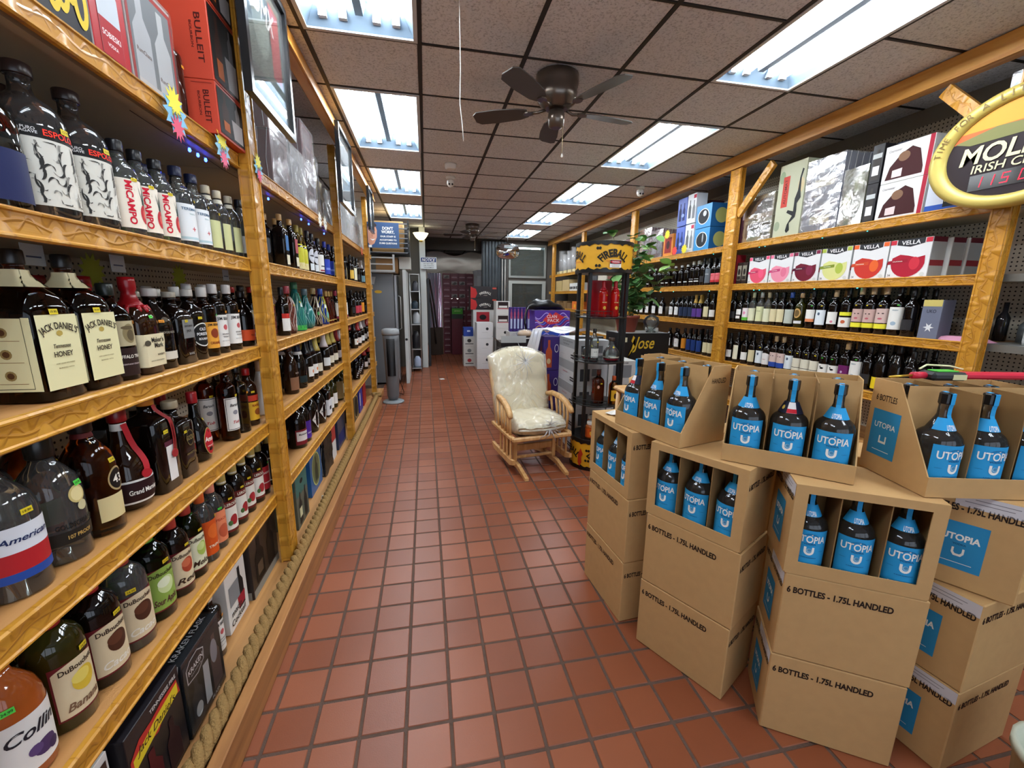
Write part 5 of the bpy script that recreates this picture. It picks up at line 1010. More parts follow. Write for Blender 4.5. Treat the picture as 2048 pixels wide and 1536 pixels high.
for k, (x_, y_, hh, c) in enumerate(((3.4, 1.98, .2, '#5c1c22'), (3.4, 1.88, .23, '#24262c'), (3.45, 1.8, .16, '#6a7478'))): simple('bottle', f'{ORD[k]} small dark bottle at the back of the cluttered shelf', 'bottle', [(.03, 0), (.03, hh*.6), (.012, hh*.75), (.012, hh)], gloss(c), (x_, y_, z+.001))
z = .89
simple('jar', 'white plastic jar beside the yellow-labelled bottles', 'jar', [(.045, 0), (.05, .02), (.05, .13), (.043, .15), (.045, .152), (.045, .18), (.04, .185)], pm('#cfd2d4', .4), (3.17, 1.95, z+.001), 20)
for k in range(3): rbox('paper_stack', f'{ORD[k]} loose white carton on the near lower shelf', 1.1+.2*k, 1.28+.2*k, z, .2, .06+.02*k, pm('#b8b8b0', .6), xf=3.12)
# stock on the lowest right shelf, seen between cartons
# far bays: cups, cartons, bagged glassware
for k in range(7):
    y = 8.1+.3*k
    t = thing('cup_sleeve', f'clear plastic cup stack, {ORD[k]} along the far right top shelf', 'cups', (3.25, y, 2.061), group='cup stacks on the far right top shelf')
    b = B(); hh = .55-.05*(k % 3); b.lathe([(.09, 0), (.1, hh)], 14, sheet(opac=.25, bump=.2)); b.lathe([(.07, .02), (.085, hh-.02)], 12, sheet(opac=.3, bump=.2)); b.obj('cups', t)
    B().box(-.14, -.12, -.1, .1, .01, .07, pm('#c8b88a', .6)).obj('price_strip', t)
for k, (y, y1, h_, c) in enumerate(((9.4, 10.1, .24, '#b09a68'), (8.9, 9.35, .25, '#b8a070'))): rbox('carton', f'{ORD[k]} tan carton on the far right upper shelf', y, y1, 1.67, .3, h_, pm(c, .7))
for k in range(4): rbox('tray_pack', f'black and white striped carton, {ORD[k]} along the far right upper shelf', 8.1+.19*k, 8.28+.19*k, 1.67, .2, .16, pm('#cfcfca', .6), [('x-', 'r', -.08, .08, .04, .09, '#1c1c1c'), ('x-', 'r', -.02, .0, .05, .08, '#e0e0dc')], group='striped cartons')
rbox('tub', 'orange snack tub on the far right middle shelf', 8.3, 8.65, 1.29, .2, .16, pm('#d8702c', .5), [('x-', 'r', -.06, .04, .03, .1, '#e8b02c')])
for k in range(5): rbox('carton', f'{ORD[k]} small brown carton on the far right middle shelf', 8.75+.26*k, 8.98+.26*k, 1.29, .25, .12+.04*(k % 2), pm('#7a5c38', .7), group='small cartons')
for k in range(9): 
    rbox('carton', f'{ORD[k]} stock carton on the fourth right bay shelves', 6.1+.42*(k % 4), 6.48+.42*(k % 4), (1.67, 1.29, .89)[k//4], .3, .26, pm(['#8a7a5a', '#6a3a2c', '#b8b0a0', '#3a3a3e'][k % 4], .6), group='stock cartons on the fourth right bay')
for k in range(8):
    y = 5.35+.2*k if k < 4 else 6.15+.2*k
for k in range(6): rbox('gift_case', f'{ORD[k]} dark boxed bottle on the fourth right bay top shelf', 6.05+.3*k, 6.3+.3*k, 2.06, .2, .36, pm(['#4a1620', '#c8c4c0', '#5a1a24', '#2a2c30', '#7a1c26', '#b8b4b0'][k], .4), group='boxed bottles on the fourth right bay top')
# coloured fairy lights under the shelves
led = thing('string_light', 'string of tiny teal lights under the right upper shelves', 'light string', (3.1, 0, 0)); wire = B(); lb = B(); TE = pm('#38e0e8', .4, emis=7.)
for zz in (2.018, 1.622):
    wire.tube([(0, 2.+.15*k, zz-.003*math.sin(k*2)) for k in range(24)], .0012, BLACK, 4)
    for y in (3.55, 3.48, 2.9, 4.2, 4.9, 2.55, 5.2): lb.lathe([(.003, zz-.012), (.006, zz-.008), (.004, zz)], 6, TE, 0, y)
wire.obj('wire', led); lb.obj('bulb', led)
led = thing('string_light', 'string of tiny blue lights under the left upper shelves', 'light string', (-.86, 0, 0)); wire = B(); lb = B(); TB = pm('#2a48ff', .4, emis=14.)
wire.tube([(0, 1.6+.15*k, 2.05-.003*math.sin(k*2)) for k in range(26)], .0012, BLACK, 4)
for y in (1.93, 1.99, 2.05, 2.75, 3.4, 3.6, 4.1): lb.lathe([(.003, 2.036), (.006, 2.041), (.004, 2.05)], 6, TB, 0, y)
wire.obj('wire', led); lb.obj('bulb', led)
# bar sign with clock
t = thing('bar_sign', 'large oval gold-rimmed liqueur sign with red clock digits', 'sign', (2.93, 1.72, 2.29), rot=(0, 0, 0)); a_, b_ = .378, .292
r_ = B(); n = 64; V = []
def tilt(u, v): return (u, v)
for k in range(n):
    q = 2*PI*k/n
    for (s_, x_) in ((1, .02), (1, -.02), (.93, -.035), (.80, -.03), (.78, -.012)): V.append((x_, -a_*s_*math.cos(q), b_*s_*math.sin(q)))
F = []
for k in range(n):
    k2 = (k+1) % n
    for j in range(4): F.append((k*5+j, k*5+j+1, k2*5+j+1, k2*5+j))
r_.add(V, F, pm('#cbb660', .38, .25), True)
PX = PL['x-'](-.0345)
def arct(b, s_, R_a, R_b, a0, a1, size, m):
    n_ = len(s_)
    for i, ch in enumerate(s_):
        if ch == ' ': continue
        q = math.radians(a0+(a1-a0)*i/(n_-1)); cx_, cy_ = R_a*math.cos(q), R_b*math.sin(q); an = math.atan2(R_b*math.cos(q)*-1, R_a*math.sin(q)*1); an = math.atan2(-R_b*math.cos(q)*1, R_a*math.sin(q)) if True else 0
        b.text(ch, size, m, (lambda u, v, cx_=cx_, cy_=cy_, an=an: PL['x-'](-.0375)(cx_+u*math.cos(an)-v*math.sin(an), cy_+u*math.sin(an)+v*math.cos(an))))
arct(r_, 'TIME FOR A LITTLE INDULGENCE', a_*.885, b_*.885, 172, 8, .032, pm('#6f5420', .5)); r_.obj('rim', t)
f_ = B(); P1 = PL['x-'](-.0125)
f_.flat(ell(0, 0, a_*.785, b_*.785, 48), PL['x-'](-.012), paper('#2a2024'))
top = [(a_*.775*math.cos(q), b_*.775*math.sin(q)) for q in [math.radians(20+140*k/24) for k in range(25)]]
f_.flat(top, PL['x-'](-.0128), paper('#c8683a')); f_.flat([(x_*.99, y_ if y_ > .12 else .12) for x_, y_ in top if y_ > .11], PL['x-'](-.0134), paper('#d89a3c')); f_.flat([(-.27, .08), (-.1, .12), (.1, .11), (.27, .08), (.2, .06), (-.2, .055)], PL['x-'](-.014), paper('#7a7a4a'))
f_.text("MOLLY'S", .085, pm('#e6dfb0', .4), lambda u, v: PL['x-'](-.0165)(u, v+.0), .46, .02, .15); f_.text('IRISH CREAM', .04, pm('#e6dfb0', .4), lambda u, v: PL['x-'](-.0165)(u+.01, v-.075), .36, .01, .1)
f_.flat(rc(-.17, .19, -.185, -.105), PL['x-'](-.0145), pm('#0e0c10', .15)); f_.obj('face', t)
dg = B(); DR = pm('#ff2038', .4, emis=1.5)
seg7 = {'1': 'bc', '5': 'afgcd', '0': 'abcdef', '2': 'abged'}
def digit(ch, cx_, cy_, w_, h_):
    th = .006; sgs = dict(a=(-w_, w_, h_-th, h_), d=(-w_, w_, -h_, -h_+th), g=(-w_, w_, -th/2, th/2), f=(-w_, -w_+th, 0, h_), b=(w_-th, w_, 0, h_), e=(-w_, -w_+th, -h_, 0), c=(w_-th, w_, -h_, 0))
    for s_ in seg7[ch]:
        x0, x1, y0, y1 = sgs[s_]; dg.flat([(cx_+x_+.15*y_, cy_+y_) for x_, y_ in rc(x0+.001, x1-.001, y0+.001, y1-.001)], PL['x-'](-.016), DR)
for ch, cx_ in zip('1150', (-.13, -.08, -.02, .05)): digit(ch, cx_, -.145, .016, .026)
dg.obj('clock_digits', t); B().box(.02, .06, -.05, .05, -.1, .1, BLACK).obj('bracket', t)

# ------------------------------------------------------------------ vodka cartons and display trays
BW, BD, BH = .378, .25, .314
def frame2(p, q):
    """corner p to corner q along the front edge, as seen left to right; returns (origin mid-front, angle)"""
    dx, dy = q[0]-p[0], q[1]-p[1]; return math.atan2(dy, dx)
LBL = [('r', -.055, .055, .06, .215, '#2a86b8'), ('t', 'UTOPIA', 0, .165, .02, '#e8e8e2', .085), ('t', 'VODKA', 0, .143, .006, '#1c5a80', .03), ('p', [(-.014, .13), (-.009, .13), (-.009, .116), (-.005, .11), (.005, .11), (.009, .116), (.009, .13), (.014, .13), (.014, .113), (.008, .103), (-.008, .103), (-.014, .113)], '#e8e8e2'), ('r', -.035, .035, .08, .082, '#d8dcdc')]
def vodka_case(words, p, ang, z, closed=True):
    """p: front-left bottom corner seen from the aisle side; the case runs along ang, its depth behind"""
    cx_ = p[0]+math.cos(ang)*BW/2-math.sin(ang)*BD/2; cy_ = p[1]+math.sin(ang)*BW/2+math.cos(ang)*BD/2
    t = thing('bottle_case', words, 'box', (cx_, cy_, z), ang, 'six-bottle vodka cases')
    w_, d_ = BW/2, BD/2; b = B()
    if closed: b.box(-w_, w_, -d_, d_, .0006, BH-.0006, CARD, ch=.0035); b.box(-w_+.002, w_-.002, -.001, .001, BH-.0009, BH-.0001, CARDIN)
    else:
        th = .004
        b.box(-w_, w_, -d_+th, d_, .0006, .005, CARD); b.box(-w_, w_, d_-th, d_, .005, BH-.005, CARD); b.box(-w_, w_, -d_, d_, BH-.005, BH-.0006, CARD)
        for s_ in (-1, 1): b.box(*sorted((s_*w_, s_*(w_-th))), -d_, d_-th, .005, BH-.005, CARD)
        x0, x1, z0, z1 = -w_+.036, w_-.036, .045, BH-.028
        for a in ((-w_+th, w_-th, 0.0006, z0), (-w_+th, w_-th, z1, BH-.005), (-w_+th, x0, z0, z1), (x1, w_-th, z0, z1)): b.box(a[0], a[1], -d_, -d_+th, a[2], a[3], CARD)
    b.obj('box', t)
    if not closed:
        for i in (-1, 1): q = B(); q.box(i*.063-.0015, i*.063+.0015, -d_+.006, d_-.006, .006, BH-.03, CARDIN); q.obj('divider', t)
        q = B(); q.box(-w_+.006, w_-.006, -.001, .001, .006, BH-.05, CARDIN); q.obj('cross_divider', t)
    pr = B()
    def on(face, off, ops):
        e = .0007
        for o in ops:
            e += .0002
            P0 = {'y-': PL['y-'](-d_-e), 'x-': PL['x-'](-w_-e), 'x+': PL['x+'](w_+e)}[face]; P1 = lambda u, v: P0(u+off, v)
            if o[0] == 'r': pr.flat(rc(*o[1:5]), P1, paper(o[5]))
            elif o[0] == 'p': pr.flat(o[1], P1, paper(o[2]))
            elif o[0] == 't': pr.text(o[1], o[4], paper(o[5]), lambda u, v: P1(u+o[2], v+o[3]), o[6], .035)
    HT = '#241814'
    if closed: on('y-', -.035, [('t', '6 BOTTLES - 1.75L HANDLED', 0, .258, .021, HT, .285)])
    on('x+', 0, [('t', '6 BOTTLES - 1.75L HANDLED', 0, .245, .021, HT, .23)])
    on('x-', .0, [('t', '6 BOTTLES - 1.75L HANDLED', 0, .262, .021, HT, .23)]); on('x-', -.01, LBL)
    on('x-', .06, [('r', -.1, .062, .268, .31, '#cfcdd2'), ('r', -.08, .02, .285, .287, '#77757c'), ('r', -.06, .03, .296, .298, '#77757c')])
    pr.obj('print', t)
    return t
def local(t, x, y):
    a = t.rotation_euler[2]; return (t.location[0]+math.cos(a)*x-math.sin(a)*y, t.location[1]+math.sin(a)*x+math.cos(a)*y)
A1 = math.atan2(1.575-1.945, .859-.83); A2 = math.atan2(1.125-1.46, 1.068-.89); A3 = math.atan2(.812-1.014, 1.462-1.141)
def inv(t, words, rear=True):
    for j, y in enumerate((-.0595, .0625)):
        for i in (-1, 0, 1):
            b_ = bottle('utopia'); x, y2 = local(t, i*.125, y); b_.location = (x, y2, t.location[2]+.0065); b_.rotation_euler = (0, 0, t.rotation_euler[2]-PI/2+rnd.uniform(-.06, .06))
            b_['label'] = f'blue-labelled vodka bottle, {("left", "middle", "right")[i+1]} in {("front", "back")[j]} row of {words}'; b_['group'] = 'blue-labelled vodka bottles'
nmS = {1: 'farthest carton stack', 2: 'second-farthest carton stack', 3: 'second-nearest carton stack', 4: 'carton stack nearest the camera'}
SP = {1: ((.83, 1.945), A1), 2: ((.89, 1.46), A2), 3: ((1.141, 1.014), A3)}
for k, (p, a) in SP.items():
    for lv in range(3):
        w_ = f'{("bottom", "middle", "top open-front")[lv]} brown vodka case of the {nmS[k]}'
        jit = (0, .003, -.004)[lv]; q = (p[0]+jit*math.cos(a), p[1]+jit*math.sin(a))
        t = vodka_case(w_, q, a, lv*.315, lv < 2)
        if lv == 2: inv(t, ['', 'farthest open case', 'second-farthest open case', 'second-nearest open case'][k])
# stack 4: its labelled flank turned to the aisle
c4 = (1.602, .768); a4 = math.atan2(.12, .9)
for lv in range(3):
    w_ = f'{("bottom", "middle", "top")[lv]} brown vodka case of the {nmS[4]}'
    if lv == 2: c, a = (1.68, .746), a4+.38
    else: c, a = (c4[0]+.002*lv, c4[1]), a4
    vodka_case(w_, c, a, lv*.315, True)
# plain support cartons behind, under the tray row
for k, (x, y, a) in enumerate(((1.42, 1.56, A1+PI/2+.1), (1.62, 1.28, A3))):
    t = thing('bottle_case', f'{ORD[k]} plain stock carton tower hidden behind the front carton stacks', 'box', (x, y, 0), a); B().box(-.15, .15, -.1, .1, 0, .94, CARD, ch=.003).obj('box', t)
def tray(words, p, q, z, tag_, open_=('v',)):
    """display tray cut from a case: low lip in front, sloping flanks, dividers between six bottles"""
    a = math.atan2(q[1]-p[1], q[0]-p[0]); w_, d_ = BW/2, BD/2
    cx_ = p[0]+math.cos(a)*w_-math.sin(a)*d_; cy_ = p[1]+math.sin(a)*w_+math.cos(a)*d_
    t = thing('display_tray', words, 'display tray', (cx_, cy_, z), a, 'cut cardboard display trays'); th = .004; b = B(); lip = .062
    b.box(-w_, w_, -d_, d_, .0006, .005, CARD); b.box(-w_, w_, -d_, -d_+th, .005, lip, CARD); b.box(-w_, w_, d_-th, d_, .005, BH, CARD)
    for s_ in (-1, 1): b.prism([(-d_+th, .005), (d_-th, .005), (d_-th, BH), (d_-.1, BH), (-d_+th, lip)], *sorted((s_*w_, s_*(w_-th))), CARD, 'x')
    b.obj('tray', t)
    for i in (-1, 1): q_ = B(); q_.prism([(-d_+.022, .006), (d_-.006, .006), (d_-.006, BH-.004), (-d_+.03, BH-.006), (-d_+.022, .2)], i*.063-.0015, i*.063+.0015, CARDIN, 'x'); q_.obj('divider', t)
    q_ = B(); q_.box(-w_+.006, w_-.006, -.001, .001, .006, BH-.002, CARD); q_.obj('cross_divider', t)
    pr = B()
    for s_, P0 in ((-1, PL['x-'](-w_-.0008)), (1, PL['x+'](w_+.0008))):
        pr.text('HANDLED' if s_ > 0 else '6 BOTTLES', .02, paper('#241814'), lambda u, v: P0(u+(.06 if s_ > 0 else -.065), v+.255), .08, .01)
        pr.flat(rc(-.105, -.0, .06, .215), lambda u, v: P0(u, v), paper('#2a86b8')) if s_ < 0 else None
    if True:
        P0 = PL['x-'](-w_-.0012); pr.text('UTOPIA', .018, paper('#e8e8e2'), lambda u, v: P0(u-.052, v+.165), .08, .01); pr.flat([(-.066, .13), (-.061, .13), (-.061, .112), (-.043, .112), (-.043, .13), (-.038, .13), (-.038, .105), (-.066, .105)], P0, paper('#e8e8e2'))
        pr.flat(rc(-.085, -.02, .078, .08), P0, paper('#e8e8e2'))
    pr.obj('print', t)
    for j, y in enumerate((-.0595, .0625)):
        for i in (-1, 0, 1):
            b_ = bottle('utopia'); x, y2 = local(t, i*.125, y); b_.location = (x, y2, z+.0065); b_.rotation_euler = (0, 0, a-PI/2+rnd.uniform(-.12, .12))
            b_['label'] = f'blue-labelled vodka bottle, {("left", "middle", "right")[i+1]} in {("front", "back")[j]} row of {tag_}'; b_['group'] = 'blue-labelled vodka bottles'
            if (tag_, i, j) in (('the middle display tray', 0, 0), ('the far display tray', -1, 0)):
                n_ = B(); _, rad, S_ = surf_of('uto', .0565, .30, None)
                stripe(n_, S_, .057, .3, .628, .755, 100, paper('#1c2238'), .003); stripe(n_, S_, .057, .3, .634, .75, 24, paper('#e8e4e4'), .0036)
                n_.flat(ell(math.radians(-50)*.057, .69*.3, .009, .007), lambda u, v: S_(u, v, .0045), paper('#d8c05a')); stripe(n_, S_, .057, .3, .636, .68, 24, paper('#c01c2c'), .0042)
                n_.obj('neck_label', b_)
    return t
tray('far display tray with cut-down flank on the two farthest stacks', (.851, 1.728), (.953, 1.337), .9455, 'the far display tray')
tray('middle display tray of six vodka bottles facing the aisle', (1.032, 1.237), (1.313, .964), .9455, 'the middle display tray')
tray('near display tray with blue label on its flank', (1.433, .868), (1.708, .80), .9455, 'the near display tray')
# tool pack lying on the near tray
t = thing('tool_pack', 'black, red and green hand tool on a card lying on the near tray', 'tool', (1.62, .98, 1.275), -.2)
b = B(); b.box(-.09, .02, -.03, .03, .0, .026, pm('#26282a', .4), ch=.008); b.box(-.07, .0, -.018, .018, .026, .03, pm('#49b83a', .4), ch=.003); b.obj('handle', t)
b = B(); b.box(.02, .26, -.02, .02, .004, .024, pm('#c8243c', .35), ch=.006); b.obj('sleeve', t); B().tube([(-.09, 0, .013), (-.13, 0, .012)], .011, pm('#c8243c', .4), 10).obj('tip', t)
B().tube([(-.13, 0, .012), (-.2, .0, .006)], .004, BRASSY, 6).obj('shaft', t)
B().box(-.03, .012, -.0305, -.029, .004, .02, pm('#d8d2a0', .5)).obj('tag', t); B().tube([(-.09, .02, .03), (-.05, .04, .04), (.03, .045, .036), (.06, .03, .028)], .003, pm('#dfe0b0', .5), 6).obj('strap', t)
t = thing('receipt', 'crumpled white tissue on top of the farthest open case', 'paper', (.91, 1.86, .9458)); b = B()
V = [(.05*math.cos(a)*(.6+.4*((k*7) % 3)/2), .045*math.sin(a)*(.6+.4*((k*5) % 3)/2), .002+.008*(k % 2)) for k, a in enumerate([q*PI/5 for q in range(10)])]+[(0, 0, .022)]
b.add(V, [(k, (k+1) % 10, 10) for k in range(10)], WHITE); b.obj('paper', t)
t = thing('label_slip', 'white address slip lying on the second-nearest open case', 'paper', (1.30, 1.17, .9457), -.7); B().box(-.03, .03, -.05, .05, 0, .0006, WHITE).obj('paper', t)
t = thing('bin', 'pale plastic bin edge beside the nearest carton stack', 'bin', (1.655, .53, 0)); b = B(); b.lathe([(.1, 0), (.125, .3), (.133, .302), (.133, .325), (.12, .325), (.1, .01)], 24, pm('#c4c8b4', .5), cap=False); b.obj('shell', t)

# ------------------------------------------------------------------ glider chair
ch_ = thing('glider_chair', 'light wood glider chair with cream cushions under clear plastic', 'chair', (.915, 3.58, 0), .16)
GW = GLIDER
def bar(name, pts, w_, h_, m=GW, par=ch_):
    """flat bar following pts (round-edged)"""
    b = B(); b.tube(pts, max(w_, h_)*.5, m, 8)
    b.obj(name, par)
def plank(name, x0, x1, y0, y1, z0, z1, par=ch_, ch=.006): return B().box(x0, x1, y0, y1, z0, z1, GW, ch=ch).obj(name, par)
for s_ in (-1, 1):
    x = s_*.27
    # runner on the floor and its swing frame
    b = B(); pr_ = [(-.40, 0), (-.36, 0), (-.2, .035), (.1, .035), (.26, 0), (.30, 0), (.30, .02), (.12, .075), (-.2, .075), (-.40, .025)]
    b.prism(pr_, s_*.19-.016, s_*.19+.016, GW, 'x'); b.obj('base_runner', ch_)
    plank('base_post', s_*.19-.018, s_*.19+.018, -.13, -.08, .075, .27); plank('base_post', s_*.19-.018, s_*.19+.018, .07, .12, .075, .27)
    # seat side skirt hanging outside
    b = B(); b.prism([(-.30, .115), (-.22, .09), (.2, .09), (.26, .115), (.26, .145), (.18, .14), (-.22, .14), (-.30, .155)], x-.013, x+.013, GW, 'x'); b.obj('side_rail', ch_)
    for k in range(4): plank('spindle', x-.008, x+.008, -.21+.085*k-.011, -.21+.085*k+.011, .135, .325)
    plank('seat_side', x-.022, x+.022, -.27, .26, .32, .352)
    # arm: curved top on a fan of spindles
    arm = [(x-s_*.02, .2, .60), (x, .1, .625), (x+s_*.01, -.05, .62), (x+s_*.015, -.16, .59), (x+s_*.02, -.235, .545), (x+s_*.02, -.26, .52)]
    b = B(); b.tube(arm, [.018, .024, .027, .028, .027, .02], GW, 10); b.obj('arm', ch_)
    for k, (ya, yb) in enumerate(((-.2, -.2), (-.14, -.13), (-.07, -.05), (.0, .03), (.1, .14))):
        b = B(); b.tube([(x, ya, .34), (x+s_*.008, (ya+yb)/2-.01, .47), (x+s_*.004, yb, .575+.02*min(k, 2))], [.013, .011, .012], GW, 8); b.obj('arm_spindle', ch_)
    # back upright
    b = B(); b.tube([(s_*.255, .2, .33), (s_*.265, .24, .55), (s_*.28, .31, .8), (s_*.25, .36, .95)], [.018, .018, .017, .014], GW, 8); b.obj('back_post', ch_)
plank('front_rail', -.28, .28, -.3, -.262, .31, .35, ch=.01); plank('back_rail', -.26, .26, .2, .23, .32, .36)
plank('stretcher', -.18, .18, -.115, -.095, .16, .22); plank('stretcher', -.18, .18, .085, .105, .10, .15); plank('stretcher', -.18, .18, -.12, -.09, .09, .115)
B().box(-.16, .12, -.24, .15, .275, .308, pm('#8d8d88', .4, .3), ch=.004).obj('glide_mechanism', ch_)
B().tube([(-.25, .355, .93), (0, .385, 1.0), (.25, .355, .93)], .016, GW, 8).obj('top_rail', ch_)
CREAM = pm('#ded3b2', .8, bump=.2, bscale=26.)
def cushion(name, nx, ny, fn, m, seat=False):
    b = B(); V = []; F = []
    for sd in (0, 1):
        for i in range(nx+1):
            for j in range(ny+1): V.append(fn(-1+2*i/nx, -1+2*j/ny, sd))
    o = (nx+1)*(ny+1)
    for i in range(nx):
        for j in range(ny):
            q = (i*(ny+1)+j, (i+1)*(ny+1)+j, (i+1)*(ny+1)+j+1, i*(ny+1)+j+1); F.append(q); F.append(tuple(o+k for k in q[::-1]))
    for i in range(nx): 
        for j in (0, ny): a, c = i*(ny+1)+j, (i+1)*(ny+1)+j; F.append((a, c, o+c, o+a))
    for j in range(ny):
        for i in (0, nx): a, c = i*(ny+1)+j, i*(ny+1)+j+1; F.append((a, c, o+c, o+a))
    b.add(V, F, m, True); return b.obj(name, ch_)
def puff(u, v): return (max(0, 1-abs(u)**4)*max(0, 1-abs(v)**4))**.5
def backf(pad, amp):
    def fn(u, v, sd):
        wd = .275*(1+.05*v); top = 1-(abs(u)**2.4)*.22 if v > 0 else 1
        hgt = .36+(v+1)/2*(.70*top); hgt = .37+(v+1)/2*.665*(1-.13*abs(u)**2.2*max(0, v))
        th = .075*puff(u, v)+.012; y = .17+(hgt-.37)*.33
        cr = amp*(math.sin(9*u+3*math.sin(4*v))*.5+math.sin(14*v+5*u)*.35+math.sin(23*(u-v))*.25)
        tuft = -.02*math.exp(-((v-.1)**2)*60)-.015*math.exp(-((v-.62)**2)*60) if amp < .002 else 0
        sg = -1 if sd == 0 else .55
        return (u*(wd+pad), y+sg*(th+pad+tuft)+(cr if sd == 0 else 0), hgt+pad*v)
    return fn
def seatf(pad, amp):
    def fn(u, v, sd):
        a = .262+pad; b_ = .255+pad
        x = u*a*math.sqrt(1-.32*v*v); y = v*b_*math.sqrt(1-.32*u*u)-.055
        th = .062*puff(u, v)**.8+.006
        cr = amp*(math.sin(13*u+7*v)+math.sin(19*v-9*u)*.6+math.sin(31*u)*.4)*.6
        sg = 1 if sd == 0 else -1
        return (x, y, .415+sg*(th+pad*.6)+(cr if sd == 0 else 0))
    return fn
cushion('back_cushion', 22, 26, backf(0, .001), CREAM); cushion('seat_cushion', 20, 18, seatf(0, .001), CREAM)
def creased(seed, opac):
    m = bpy.data.materials.new('plastic_cover'); m.use_nodes = True; nt = m.node_tree; nt.nodes.clear()
    out = N(nt, 'ShaderNodeOutputMaterial'); tr = N(nt, 'ShaderNodeBsdfTransparent'); g = N(nt, 'ShaderNodeBsdfGlossy', i_Roughness=.16); d_ = N(nt, 'ShaderNodeBsdfDiffuse'); d_.inputs[0].default_value = (.95, .9, .76, 1)
    tc = N(nt, 'ShaderNodeTexCoord'); mp = N(nt, 'ShaderNodeMapping'); mp.inputs['Scale'].default_value = (2.4, 2.4, 1.1); mp.inputs['Location'].default_value = (seed, 0, 0)
    v = N(nt, 'ShaderNodeTexNoise', i_Scale=1.6, i_Detail=3., i_Distortion=.9); nt.links.new(tc.outputs['Object'], mp.inputs[0]); nt.links.new(mp.outputs[0], v.inputs['Vector'])
    rg = math_(nt, 'SUBTRACT', 1., math_(nt, 'MULTIPLY', math_(nt, 'ABSOLUTE', math_(nt, 'SUBTRACT', v.outputs['Fac'], .5)), 14.)); rg = math_(nt, 'MAXIMUM', rg, 0.)
    bp_ = N(nt, 'ShaderNodeBump', i_Strength=.5, i_Distance=.008); nt.links.new(rg, bp_.inputs['Height'])
    for x in (g, d_): nt.links.new(bp_.outputs[0], x.inputs['Normal'])
    op = math_(nt, 'ADD', math_(nt, 'MULTIPLY', rg, .22), opac)
    m1 = N(nt, 'ShaderNodeMixShader'); nt.links.new(op, m1.inputs[0]); nt.links.new(tr.outputs[0], m1.inputs[1]); nt.links.new(d_.outputs[0], m1.inputs[2])
    m2 = N(nt, 'ShaderNodeMixShader', i_0=.06); nt.links.new(m1.outputs[0], m2.inputs[1]); nt.links.new(g.outputs[0], m2.inputs[2]); nt.links.new(m2.outputs[0], out.inputs['Surface']); return m
cushion('back_plastic_cover', 30, 34, backf(.012, .007), creased(0, .22)); cushion('seat_plastic_cover', 26, 24, seatf(.012, .007), creased(5, .32))
kn = B(); KM = sheet(opac=.55, bump=.5, bscale=20.)
for k in range(13):
    a = k*2*PI/13; l = .1+.05*((k*5) % 3)
    kn.tube([(.02+.0*k, -.02+.2, .925), (.02+l*.5*math.cos(a), .18+.02*math.sin(a), .92+l*.5*math.sin(a)), (.02+l*math.cos(a), .2+.012, .92+l*math.sin(a))], [.006, .003, .001], KM, 5)
kn.obj('gathered_knot', ch_)
kn = B()
for k in range(16):
    a = k*2*PI/16; l = .09+.03*((k*5) % 3); kn.tube([(.06, -.29, .43), (.06+l*.5*math.cos(a), -.315+.02*math.sin(k), .42+l*.5*math.sin(a)), (.06+l*math.cos(a), -.30-.01*math.sin(k), .40+l*math.sin(a)*.8)], [.008, .005, .002], KM, 5)
kn.obj('gathered_knot', ch_)
# wooden chair arm peeping behind the far tray
t = thing('wooden_stool', 'light wooden chair part standing behind the far display tray', 'stool', (1.42, 2.45, 0)); 
for x_, y_ in ((-.14, -.12), (.14, -.12), (-.14, .12), (.14, .12)): B().tube([(x_*1.15, y_*1.15, 0), (x_, y_, .9)], .016, GW, 8).obj('leg', t)
B().box(-.17, .17, -.15, .15, .9, .93, GW, ch=.01).obj('seat', t); B().box(-.16, .16, -.012, .012, .4, .43, GW).obj('stretcher', t); B().tube([(-.16, -.1, .93), (-.17, -.1, 1.02), (-.1, -.1, 1.05), (.05, -.1, 1.04)], .018, GW, 8).obj('arm', t)

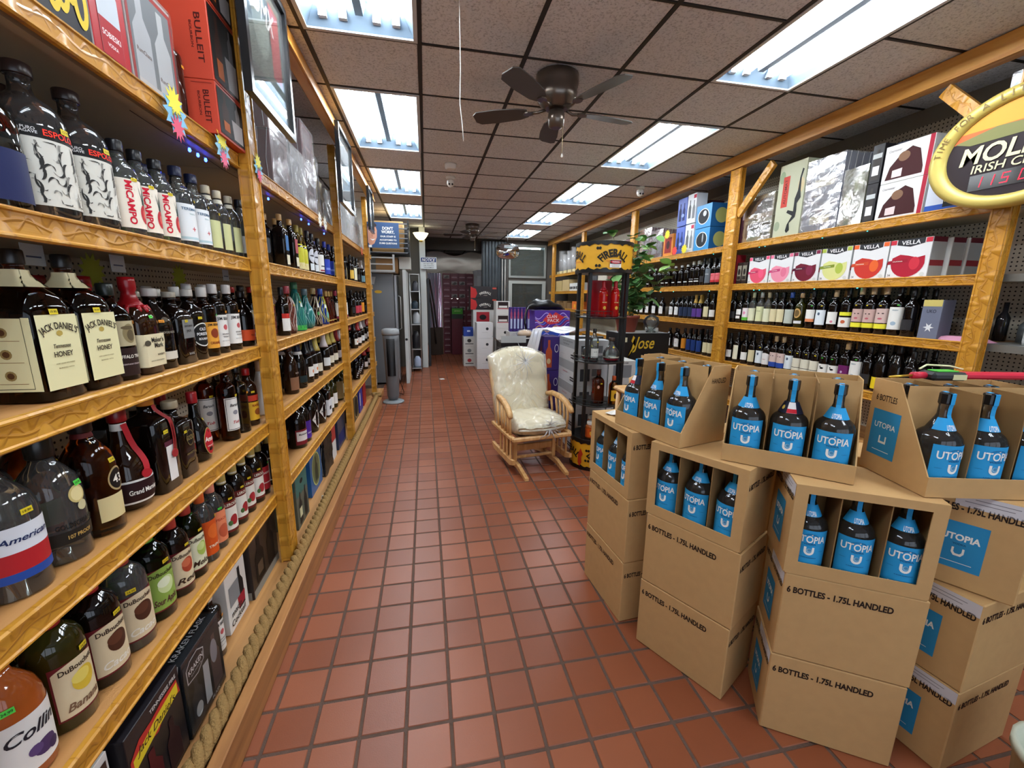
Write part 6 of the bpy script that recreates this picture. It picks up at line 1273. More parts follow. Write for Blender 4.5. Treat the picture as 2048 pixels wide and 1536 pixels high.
# ------------------------------------------------------------------ round whisky display rack
kx, ky = 1.50, 3.45; YEL = pm('#dda522', .5); rk = thing('display_rack', 'tall black round display rack with yellow FIREBALL drum on top', 'display rack', (kx, ky, 0))
def drum(z0, z1, rim, topd):
    R_ = .235 if topd else .215; b = B(); b.lathe([(R_, z0+rim), (R_, z1-rim)], 40, YEL, cap=False)
    b.lathe([(R_*.98, z0), (R_+.004, z0), (R_+.004, z0+rim)], 40, BLACK, cap=True); b.lathe([(R_+.004, z1-rim), (R_+.004, z1), (R_*.98, z1)], 40, BLACK, cap=True)
    n = 60; V = []   # ragged black burnt edges
    for k in range(n):
        a = 2*PI*k/n
        for z, s_ in ((z0, 1), (z1, -1)):
            V += [((R_+.005)*math.cos(a), (R_+.005)*math.sin(a), z), ((R_+.005)*math.cos(a), (R_+.005)*math.sin(a), z+s_*(rim+.008+.007*math.sin(k*2.3)+.005*math.sin(k*5.1)))]
    F = []
    for k in range(n):
        k2 = (k+1) % n
        for o in (0, 2): F.append((k*4+o, k*4+o+1, k2*4+o+1, k2*4+o))
    b.add(V, F, BLACK, True); b.obj('drum', rk); p = B()
    def cyl(th, e): return lambda u, v: ((R_+e)*math.cos(th+u/R_), (R_+e)*math.sin(th+u/R_), v)
    zc = (z0+z1)/2
    for th in (-1.63, -3.15, -.11, 1.4):
        p.text('FIREBALL', .058, paper('#1c1a12'), lambda u, v: cyl(th, .0062)(u, v+zc+.028), None, .035, 0, .15, .78)
        if topd: p.text('WHISKY', .014, paper('#1c1a12'), lambda u, v: cyl(th, .0062)(u, v+zc+.008), .06, .03); p.text('TASTES LIKE HEAVEN', .010, paper('#c2401c'), lambda u, v: cyl(th, .0062)(u, v+zc-.035), .13, .01)
        for du, dv in ((-.135, .065), (-.115, .065), (-.14, -.07), (-.115, -.07)): p.flat(ell(du, zc+dv*(1 if topd else .7), .011, .012, 12), cyl(th, .0065), paper('#1c1a12'))
    if topd:
        th = -1.58; p.flat(rc(-.047, .047, zc-.085, zc-.025), cyl(th, .008), paper('#e4e2e0')); p.flat(rc(-.046, .046, zc-.056, zc-.027), cyl(th, .0084), paper('#1a1414')); p.flat(ell(0, zc-.0415, .043, .0125), cyl(th, .0088), paper('#b82430')); p.text('WARNING', .012, paper('#eee'), lambda u, v: cyl(th, .0092)(u, v+zc-.0415), .06, .012)
        p.text('CONTENTS MAY BE HOT', .006, INK, lambda u, v: cyl(th, .0092)(u, v+zc-.065), .07); p.text('HANDLE WITH CARE', .006, INK, lambda u, v: cyl(th, .0092)(u, v+zc-.076), .06)
    else:
        p.flat([(-.02, .06), (.0, .03), (.02, .07), (.015, .12), (.03, .15), (.005, .2), (-.02, .14)], cyl(PI+.6, .0066), paper('#b83a1c'))
    p.obj('drum_print', rk)
drum(0.0, .285, .03, False); drum(1.72, 1.965, .022, True)
for a in (-3.24, -2.50, -.62, .11):
    x_, y_ = .205*math.cos(a), .205*math.sin(a); B().box(x_-.014, x_+.014, y_-.014, y_+.014, .28, 1.725, BLACK, ch=.003).obj('upright', rk)
SHZ = (.60, .98, 1.36)
for z in SHZ:
    b = B(); b.lathe([(.215, z-.012), (.222, z-.008), (.222, z), (.2, z)], 32, BLACK); b.obj('shelf', rk)
    b = B()
    for zz in (z+.02, z+.05): b.tube([(.226*math.cos(a), .226*math.sin(a), zz) for a in [PI*.8+k*PI/10 for k in range(8)]], .0025, BLACK, 5)
    for k in range(8): a = PI*.8+k*PI/10; b.tube([(.226*math.cos(a), .226*math.sin(a), z-.01), (.226*math.cos(a), .226*math.sin(a), z+.05)], .002, BLACK, 4)
    b.obj('wire_rail', rk)
tag(B().box(-.09, .13, 0, .03, 0, .31, pm('#a81420', .35), ch=.002).obj('back_card', None, (kx, ky+.09, 1.3605)), 'red card standing behind the two red bottles in the rack', 'card')
d('redb', lq, 'liq', .038, .30, 'red', '#c0202c', .74, 'bright red cinnamon whisky bottle', [('Z', '#d8b8a0')][:0]+[T('WHISKY', .4, .008, '#d8c080'), E_(.25, 0, .05, 20, '#c89a3c')])
d('crown', lq, 'bulb', .07, .2, 'clear', '#3a2a20', .86, 'crown-shaped clear decanter on red base', [L(.0, .1, 179, '#8c1c28'), L(.14, .19, 179, '#c8bfae')])
d('amberflask', lq, 'liq', .045, .3, 'rye', '#5a1c10', .86, 'large reddish amber whiskey bottle', [E_(.5, -20, .05, 14, '#d8a890')], S4)
d('fire', lq, 'liq', .042, .25, 'amber', '#b0481c', .84, 'amber cinnamon whisky bottle with yellow label', [L(.12, .5, 50, '#d8a52a'), E_(.3, 0, .1, 16, '#3a1c10'), L(.54, .6, 40, '#2a1a12')])
d('barrelcup', lq, 'jar', .05, .15, 'orange', '#dcd8d0', .8, 'small orange bucket with white lid', [L(.1, .6, 90, '#d2581c'), E_(.35, 0, .18, 34, '#e8a83c'), T('FIREBALL', .5, .012, '#2a1a12', 0, .06)])
def rb(key, x, y, z, words, rz=-PI/2): t = bottle(key); t.location = (kx+x, ky+y, z+.001); t.rotation_euler = (0, 0, rz); tag(t, words, 'bottle' if key != 'barrelcup' else 'bucket'); return t
rb('redb', .0, -.03, 1.36, 'left of two bright red bottles on the top rack shelf'); rb('redb', .105, -.04, 1.36, 'right of two bright red bottles on the top rack shelf')
rb('crown', .082, -.075, .98, 'front crown-shaped clear decanter on the middle rack shelf'); rb('crown', -.075, .03, .98, 'rear crown-shaped clear decanter on the middle rack shelf'); rb('silverteq', -.09, -.1, .98, 'slim clear bottle at the rack shelf edge')
rb('amberflask', -.02, -.07, .60, 'large reddish whiskey bottle on the lower rack shelf'); rb('fire', .105, -.12, .60, 'amber bottle with yellow label on the lower rack shelf')
rb('barrelcup', -.08, -.1, .286, 'lower orange bucket with white lid on the rack base'); rb('barrelcup', .05, -.09, .286, 'second orange bucket on the rack base'); rb('barrelcup', .0, .06, .286, 'rear orange bucket on the rack base')

# ------------------------------------------------------------------ silver-grey cases, floor stock in the middle of the shop
GR = pm('#b4b6b8', .5, var=.04)
for k in range(5):
    z = .2245*k
    carton('stock_case', f'{ORD[k]} from the floor in the pale grey case stack behind the rack', 'box', (1.4+.16, 4.0, z), (.32, .545, .223), GR,
      [('x-', 'r', -.27, .27, .13, .22, '#8c8f92'), ('x-', 'r', .1, .24, .03, .045, '#2a2a2e'), ('x-', 'r', .1, .24, .055, .07, '#2a2a2e'), ('x-', 'r', -.2, -.1, .05, .052, '#777')]+([('x-', 't', 'DO NOT DROP OR STACK', 0, .19, .014, '#3c3e44', .3), ('x-', 't', 'THIS SIDE UP', -.05, .16, .014, '#3c3e44', .2)] if k == 4 else [('x-', 't', 'FRAGILE GLASS', -.05, .1, .012, '#a8444c', .14)])+[('y-', 'r', -.12, -.02, .05, .17, '#3a3c40'), ('y-', 'r', .0, .1, .1, .17, '#6a6c70'), ('y-', 't', 'JIM BEAM', .05, .07, .014, '#4a4c50', .1)], (.004, -.006, .005, -.004, 0)[k], 'pale grey cases')
for k in range(4):
    carton('stock_case', f'{ORD[k]} from the floor in the white printed case stack beside the rack', 'box', (1.94, 4.05, .2245*k), (.3, .4, .223), pm('#c3c3bf', .5), [('y-', 'r', -.1, .1, .05, .18, '#7d8084'), ('y-', 't', 'JIM BEAM', 0, .2, .014, '#444', .12)], .0, 'white printed cases')
tr_ = tag(B().box(-.13, .13, -.02, .02, 0, .02, BLACK, ch=.004).obj('clipboard', None, (1.6, 3.9, 1.125)), 'black rack arm lying on the pale grey cases', 'bracket')
t = thing('plastic_sheet', 'white plastic sheet draped over the purple boxes', 'plastic sheet', (1.285, 4.62, 1.125)); b = B(); V = []; nn = 14
for i in range(nn+1):
    for j in range(nn+1):
        u = i/nn; v = j/nn; x = -.22+.72*u; dr = max(0, .22-u)*2.2; V.append((x+.1*dr, -.3+.42*v, .04+.03*math.sin(u*9+v*5)*math.cos(v*11)-dr*1.0*(1+.3*math.sin(v*17))))
b.add(V, [(i*(nn+1)+j, (i+1)*(nn+1)+j, (i+1)*(nn+1)+j+1, i*(nn+1)+j+1) for i in range(nn) for j in range(nn)], sheet(opac=.65, bump=.6, bscale=9.), True); b.obj('film', t)
PUR = pm('#3a2470', .45)
pb = [('y-', 'p', bpic(-.035, .03, .07, .3), '#b8502c'), ('y-', 'e', -.035, .1, .022, .03, '#d8b88a'), ('y-', 'e', .05, .24, .024, .045, '#d4d0e0'), ('y-', 'e', .05, .24, .018, .036, '#3a2470'), ('x-', 'p', bpic(0, .03, .08, .3), '#7a3a3c')]
for k in range(3): carton('gift_case', f'{ORD[k]} from the floor of the purple bottle-print cases', 'box', (1.24+.085, 4.42, .37*k), (.17, .26, .365), PUR, pb, 0, 'purple bottle-print cases')
# purple display boxes
def wave(c1, n, s=1.): return [('y-', 'p', [(-.29+.58*k/24, .02+.03*n+.05*math.sin(k*.55+n*.5)) for k in range(25)]+[(-.29+.58*k/24, .035+.03*n+.05*math.sin(k*.55+n*.5)) for k in range(24, -1, -1)], c1)]
wv = [q for n, c in enumerate(('#d8a05a', '#6a3aa8', '#b0a0e8', '#c03a5a', '#5a7ae0', '#d8b88a', '#6a3aa8', '#b0a0e8')) for q in wave(c, n)]
for k in range(4):
    ex = [('y-', 'p', [(-.16, .17), (-.05, .29), (0, .25), (.05, .3), (.2, .22), (.1, .12), (-.05, .1)], '#c8383c'), ('y-', 't', 'CLAN', -.01, .23, .05, '#e8d8dc', .17), ('y-', 't', 'PACK', .02, .165, .05, '#e8d8dc', .2)] if k == 3 else []
    carton('display_box', f'{ORD[k]} from the floor of the purple wavy-striped cases under the black bag', 'box', (2.02, 6.75, .33*k), (.6, .34, .325), pm('#2c4ab0' if k == 2 else '#4a2c8c', .45), wv+ex, 0, 'wavy-striped cases')
for k in range(6): carton('gift_box', f'purple bottle carton, {ORD[k]} in the row left of the wavy cases', 'box', (1.46+.062*k, 7.25, .93), (.056, .12, .42), PUR, [('y-', 'r', -.017, .017, .05, .26, '#b8c4dc'), ('y-', 'p', bpic(0, .22, .03, .17), '#a84a6a')], 0, 'purple bottle cartons in a row')
for k in range(3): carton('stock_case', f'{ORD[k]} from the floor of the white cases under the purple cartons', 'box', (1.62, 7.3, .309*k), (.4, .35, .307), pm('#c9c9c6', .5), [('y-', 'e', 0, .15, .03, .03, '#2a2a2a')], 0, 'white cases under the purple cartons')
t = thing('black_bag', 'limp black bag lying on top of the wavy-striped cases', 'bag', (1.95, 6.75, 1.322)); b = B(); V = []; F = []; nn, mm = 22, 12
for i in range(nn+1):
    u = i/nn
    for j in range(mm):
        a = 2*PI*j/mm; r1 = .16*(math.sin(PI*min(1, u*1.02+.02))**.5)*(1.05-.45*u)+.01; V.append((-.33+.66*u, .13*math.cos(a)*r1/.13, max(0, r1*.55+r1*.62*math.sin(a)+.012*math.sin(u*19+j))))
for i in range(nn):
    for j in range(mm): k2 = (j+1) % mm; F.append((i*mm+j, (i+1)*mm+j, (i+1)*mm+k2, i*mm+k2))
F += [tuple(range(mm)), tuple(nn*mm+q for q in range(mm))]
b.add(V, F, pm('#121314', .35, bump=.5, bscale=14.), True); b.obj('body', t); B().tube([(-.3, -.06, .05), (-.38, -.19, -.02), (-.4, -.2, -.2), (-.37, -.2, -.33)], .016, pm('#121314', .4), 6).obj('strap', t)
# black and red whisky cases in front
FB = pm('#1c1416', .35)
fbp = [('y-', 'p', [(-.16, .04), (-.05, .02), (.02, .1), (.1, .12), (.05, .2), (-.02, .25), (-.16, .26)], '#b0242c'), ('y-', 'r', .03, .14, .25, .27, '#c8342c'), ('y-', 't', 'FIREBALL', .02, .07, .035, '#e8e4dc', .2, 0, 0, .14), ('x-', 'e', 0, .18, .05, .06, '#8a8688'), ('x-', 'e', .03, .05, .03, .03, '#b0242c'), ('x-', 'r', -.2, .2, .002, .012, '#d8d4d4')]
for k in range(3): carton('stock_case', f'{ORD[k]} from the floor of the black and red cases behind the chair', 'box', (.868+.17, 4.98, .3*k), (.34, .42, .298), FB, fbp, 0, 'black and red cases behind the chair')
t = thing('open_case', 'open black and red case with white flaps on the stack behind the chair', 'box', (1.10, 5.45, .0)); B().box(-.165, .165, -.2, .2, .0, .94, FB, ch=.003).obj('box', t)
B().box(-.165, .165, -.2, -.197, .94, 1.03, pm('#b8b8b6', .6)).obj('flap', t); b = B(); b.add([(-.165, -.2, .94), (-.165, .2, .94), (-.24, .16, 1.0), (-.24, -.17, 1.0)], [(0, 1, 2, 3)], pm('#b8b8b6', .6)); b.obj('flap', t)
t = carton('stock_case', 'dark case with two small red marks, carrying the bagged bread', 'box', (1.47, 6.3, 0), (.34, .3, .92), pm('#1a1216', .35), [('y-', 'e', -.05, .8, .012, .02, '#a82430'), ('y-', 'e', .08, .8, .012, .02, '#a82430'), ('y-', 'r', -.17, .17, .9, .918, '#c8c4c0')])
t = thing('bread_bag', 'clear bag of bread rolls lying on the dark case', 'bag', (1.5, 6.3, .921)); b = B(); b.lathe([(.02, 0), (.1, .012), (.12, .05), (.08, .09), (.02, .1)], 16, pm('#c89a5c', .7, bump=.4, bscale=30.)); b.obj('rolls', t); b = B(); b.lathe([(.03, 0), (.12, .006), (.145, .05), (.1, .1), (.02, .115)], 14, sheet(opac=.25, bump=1., bscale=18.)); b.obj('film', t)
# white and red cases, deeper
wc = [('y-', 'e', .05, .2, .03, .03, '#26262a'), ('y-', 'r', -.06, .06, .12, .124, '#999')]
for k in range(3): carton('stock_case', f'{ORD[k]} from the floor of the tall white cases with a black dot', 'box', (1.21, 8.95, .33*k), (.34, .38, .328), pm('#d4d4d4', .5), wc, 0, 'tall white cases with a black dot')
for k in range(3): carton('stock_case', f'{ORD[k]} from the floor of the low white cases by the red wall of boxes', 'box', (.92, 9.35, .22*k), (.25, .34, .218), pm('#c8c6c0', .5), [('y-', 'e', 0, .13, .045, .04, ('#a03038', '#777', '#333')[k]), ('y-', 'r', -.09, .09, .05, .07, '#555')], 0, 'low white cases')
carton('stock_case', 'small royal blue case on the low white cases', 'box', (.91, 9.4, .661), (.21, .3, .19), pm('#1c3a8c', .4), [('y-', 'r', -.03, .04, .1, .13, '#c8d0e0')])
for k in range(2): carton('stock_case', f'{("lower", "upper")[k]} FIREBALL case of the high pair at the back', 'box', (1.31, 9.8, 1.235+.262*k), (.62, .4, .258), FB, [('y-', 'p', [(-.31, 0), (-.2, 0), (-.16, .1), (-.19, .2), (-.31, .25)], '#b82c2c'), ('y-', 't', 'FIREBALL', .03, .125, .05, '#e8e4dc', .28, 0, 0, .22), ('y-', 't', 'WHISKY', .03, .06, .015, '#c8b8b0', .09), ('y-', 'r', .19, .28, .2, .235, '#b84a3c')], 0, 'high FIREBALL cases'.replace('FIREBALL', 'black and red'))
for k in range(4): carton('stock_case', f'{ORD[k]} from the floor of the white cases carrying the high pair', 'box', (1.33, 9.8, .308*k), (.55, .4, .306), pm('#c4c2be', .5), [('y-', 'r', -.2, .1, .04, .26, '#a02630'), ('y-', 'e', -.05, .14, .08, .06, '#1c1416')] if k == 3 else [], 0, 'white cases carrying the high pair')
for k in range(5): carton('stock_case', f'{ORD[k]} from the floor of the white and red label cases by the window', 'box', (1.61, 9.0, .288*k), (.3, .34, .286), pm('#d2d0cc', .5), [('y-', 'r', -.11, .11, .14, .27, '#2a1a1c'), ('y-', 'r', -.09, .09, .15, .19, '#e0dcd8'), ('y-', 'r', -.12, .12, .12, .135, '#b02a38')] if k > 2 else wc, 0, 'white and red label cases')
# wall of dark red cases
RC = pm('#5e1526', .45); cnt_ = 0
for i in range(4):
    for j in range(13):
        if i > 0 and j < 5 and False: continue
        x = .55+.205*i; yy = 11.5
        pr2 = [('y-', 'r', -.07, .07, .05, .075, '#a88a90'), ('y-', 'r', -.05, .05, .09, .1, '#8c5a64')] if (i, j) not in ((1, 11), (2, 11), (1, 9), (2, 9), (1, 7), (2, 7), (0, 12), (3, 7)) else [('y-', 'r', -.075, .075, .03, .12, '#8f8a86'), ('y-', 'p', [(-.07, .04), (.02, .11), (.07, .06), (0, .03)], '#4a4644')]
        if j < 4 and i: pr2 = [('y-', 'r', -.02, .06, .09, .1, '#a87a84')]
        t = carton('stock_case', f'dark red case, {ORD[j]} up in the {ORD[i]} column of the red wall of boxes', 'box', (x, yy, .163*j), (.2, .3, .161), RC, pr2, 0, 'wall of dark red cases'); cnt_ += 1
carton('stock_case', 'green and black case set in the wall of dark red boxes', 'box', (.81, 11.25, .95), (.3, .18, .28), pm('#1c2a1c', .45), [('y-', 'r', -.14, .14, .12, .265, '#4a9a34'), ('y-', 't', 'Jameson', 0, .2, .03, '#c8d8a0', .16)]); carton('stock_case', 'dark red support case under the green one', 'box', (.81, 11.25, 0), (.3, .18, .948), RC)
t = thing('added_curtain_lamp', 'added tube lamp hidden behind the red boxes to light the curtain', 'lamp', (.8, 12.0, 0)); [B().tube([(dx, dy, .5), (dx, dy, 1.9)], .018, TUBE, 8).obj('fluorescent_tube', t) for dx, dy in ((-.08, -.06), (-.08, .06), (.08, .06), (.08, -.06))]; B().tube([(0, 0, .03), (0, 0, .5)], .02, FRW, 8).obj('stand', t); B().lathe([(.12, 0), (.12, .03)], 16, FRW).obj('base', t)  # lamp added out of view to brighten the plastic curtain
t = thing('paper_bag', 'crumpled white and blue paper bag on top of the red boxes', 'bag', (1.42, 11.3, 1.76)); b = B(); b.lathe([(.14, 0), (.16, .15), (.15, .3), (.19, .42), (.1, .45)], 9, pm('#c8ccd2', .6, bump=.5, bscale=12.), smooth=False); b.obj('paper', t); carton('stock_case', 'tall dark carton beside the red wall of boxes', 'box', (1.42, 11.35, 0), (.28, .3, 1.758), pm('#3a2a2c', .6))

# ------------------------------------------------------------------ plant and its stand
st = carton('display_box', 'black display box with gold script carrying the plant', 'box', (2.37, 4.4, 0), (.58, .4, 1.145), pm('#131214', .3), [('y-', 'p', [(-.25+.0, .82), (-.235, .8), (-.16, .98), (-.13, 1.1), (-.15, 1.12), (-.17, 1.06), (-.12, 1.0)], '#c8a42c'), ('y-', 't', 'Jose', -.02, 1.02, .13, '#c8a42c', .26, .35), ('y-', 't', 'Cuervo', .12, .9, .04, '#a88a2c', .2, .3), ('y-', 'r', -.27, -.22, 1.05, 1.1, '#c8c0a0'), ('z+', 'r', -.28, .28, -.19, .19, '#9a9c9c')])
pt = thing('potted_plant', 'leafy green plant in terracotta pot on the black box', 'plant', (2.24, 4.42, 1.146))
TC = pm('#7a3422', .6); b = B(); b.lathe([(.095, 0), (.1, .01), (.13, .15), (.14, .152), (.142, .185), (.13, .185), (.12, .16)], 24, TC, cap=False); b.lathe([(.095, 0), (.01, .001)], 24, TC); b.obj('pot', pt)
B().lathe([(.001, .155), (.118, .16)], 20, pm('#2a1c14', .9), cap=False).obj('soil', pt)
def leafmesh(): 
    b = B(); V = []; F = []
    for i in range(7):
        v = i/6; w_ = .5*math.sin(PI*min(1, v*1.0))**.7*(1.1-.4*v)
        z = -.12*v*v+.0
        V += [(-w_, v, z+.10*w_), (0, v, z-.02), (w_, v, z+.10*w_)]
    for i in range(6): F += [(3*i, 3*i+1, 3*i+4, 3*i+3), (3*i+1, 3*i+2, 3*i+5, 3*i+4)]
    return V, F
LV, LF = leafmesh(); lm = [pm(c, .5, spec=.4) for c in ('#4a7440', '#6b9658', '#9cc070')]
stm = B(); lf0 = {}; nleaf = 0
for s_ in range(11):
    a0 = s_*2.4; px_ = [(.05*math.cos(a0), .05*math.sin(a0), .15)]; hh = rnd.uniform(.55, 1.0); lean = rnd.uniform(.04, .26)
    if s_ == 3: a0 = -.3; lean = .42; hh = .6
    for k in range(1, 9):
        f = k/8; px_.append((math.cos(a0)*(.05+lean*f)+.03*math.sin(k*1.7+s_), math.sin(a0)*(.05+lean*f*.7)+.02*math.cos(k*2+s_), .15+hh*f))
    stm.tube(px_, [.005-.0004*k for k in range(9)], pm('#5c6a3a', .7), 5)
    for k in range(1, 9):
        for q in range(3 if k > 1 else 1):
            if nleaf >= 290: continue
            c = Vector(px_[k])+Vector((rnd.uniform(-.02, .02), rnd.uniform(-.02, .02), rnd.uniform(-.02, .02))); m_ = rnd.choice(lm if k > 6 else lm[:2]+lm[:1])
            if m_ not in lf0: bb = B(); bb.add(LV, LF, m_, True); o = bb.obj('leaf', pt); lf0[m_] = o
            else: o = lf0[m_].copy(); COL.objects.link(o); o.parent = pt
            sz = rnd.uniform(.085, .15); o.scale = (sz*.95, sz, sz); o.location = c; o.rotation_euler = (rnd.uniform(-.7, .5), rnd.uniform(-.4, .4), rnd.uniform(0, 2*PI)); nleaf += 1
stm.obj('stem', pt)
t = thing('glass_ornament', 'clear round glass ornament beside the pot', 'ornament', (2.48, 4.3, 1.1465)); b = B(); b.lathe([(.05, 0), (.055, .01), (.02, .03), (.07, .07), (.09, .12), (.07, .17), (.02, .2)], 20, G['clear']); b.obj('glass', t)
for k in range(3): tag(B().lathe([(.03, 0), (.035, .02), (.03, .05)], 10, pm('#c0c0bc', .5)).obj('cup', None, (2.56+.0*k, 4.34+.08*k, 1.1465)), f'{ORD[k]} small white cup on the black box', 'cup')

# ------------------------------------------------------------------ left rear: cooler, fan, door leaf, rack, pillar
cl = thing('drinks_cooler', 'tall grey upright cooler with chrome handle', 'cooler', (0, 0, 0)); CGY = pm('#77797c', .35, .5)
B().box(-1.3, -.52, 7.38, 8.05, .03, 1.88, CGY, ch=.01).obj('cabinet', cl); 
cd = B().box(-.515, -.47, 7.40, 8.03, .06, 1.86, pm('#9a9ca0', .3, .5), ch=.008).obj('door', cl); B().box(-.469, -.462, 7.48, 7.95, .16, 1.7, pm('#3a4044', .1)).obj('door_glass', cd)
b = B(); b.tube([(-.455, 7.45, .95), (-.42, 7.45, .97), (-.42, 7.45, 1.5), (-.455, 7.45, 1.52)], .011, METAL, 8); b.obj('handle', cd)
b = B(); b.flat([(-1.0, 1.83), (-.80, 1.82), (-.83, 1.7), (-.93, 1.72)], lambda u, v: (u, 7.378, v), paper('#c9c9c6')); b.flat(ell(-.77, 1.58, .06, .025), lambda u, v: (u, 7.3775, v), paper('#c89a2c')); b.obj('sticker', cl)
t = thing('crate_shelf', 'slatted dark metal crate full of odds and ends above the cooler', 'crate', (0, 0, 0))
for k in range(7): B().box(-.95, -.24, 7.3, 7.33, 2.2+.075*k, 2.215+.075*k, pm('#6a6c70', .4, .5)).obj('slat', t)
B().box(-.95, -.24, 7.34, 7.9, 2.185, 2.2, DMETAL).obj('base', t); B().box(-.26, -.24, 7.3, 7.9, 2.2, 2.72, DMETAL).obj('side', t); B().box(-.95, -.93, 7.3, 7.9, 2.2, 2.72, DMETAL).obj('side', t); B().box(-.95, -.24, 7.88, 7.9, 2.2, 2.7, DMETAL).obj('back', t)
carton('carton', 'brown carton pushed in on top of the slatted crate', 'box', (-.58, 7.62, 2.205), (.5, .45, .5), CARD); carton('carton', 'brown carton below the slatted crate', 'box', (-.62, 7.7, 1.885), (.36, .4, .26), pm('#8a6238', .7)); carton('carton', 'white carton below the slatted crate', 'box', (-.33, 7.7, 1.965), (.19, .3, .2), pm('#c0bdb4', .6))
tag(B().box(-1.0, -.19, 7.5, 8.3, 1.94, 1.962, pm('#c9cbca', .4)).obj('wall_shelf'), 'white shelf board over the cooler', 'shelf') if False else None
t = thing('step_ladder', 'aluminium step ladder lying flat over the cooler', 'ladder', (0, 0, 0))
for z in (1.9, 2.0, 2.1): B().box(-.86, -.48, 7.13, 7.16, z, z+.02, METAL).obj('rung', t)
for x in (-.5,): B().box(x, x+.03, 7.12, 7.17, 1.885, 2.16, METAL).obj('rail', t)
B().box(-.9, -.87, 7.12, 7.17, 1.885, 2.16, METAL).obj('rail', t); B().box(-.9, -.47, 7.12, 7.4, 1.884, 1.894, METAL).obj('platform', t)
fn_ = thing('tower_fan', 'grey tower fan standing on a round base', 'fan', (-.5, 6.1, 0)); FG = pm('#6d7073', .4)
b = B(); b.lathe([(.15, 0), (.155, .008), (.14, .025), (.05, .035)], 28, pm('#8a9194', .35)); b.obj('base', fn_)
b = B(); b.lathe([(.06, .035), (.085, .1), (.108, .9), (.112, .98)], 20, FG); b.obj('body', fn_); b = B(); b.lathe([(.12, .981), (.122, 1.0), (.118, 1.05), (.09, 1.065)], 20, pm('#8d9092', .4)); b.obj('control_head', fn_)
for k in range(11): a = -PI/2-.5+.1*k; B().box(-.0025, .0025, -.112, -.1, .4, .93, BLACK).obj('grille_slat', fn_, None, (0, 0, a+PI/2))
B().tube([(.05, .05, .5), (.09, .1, .3), (.14, .2, .1), (.12, .4, .01), (-.1, .9, .008)], .005, BLACK, 6).obj('cable', fn_)
t = thing('door_leaf', 'loose white door leaf standing on edge beside the cooler', 'door', (-.36, 7.42, 0)); B().box(-.012, .045, 0, .85, 0, 1.95, pm('#c8ccca', .4), ch=.004).obj('leaf', t); b = B(); b.lathe([(.022, 0), (.022, .004)], 16, BLACK); o = b.obj('lock_hole', t, (.016, -.004, .78), (PI/2, 0, 0))
t = thing('wire_rack', 'narrow metal rack with kitchen clutter', 'rack', (0, 0, 0))
for x in (-.3, -.12):
    for y in (8.62, 9.0): B().tube([(x, y, 0), (x, y, 1.95)], .01, METAL, 6).obj('post', t)
for z in (.06, .45, .95, 1.25, 1.6, 1.93): B().box(-.31, -.11, 8.61, 9.02, z, z+.015, METAL).obj('shelf', t)
for k, (z, x, r_, h_, c, nm) in enumerate(((.076, -.2, .07, .22, '#b8c4dc', 'white and blue detergent jug'), (.466, -.22, .08, .35, '#1c1c20', 'black bin'), (.966, -.2, .07, .24, '#c8ccd0', 'white plastic tub'), (1.266, -.22, .07, .16, '#2c3c48', 'dark coffee maker'), (1.616, -.2, .06, .2, '#4a4a50', 'dark kettle'))):
    simple('container', nm+' on the narrow metal rack', 'container', [(r_*.9, 0), (r_, .02), (r_, h_*.7), (r_*.5, h_)], pm(c, .4), (x, 8.8, z+.0005))
pl_ = structure(B().box(-.10, .02, 9.08, 9.2, 0, CEIL, pm('#c6cac6', .5), ch=.006).obj('trim_1'))
t = thing('wall_lamp', 'lit frosted bowl lamp on the white pillar top', 'lamp', (-.06, 8.98, 2.62)); b = B(); b.lathe([(.04, 0), (.1, .05), (.15, .13), (.155, .14)], 20, pm('#f0e2b8', .4, emis=1.6)); b.obj('bowl', t); B().lathe([(.03, -.03), (.04, 0)], 12, BRASSY).obj('mount', t)
t = thing('notice_sign', 'white sign with blue NOTICE band on the pillar', 'sign', (.08, 9.0, 2.185)); b = B(); b.box(-.16, .16, 0, .006, -.115, .115, pm('#d4d8da', .4)); Pn = PL['y-'](-.001)
b.flat(rc(-.15, .15, .02, .105), Pn, paper('#22366e')); b.text('NOTICE', .06, WHITE, lambda u, v: (u, -.002, v+.062), .26, .02, .2)
for k, s_ in enumerate(('DO NOT FEED', 'OR TOUCH', 'THE ANIMALS')): b.text(s_, .02, INK, lambda u, v: (u, -.002, v-.012-.038*k), .2, .01)
b.obj('plate', t); B().box(-.1, .03, .007, .08, -.02, .02, METAL).obj('bracket', t)
t = thing('joke_sign', 'blue sign with smiling man and white words, on the last left post', 'sign', (-.535, 6.12, 2.315)); b = B(); b.box(-.205, .205, 0, .006, -.165, .165, pm('#2d4a72', .4)); 
SK = paper('#c89078'); b.flat([(-.2, -.1), (-.17, -.14), (-.12, -.11), (-.085, -.03), (-.08, .06), (-.1, .12), (-.16, .13), (-.2, .1)], PL['y-'](-.001), SK); b.flat([(-.2, .07), (-.19, .12), (-.1, .1), (-.08, .12), (-.1, .15), (-.17, .16), (-.2, .13)], PL['y-'](-.0016), paper('#3a2a22'))
b.flat(ell(-.165, .04, .012, .006, 10), PL['y-'](-.0018), paper('#f0f0ee')); b.flat(ell(-.115, .035, .012, .006, 10), PL['y-'](-.0018), paper('#f0f0ee')); b.flat(ell(-.165, .04, .005, .005, 8), PL['y-'](-.0022), INK); b.flat(ell(-.115, .035, .005, .005, 8), PL['y-'](-.0022), INK)
b.flat([(-.175, -.05), (-.14, -.075), (-.105, -.05), (-.14, -.055)], PL['y-'](-.002), paper('#f0f0ee')); b.flat([(-.15, .02), (-.135, -.02), (-.15, -.022)], PL['y-'](-.002), paper('#a87058')); b.flat(rc(-.195, -.155, -.16, -.13), PL['y-'](-.0019), paper('#e0e0e0'))
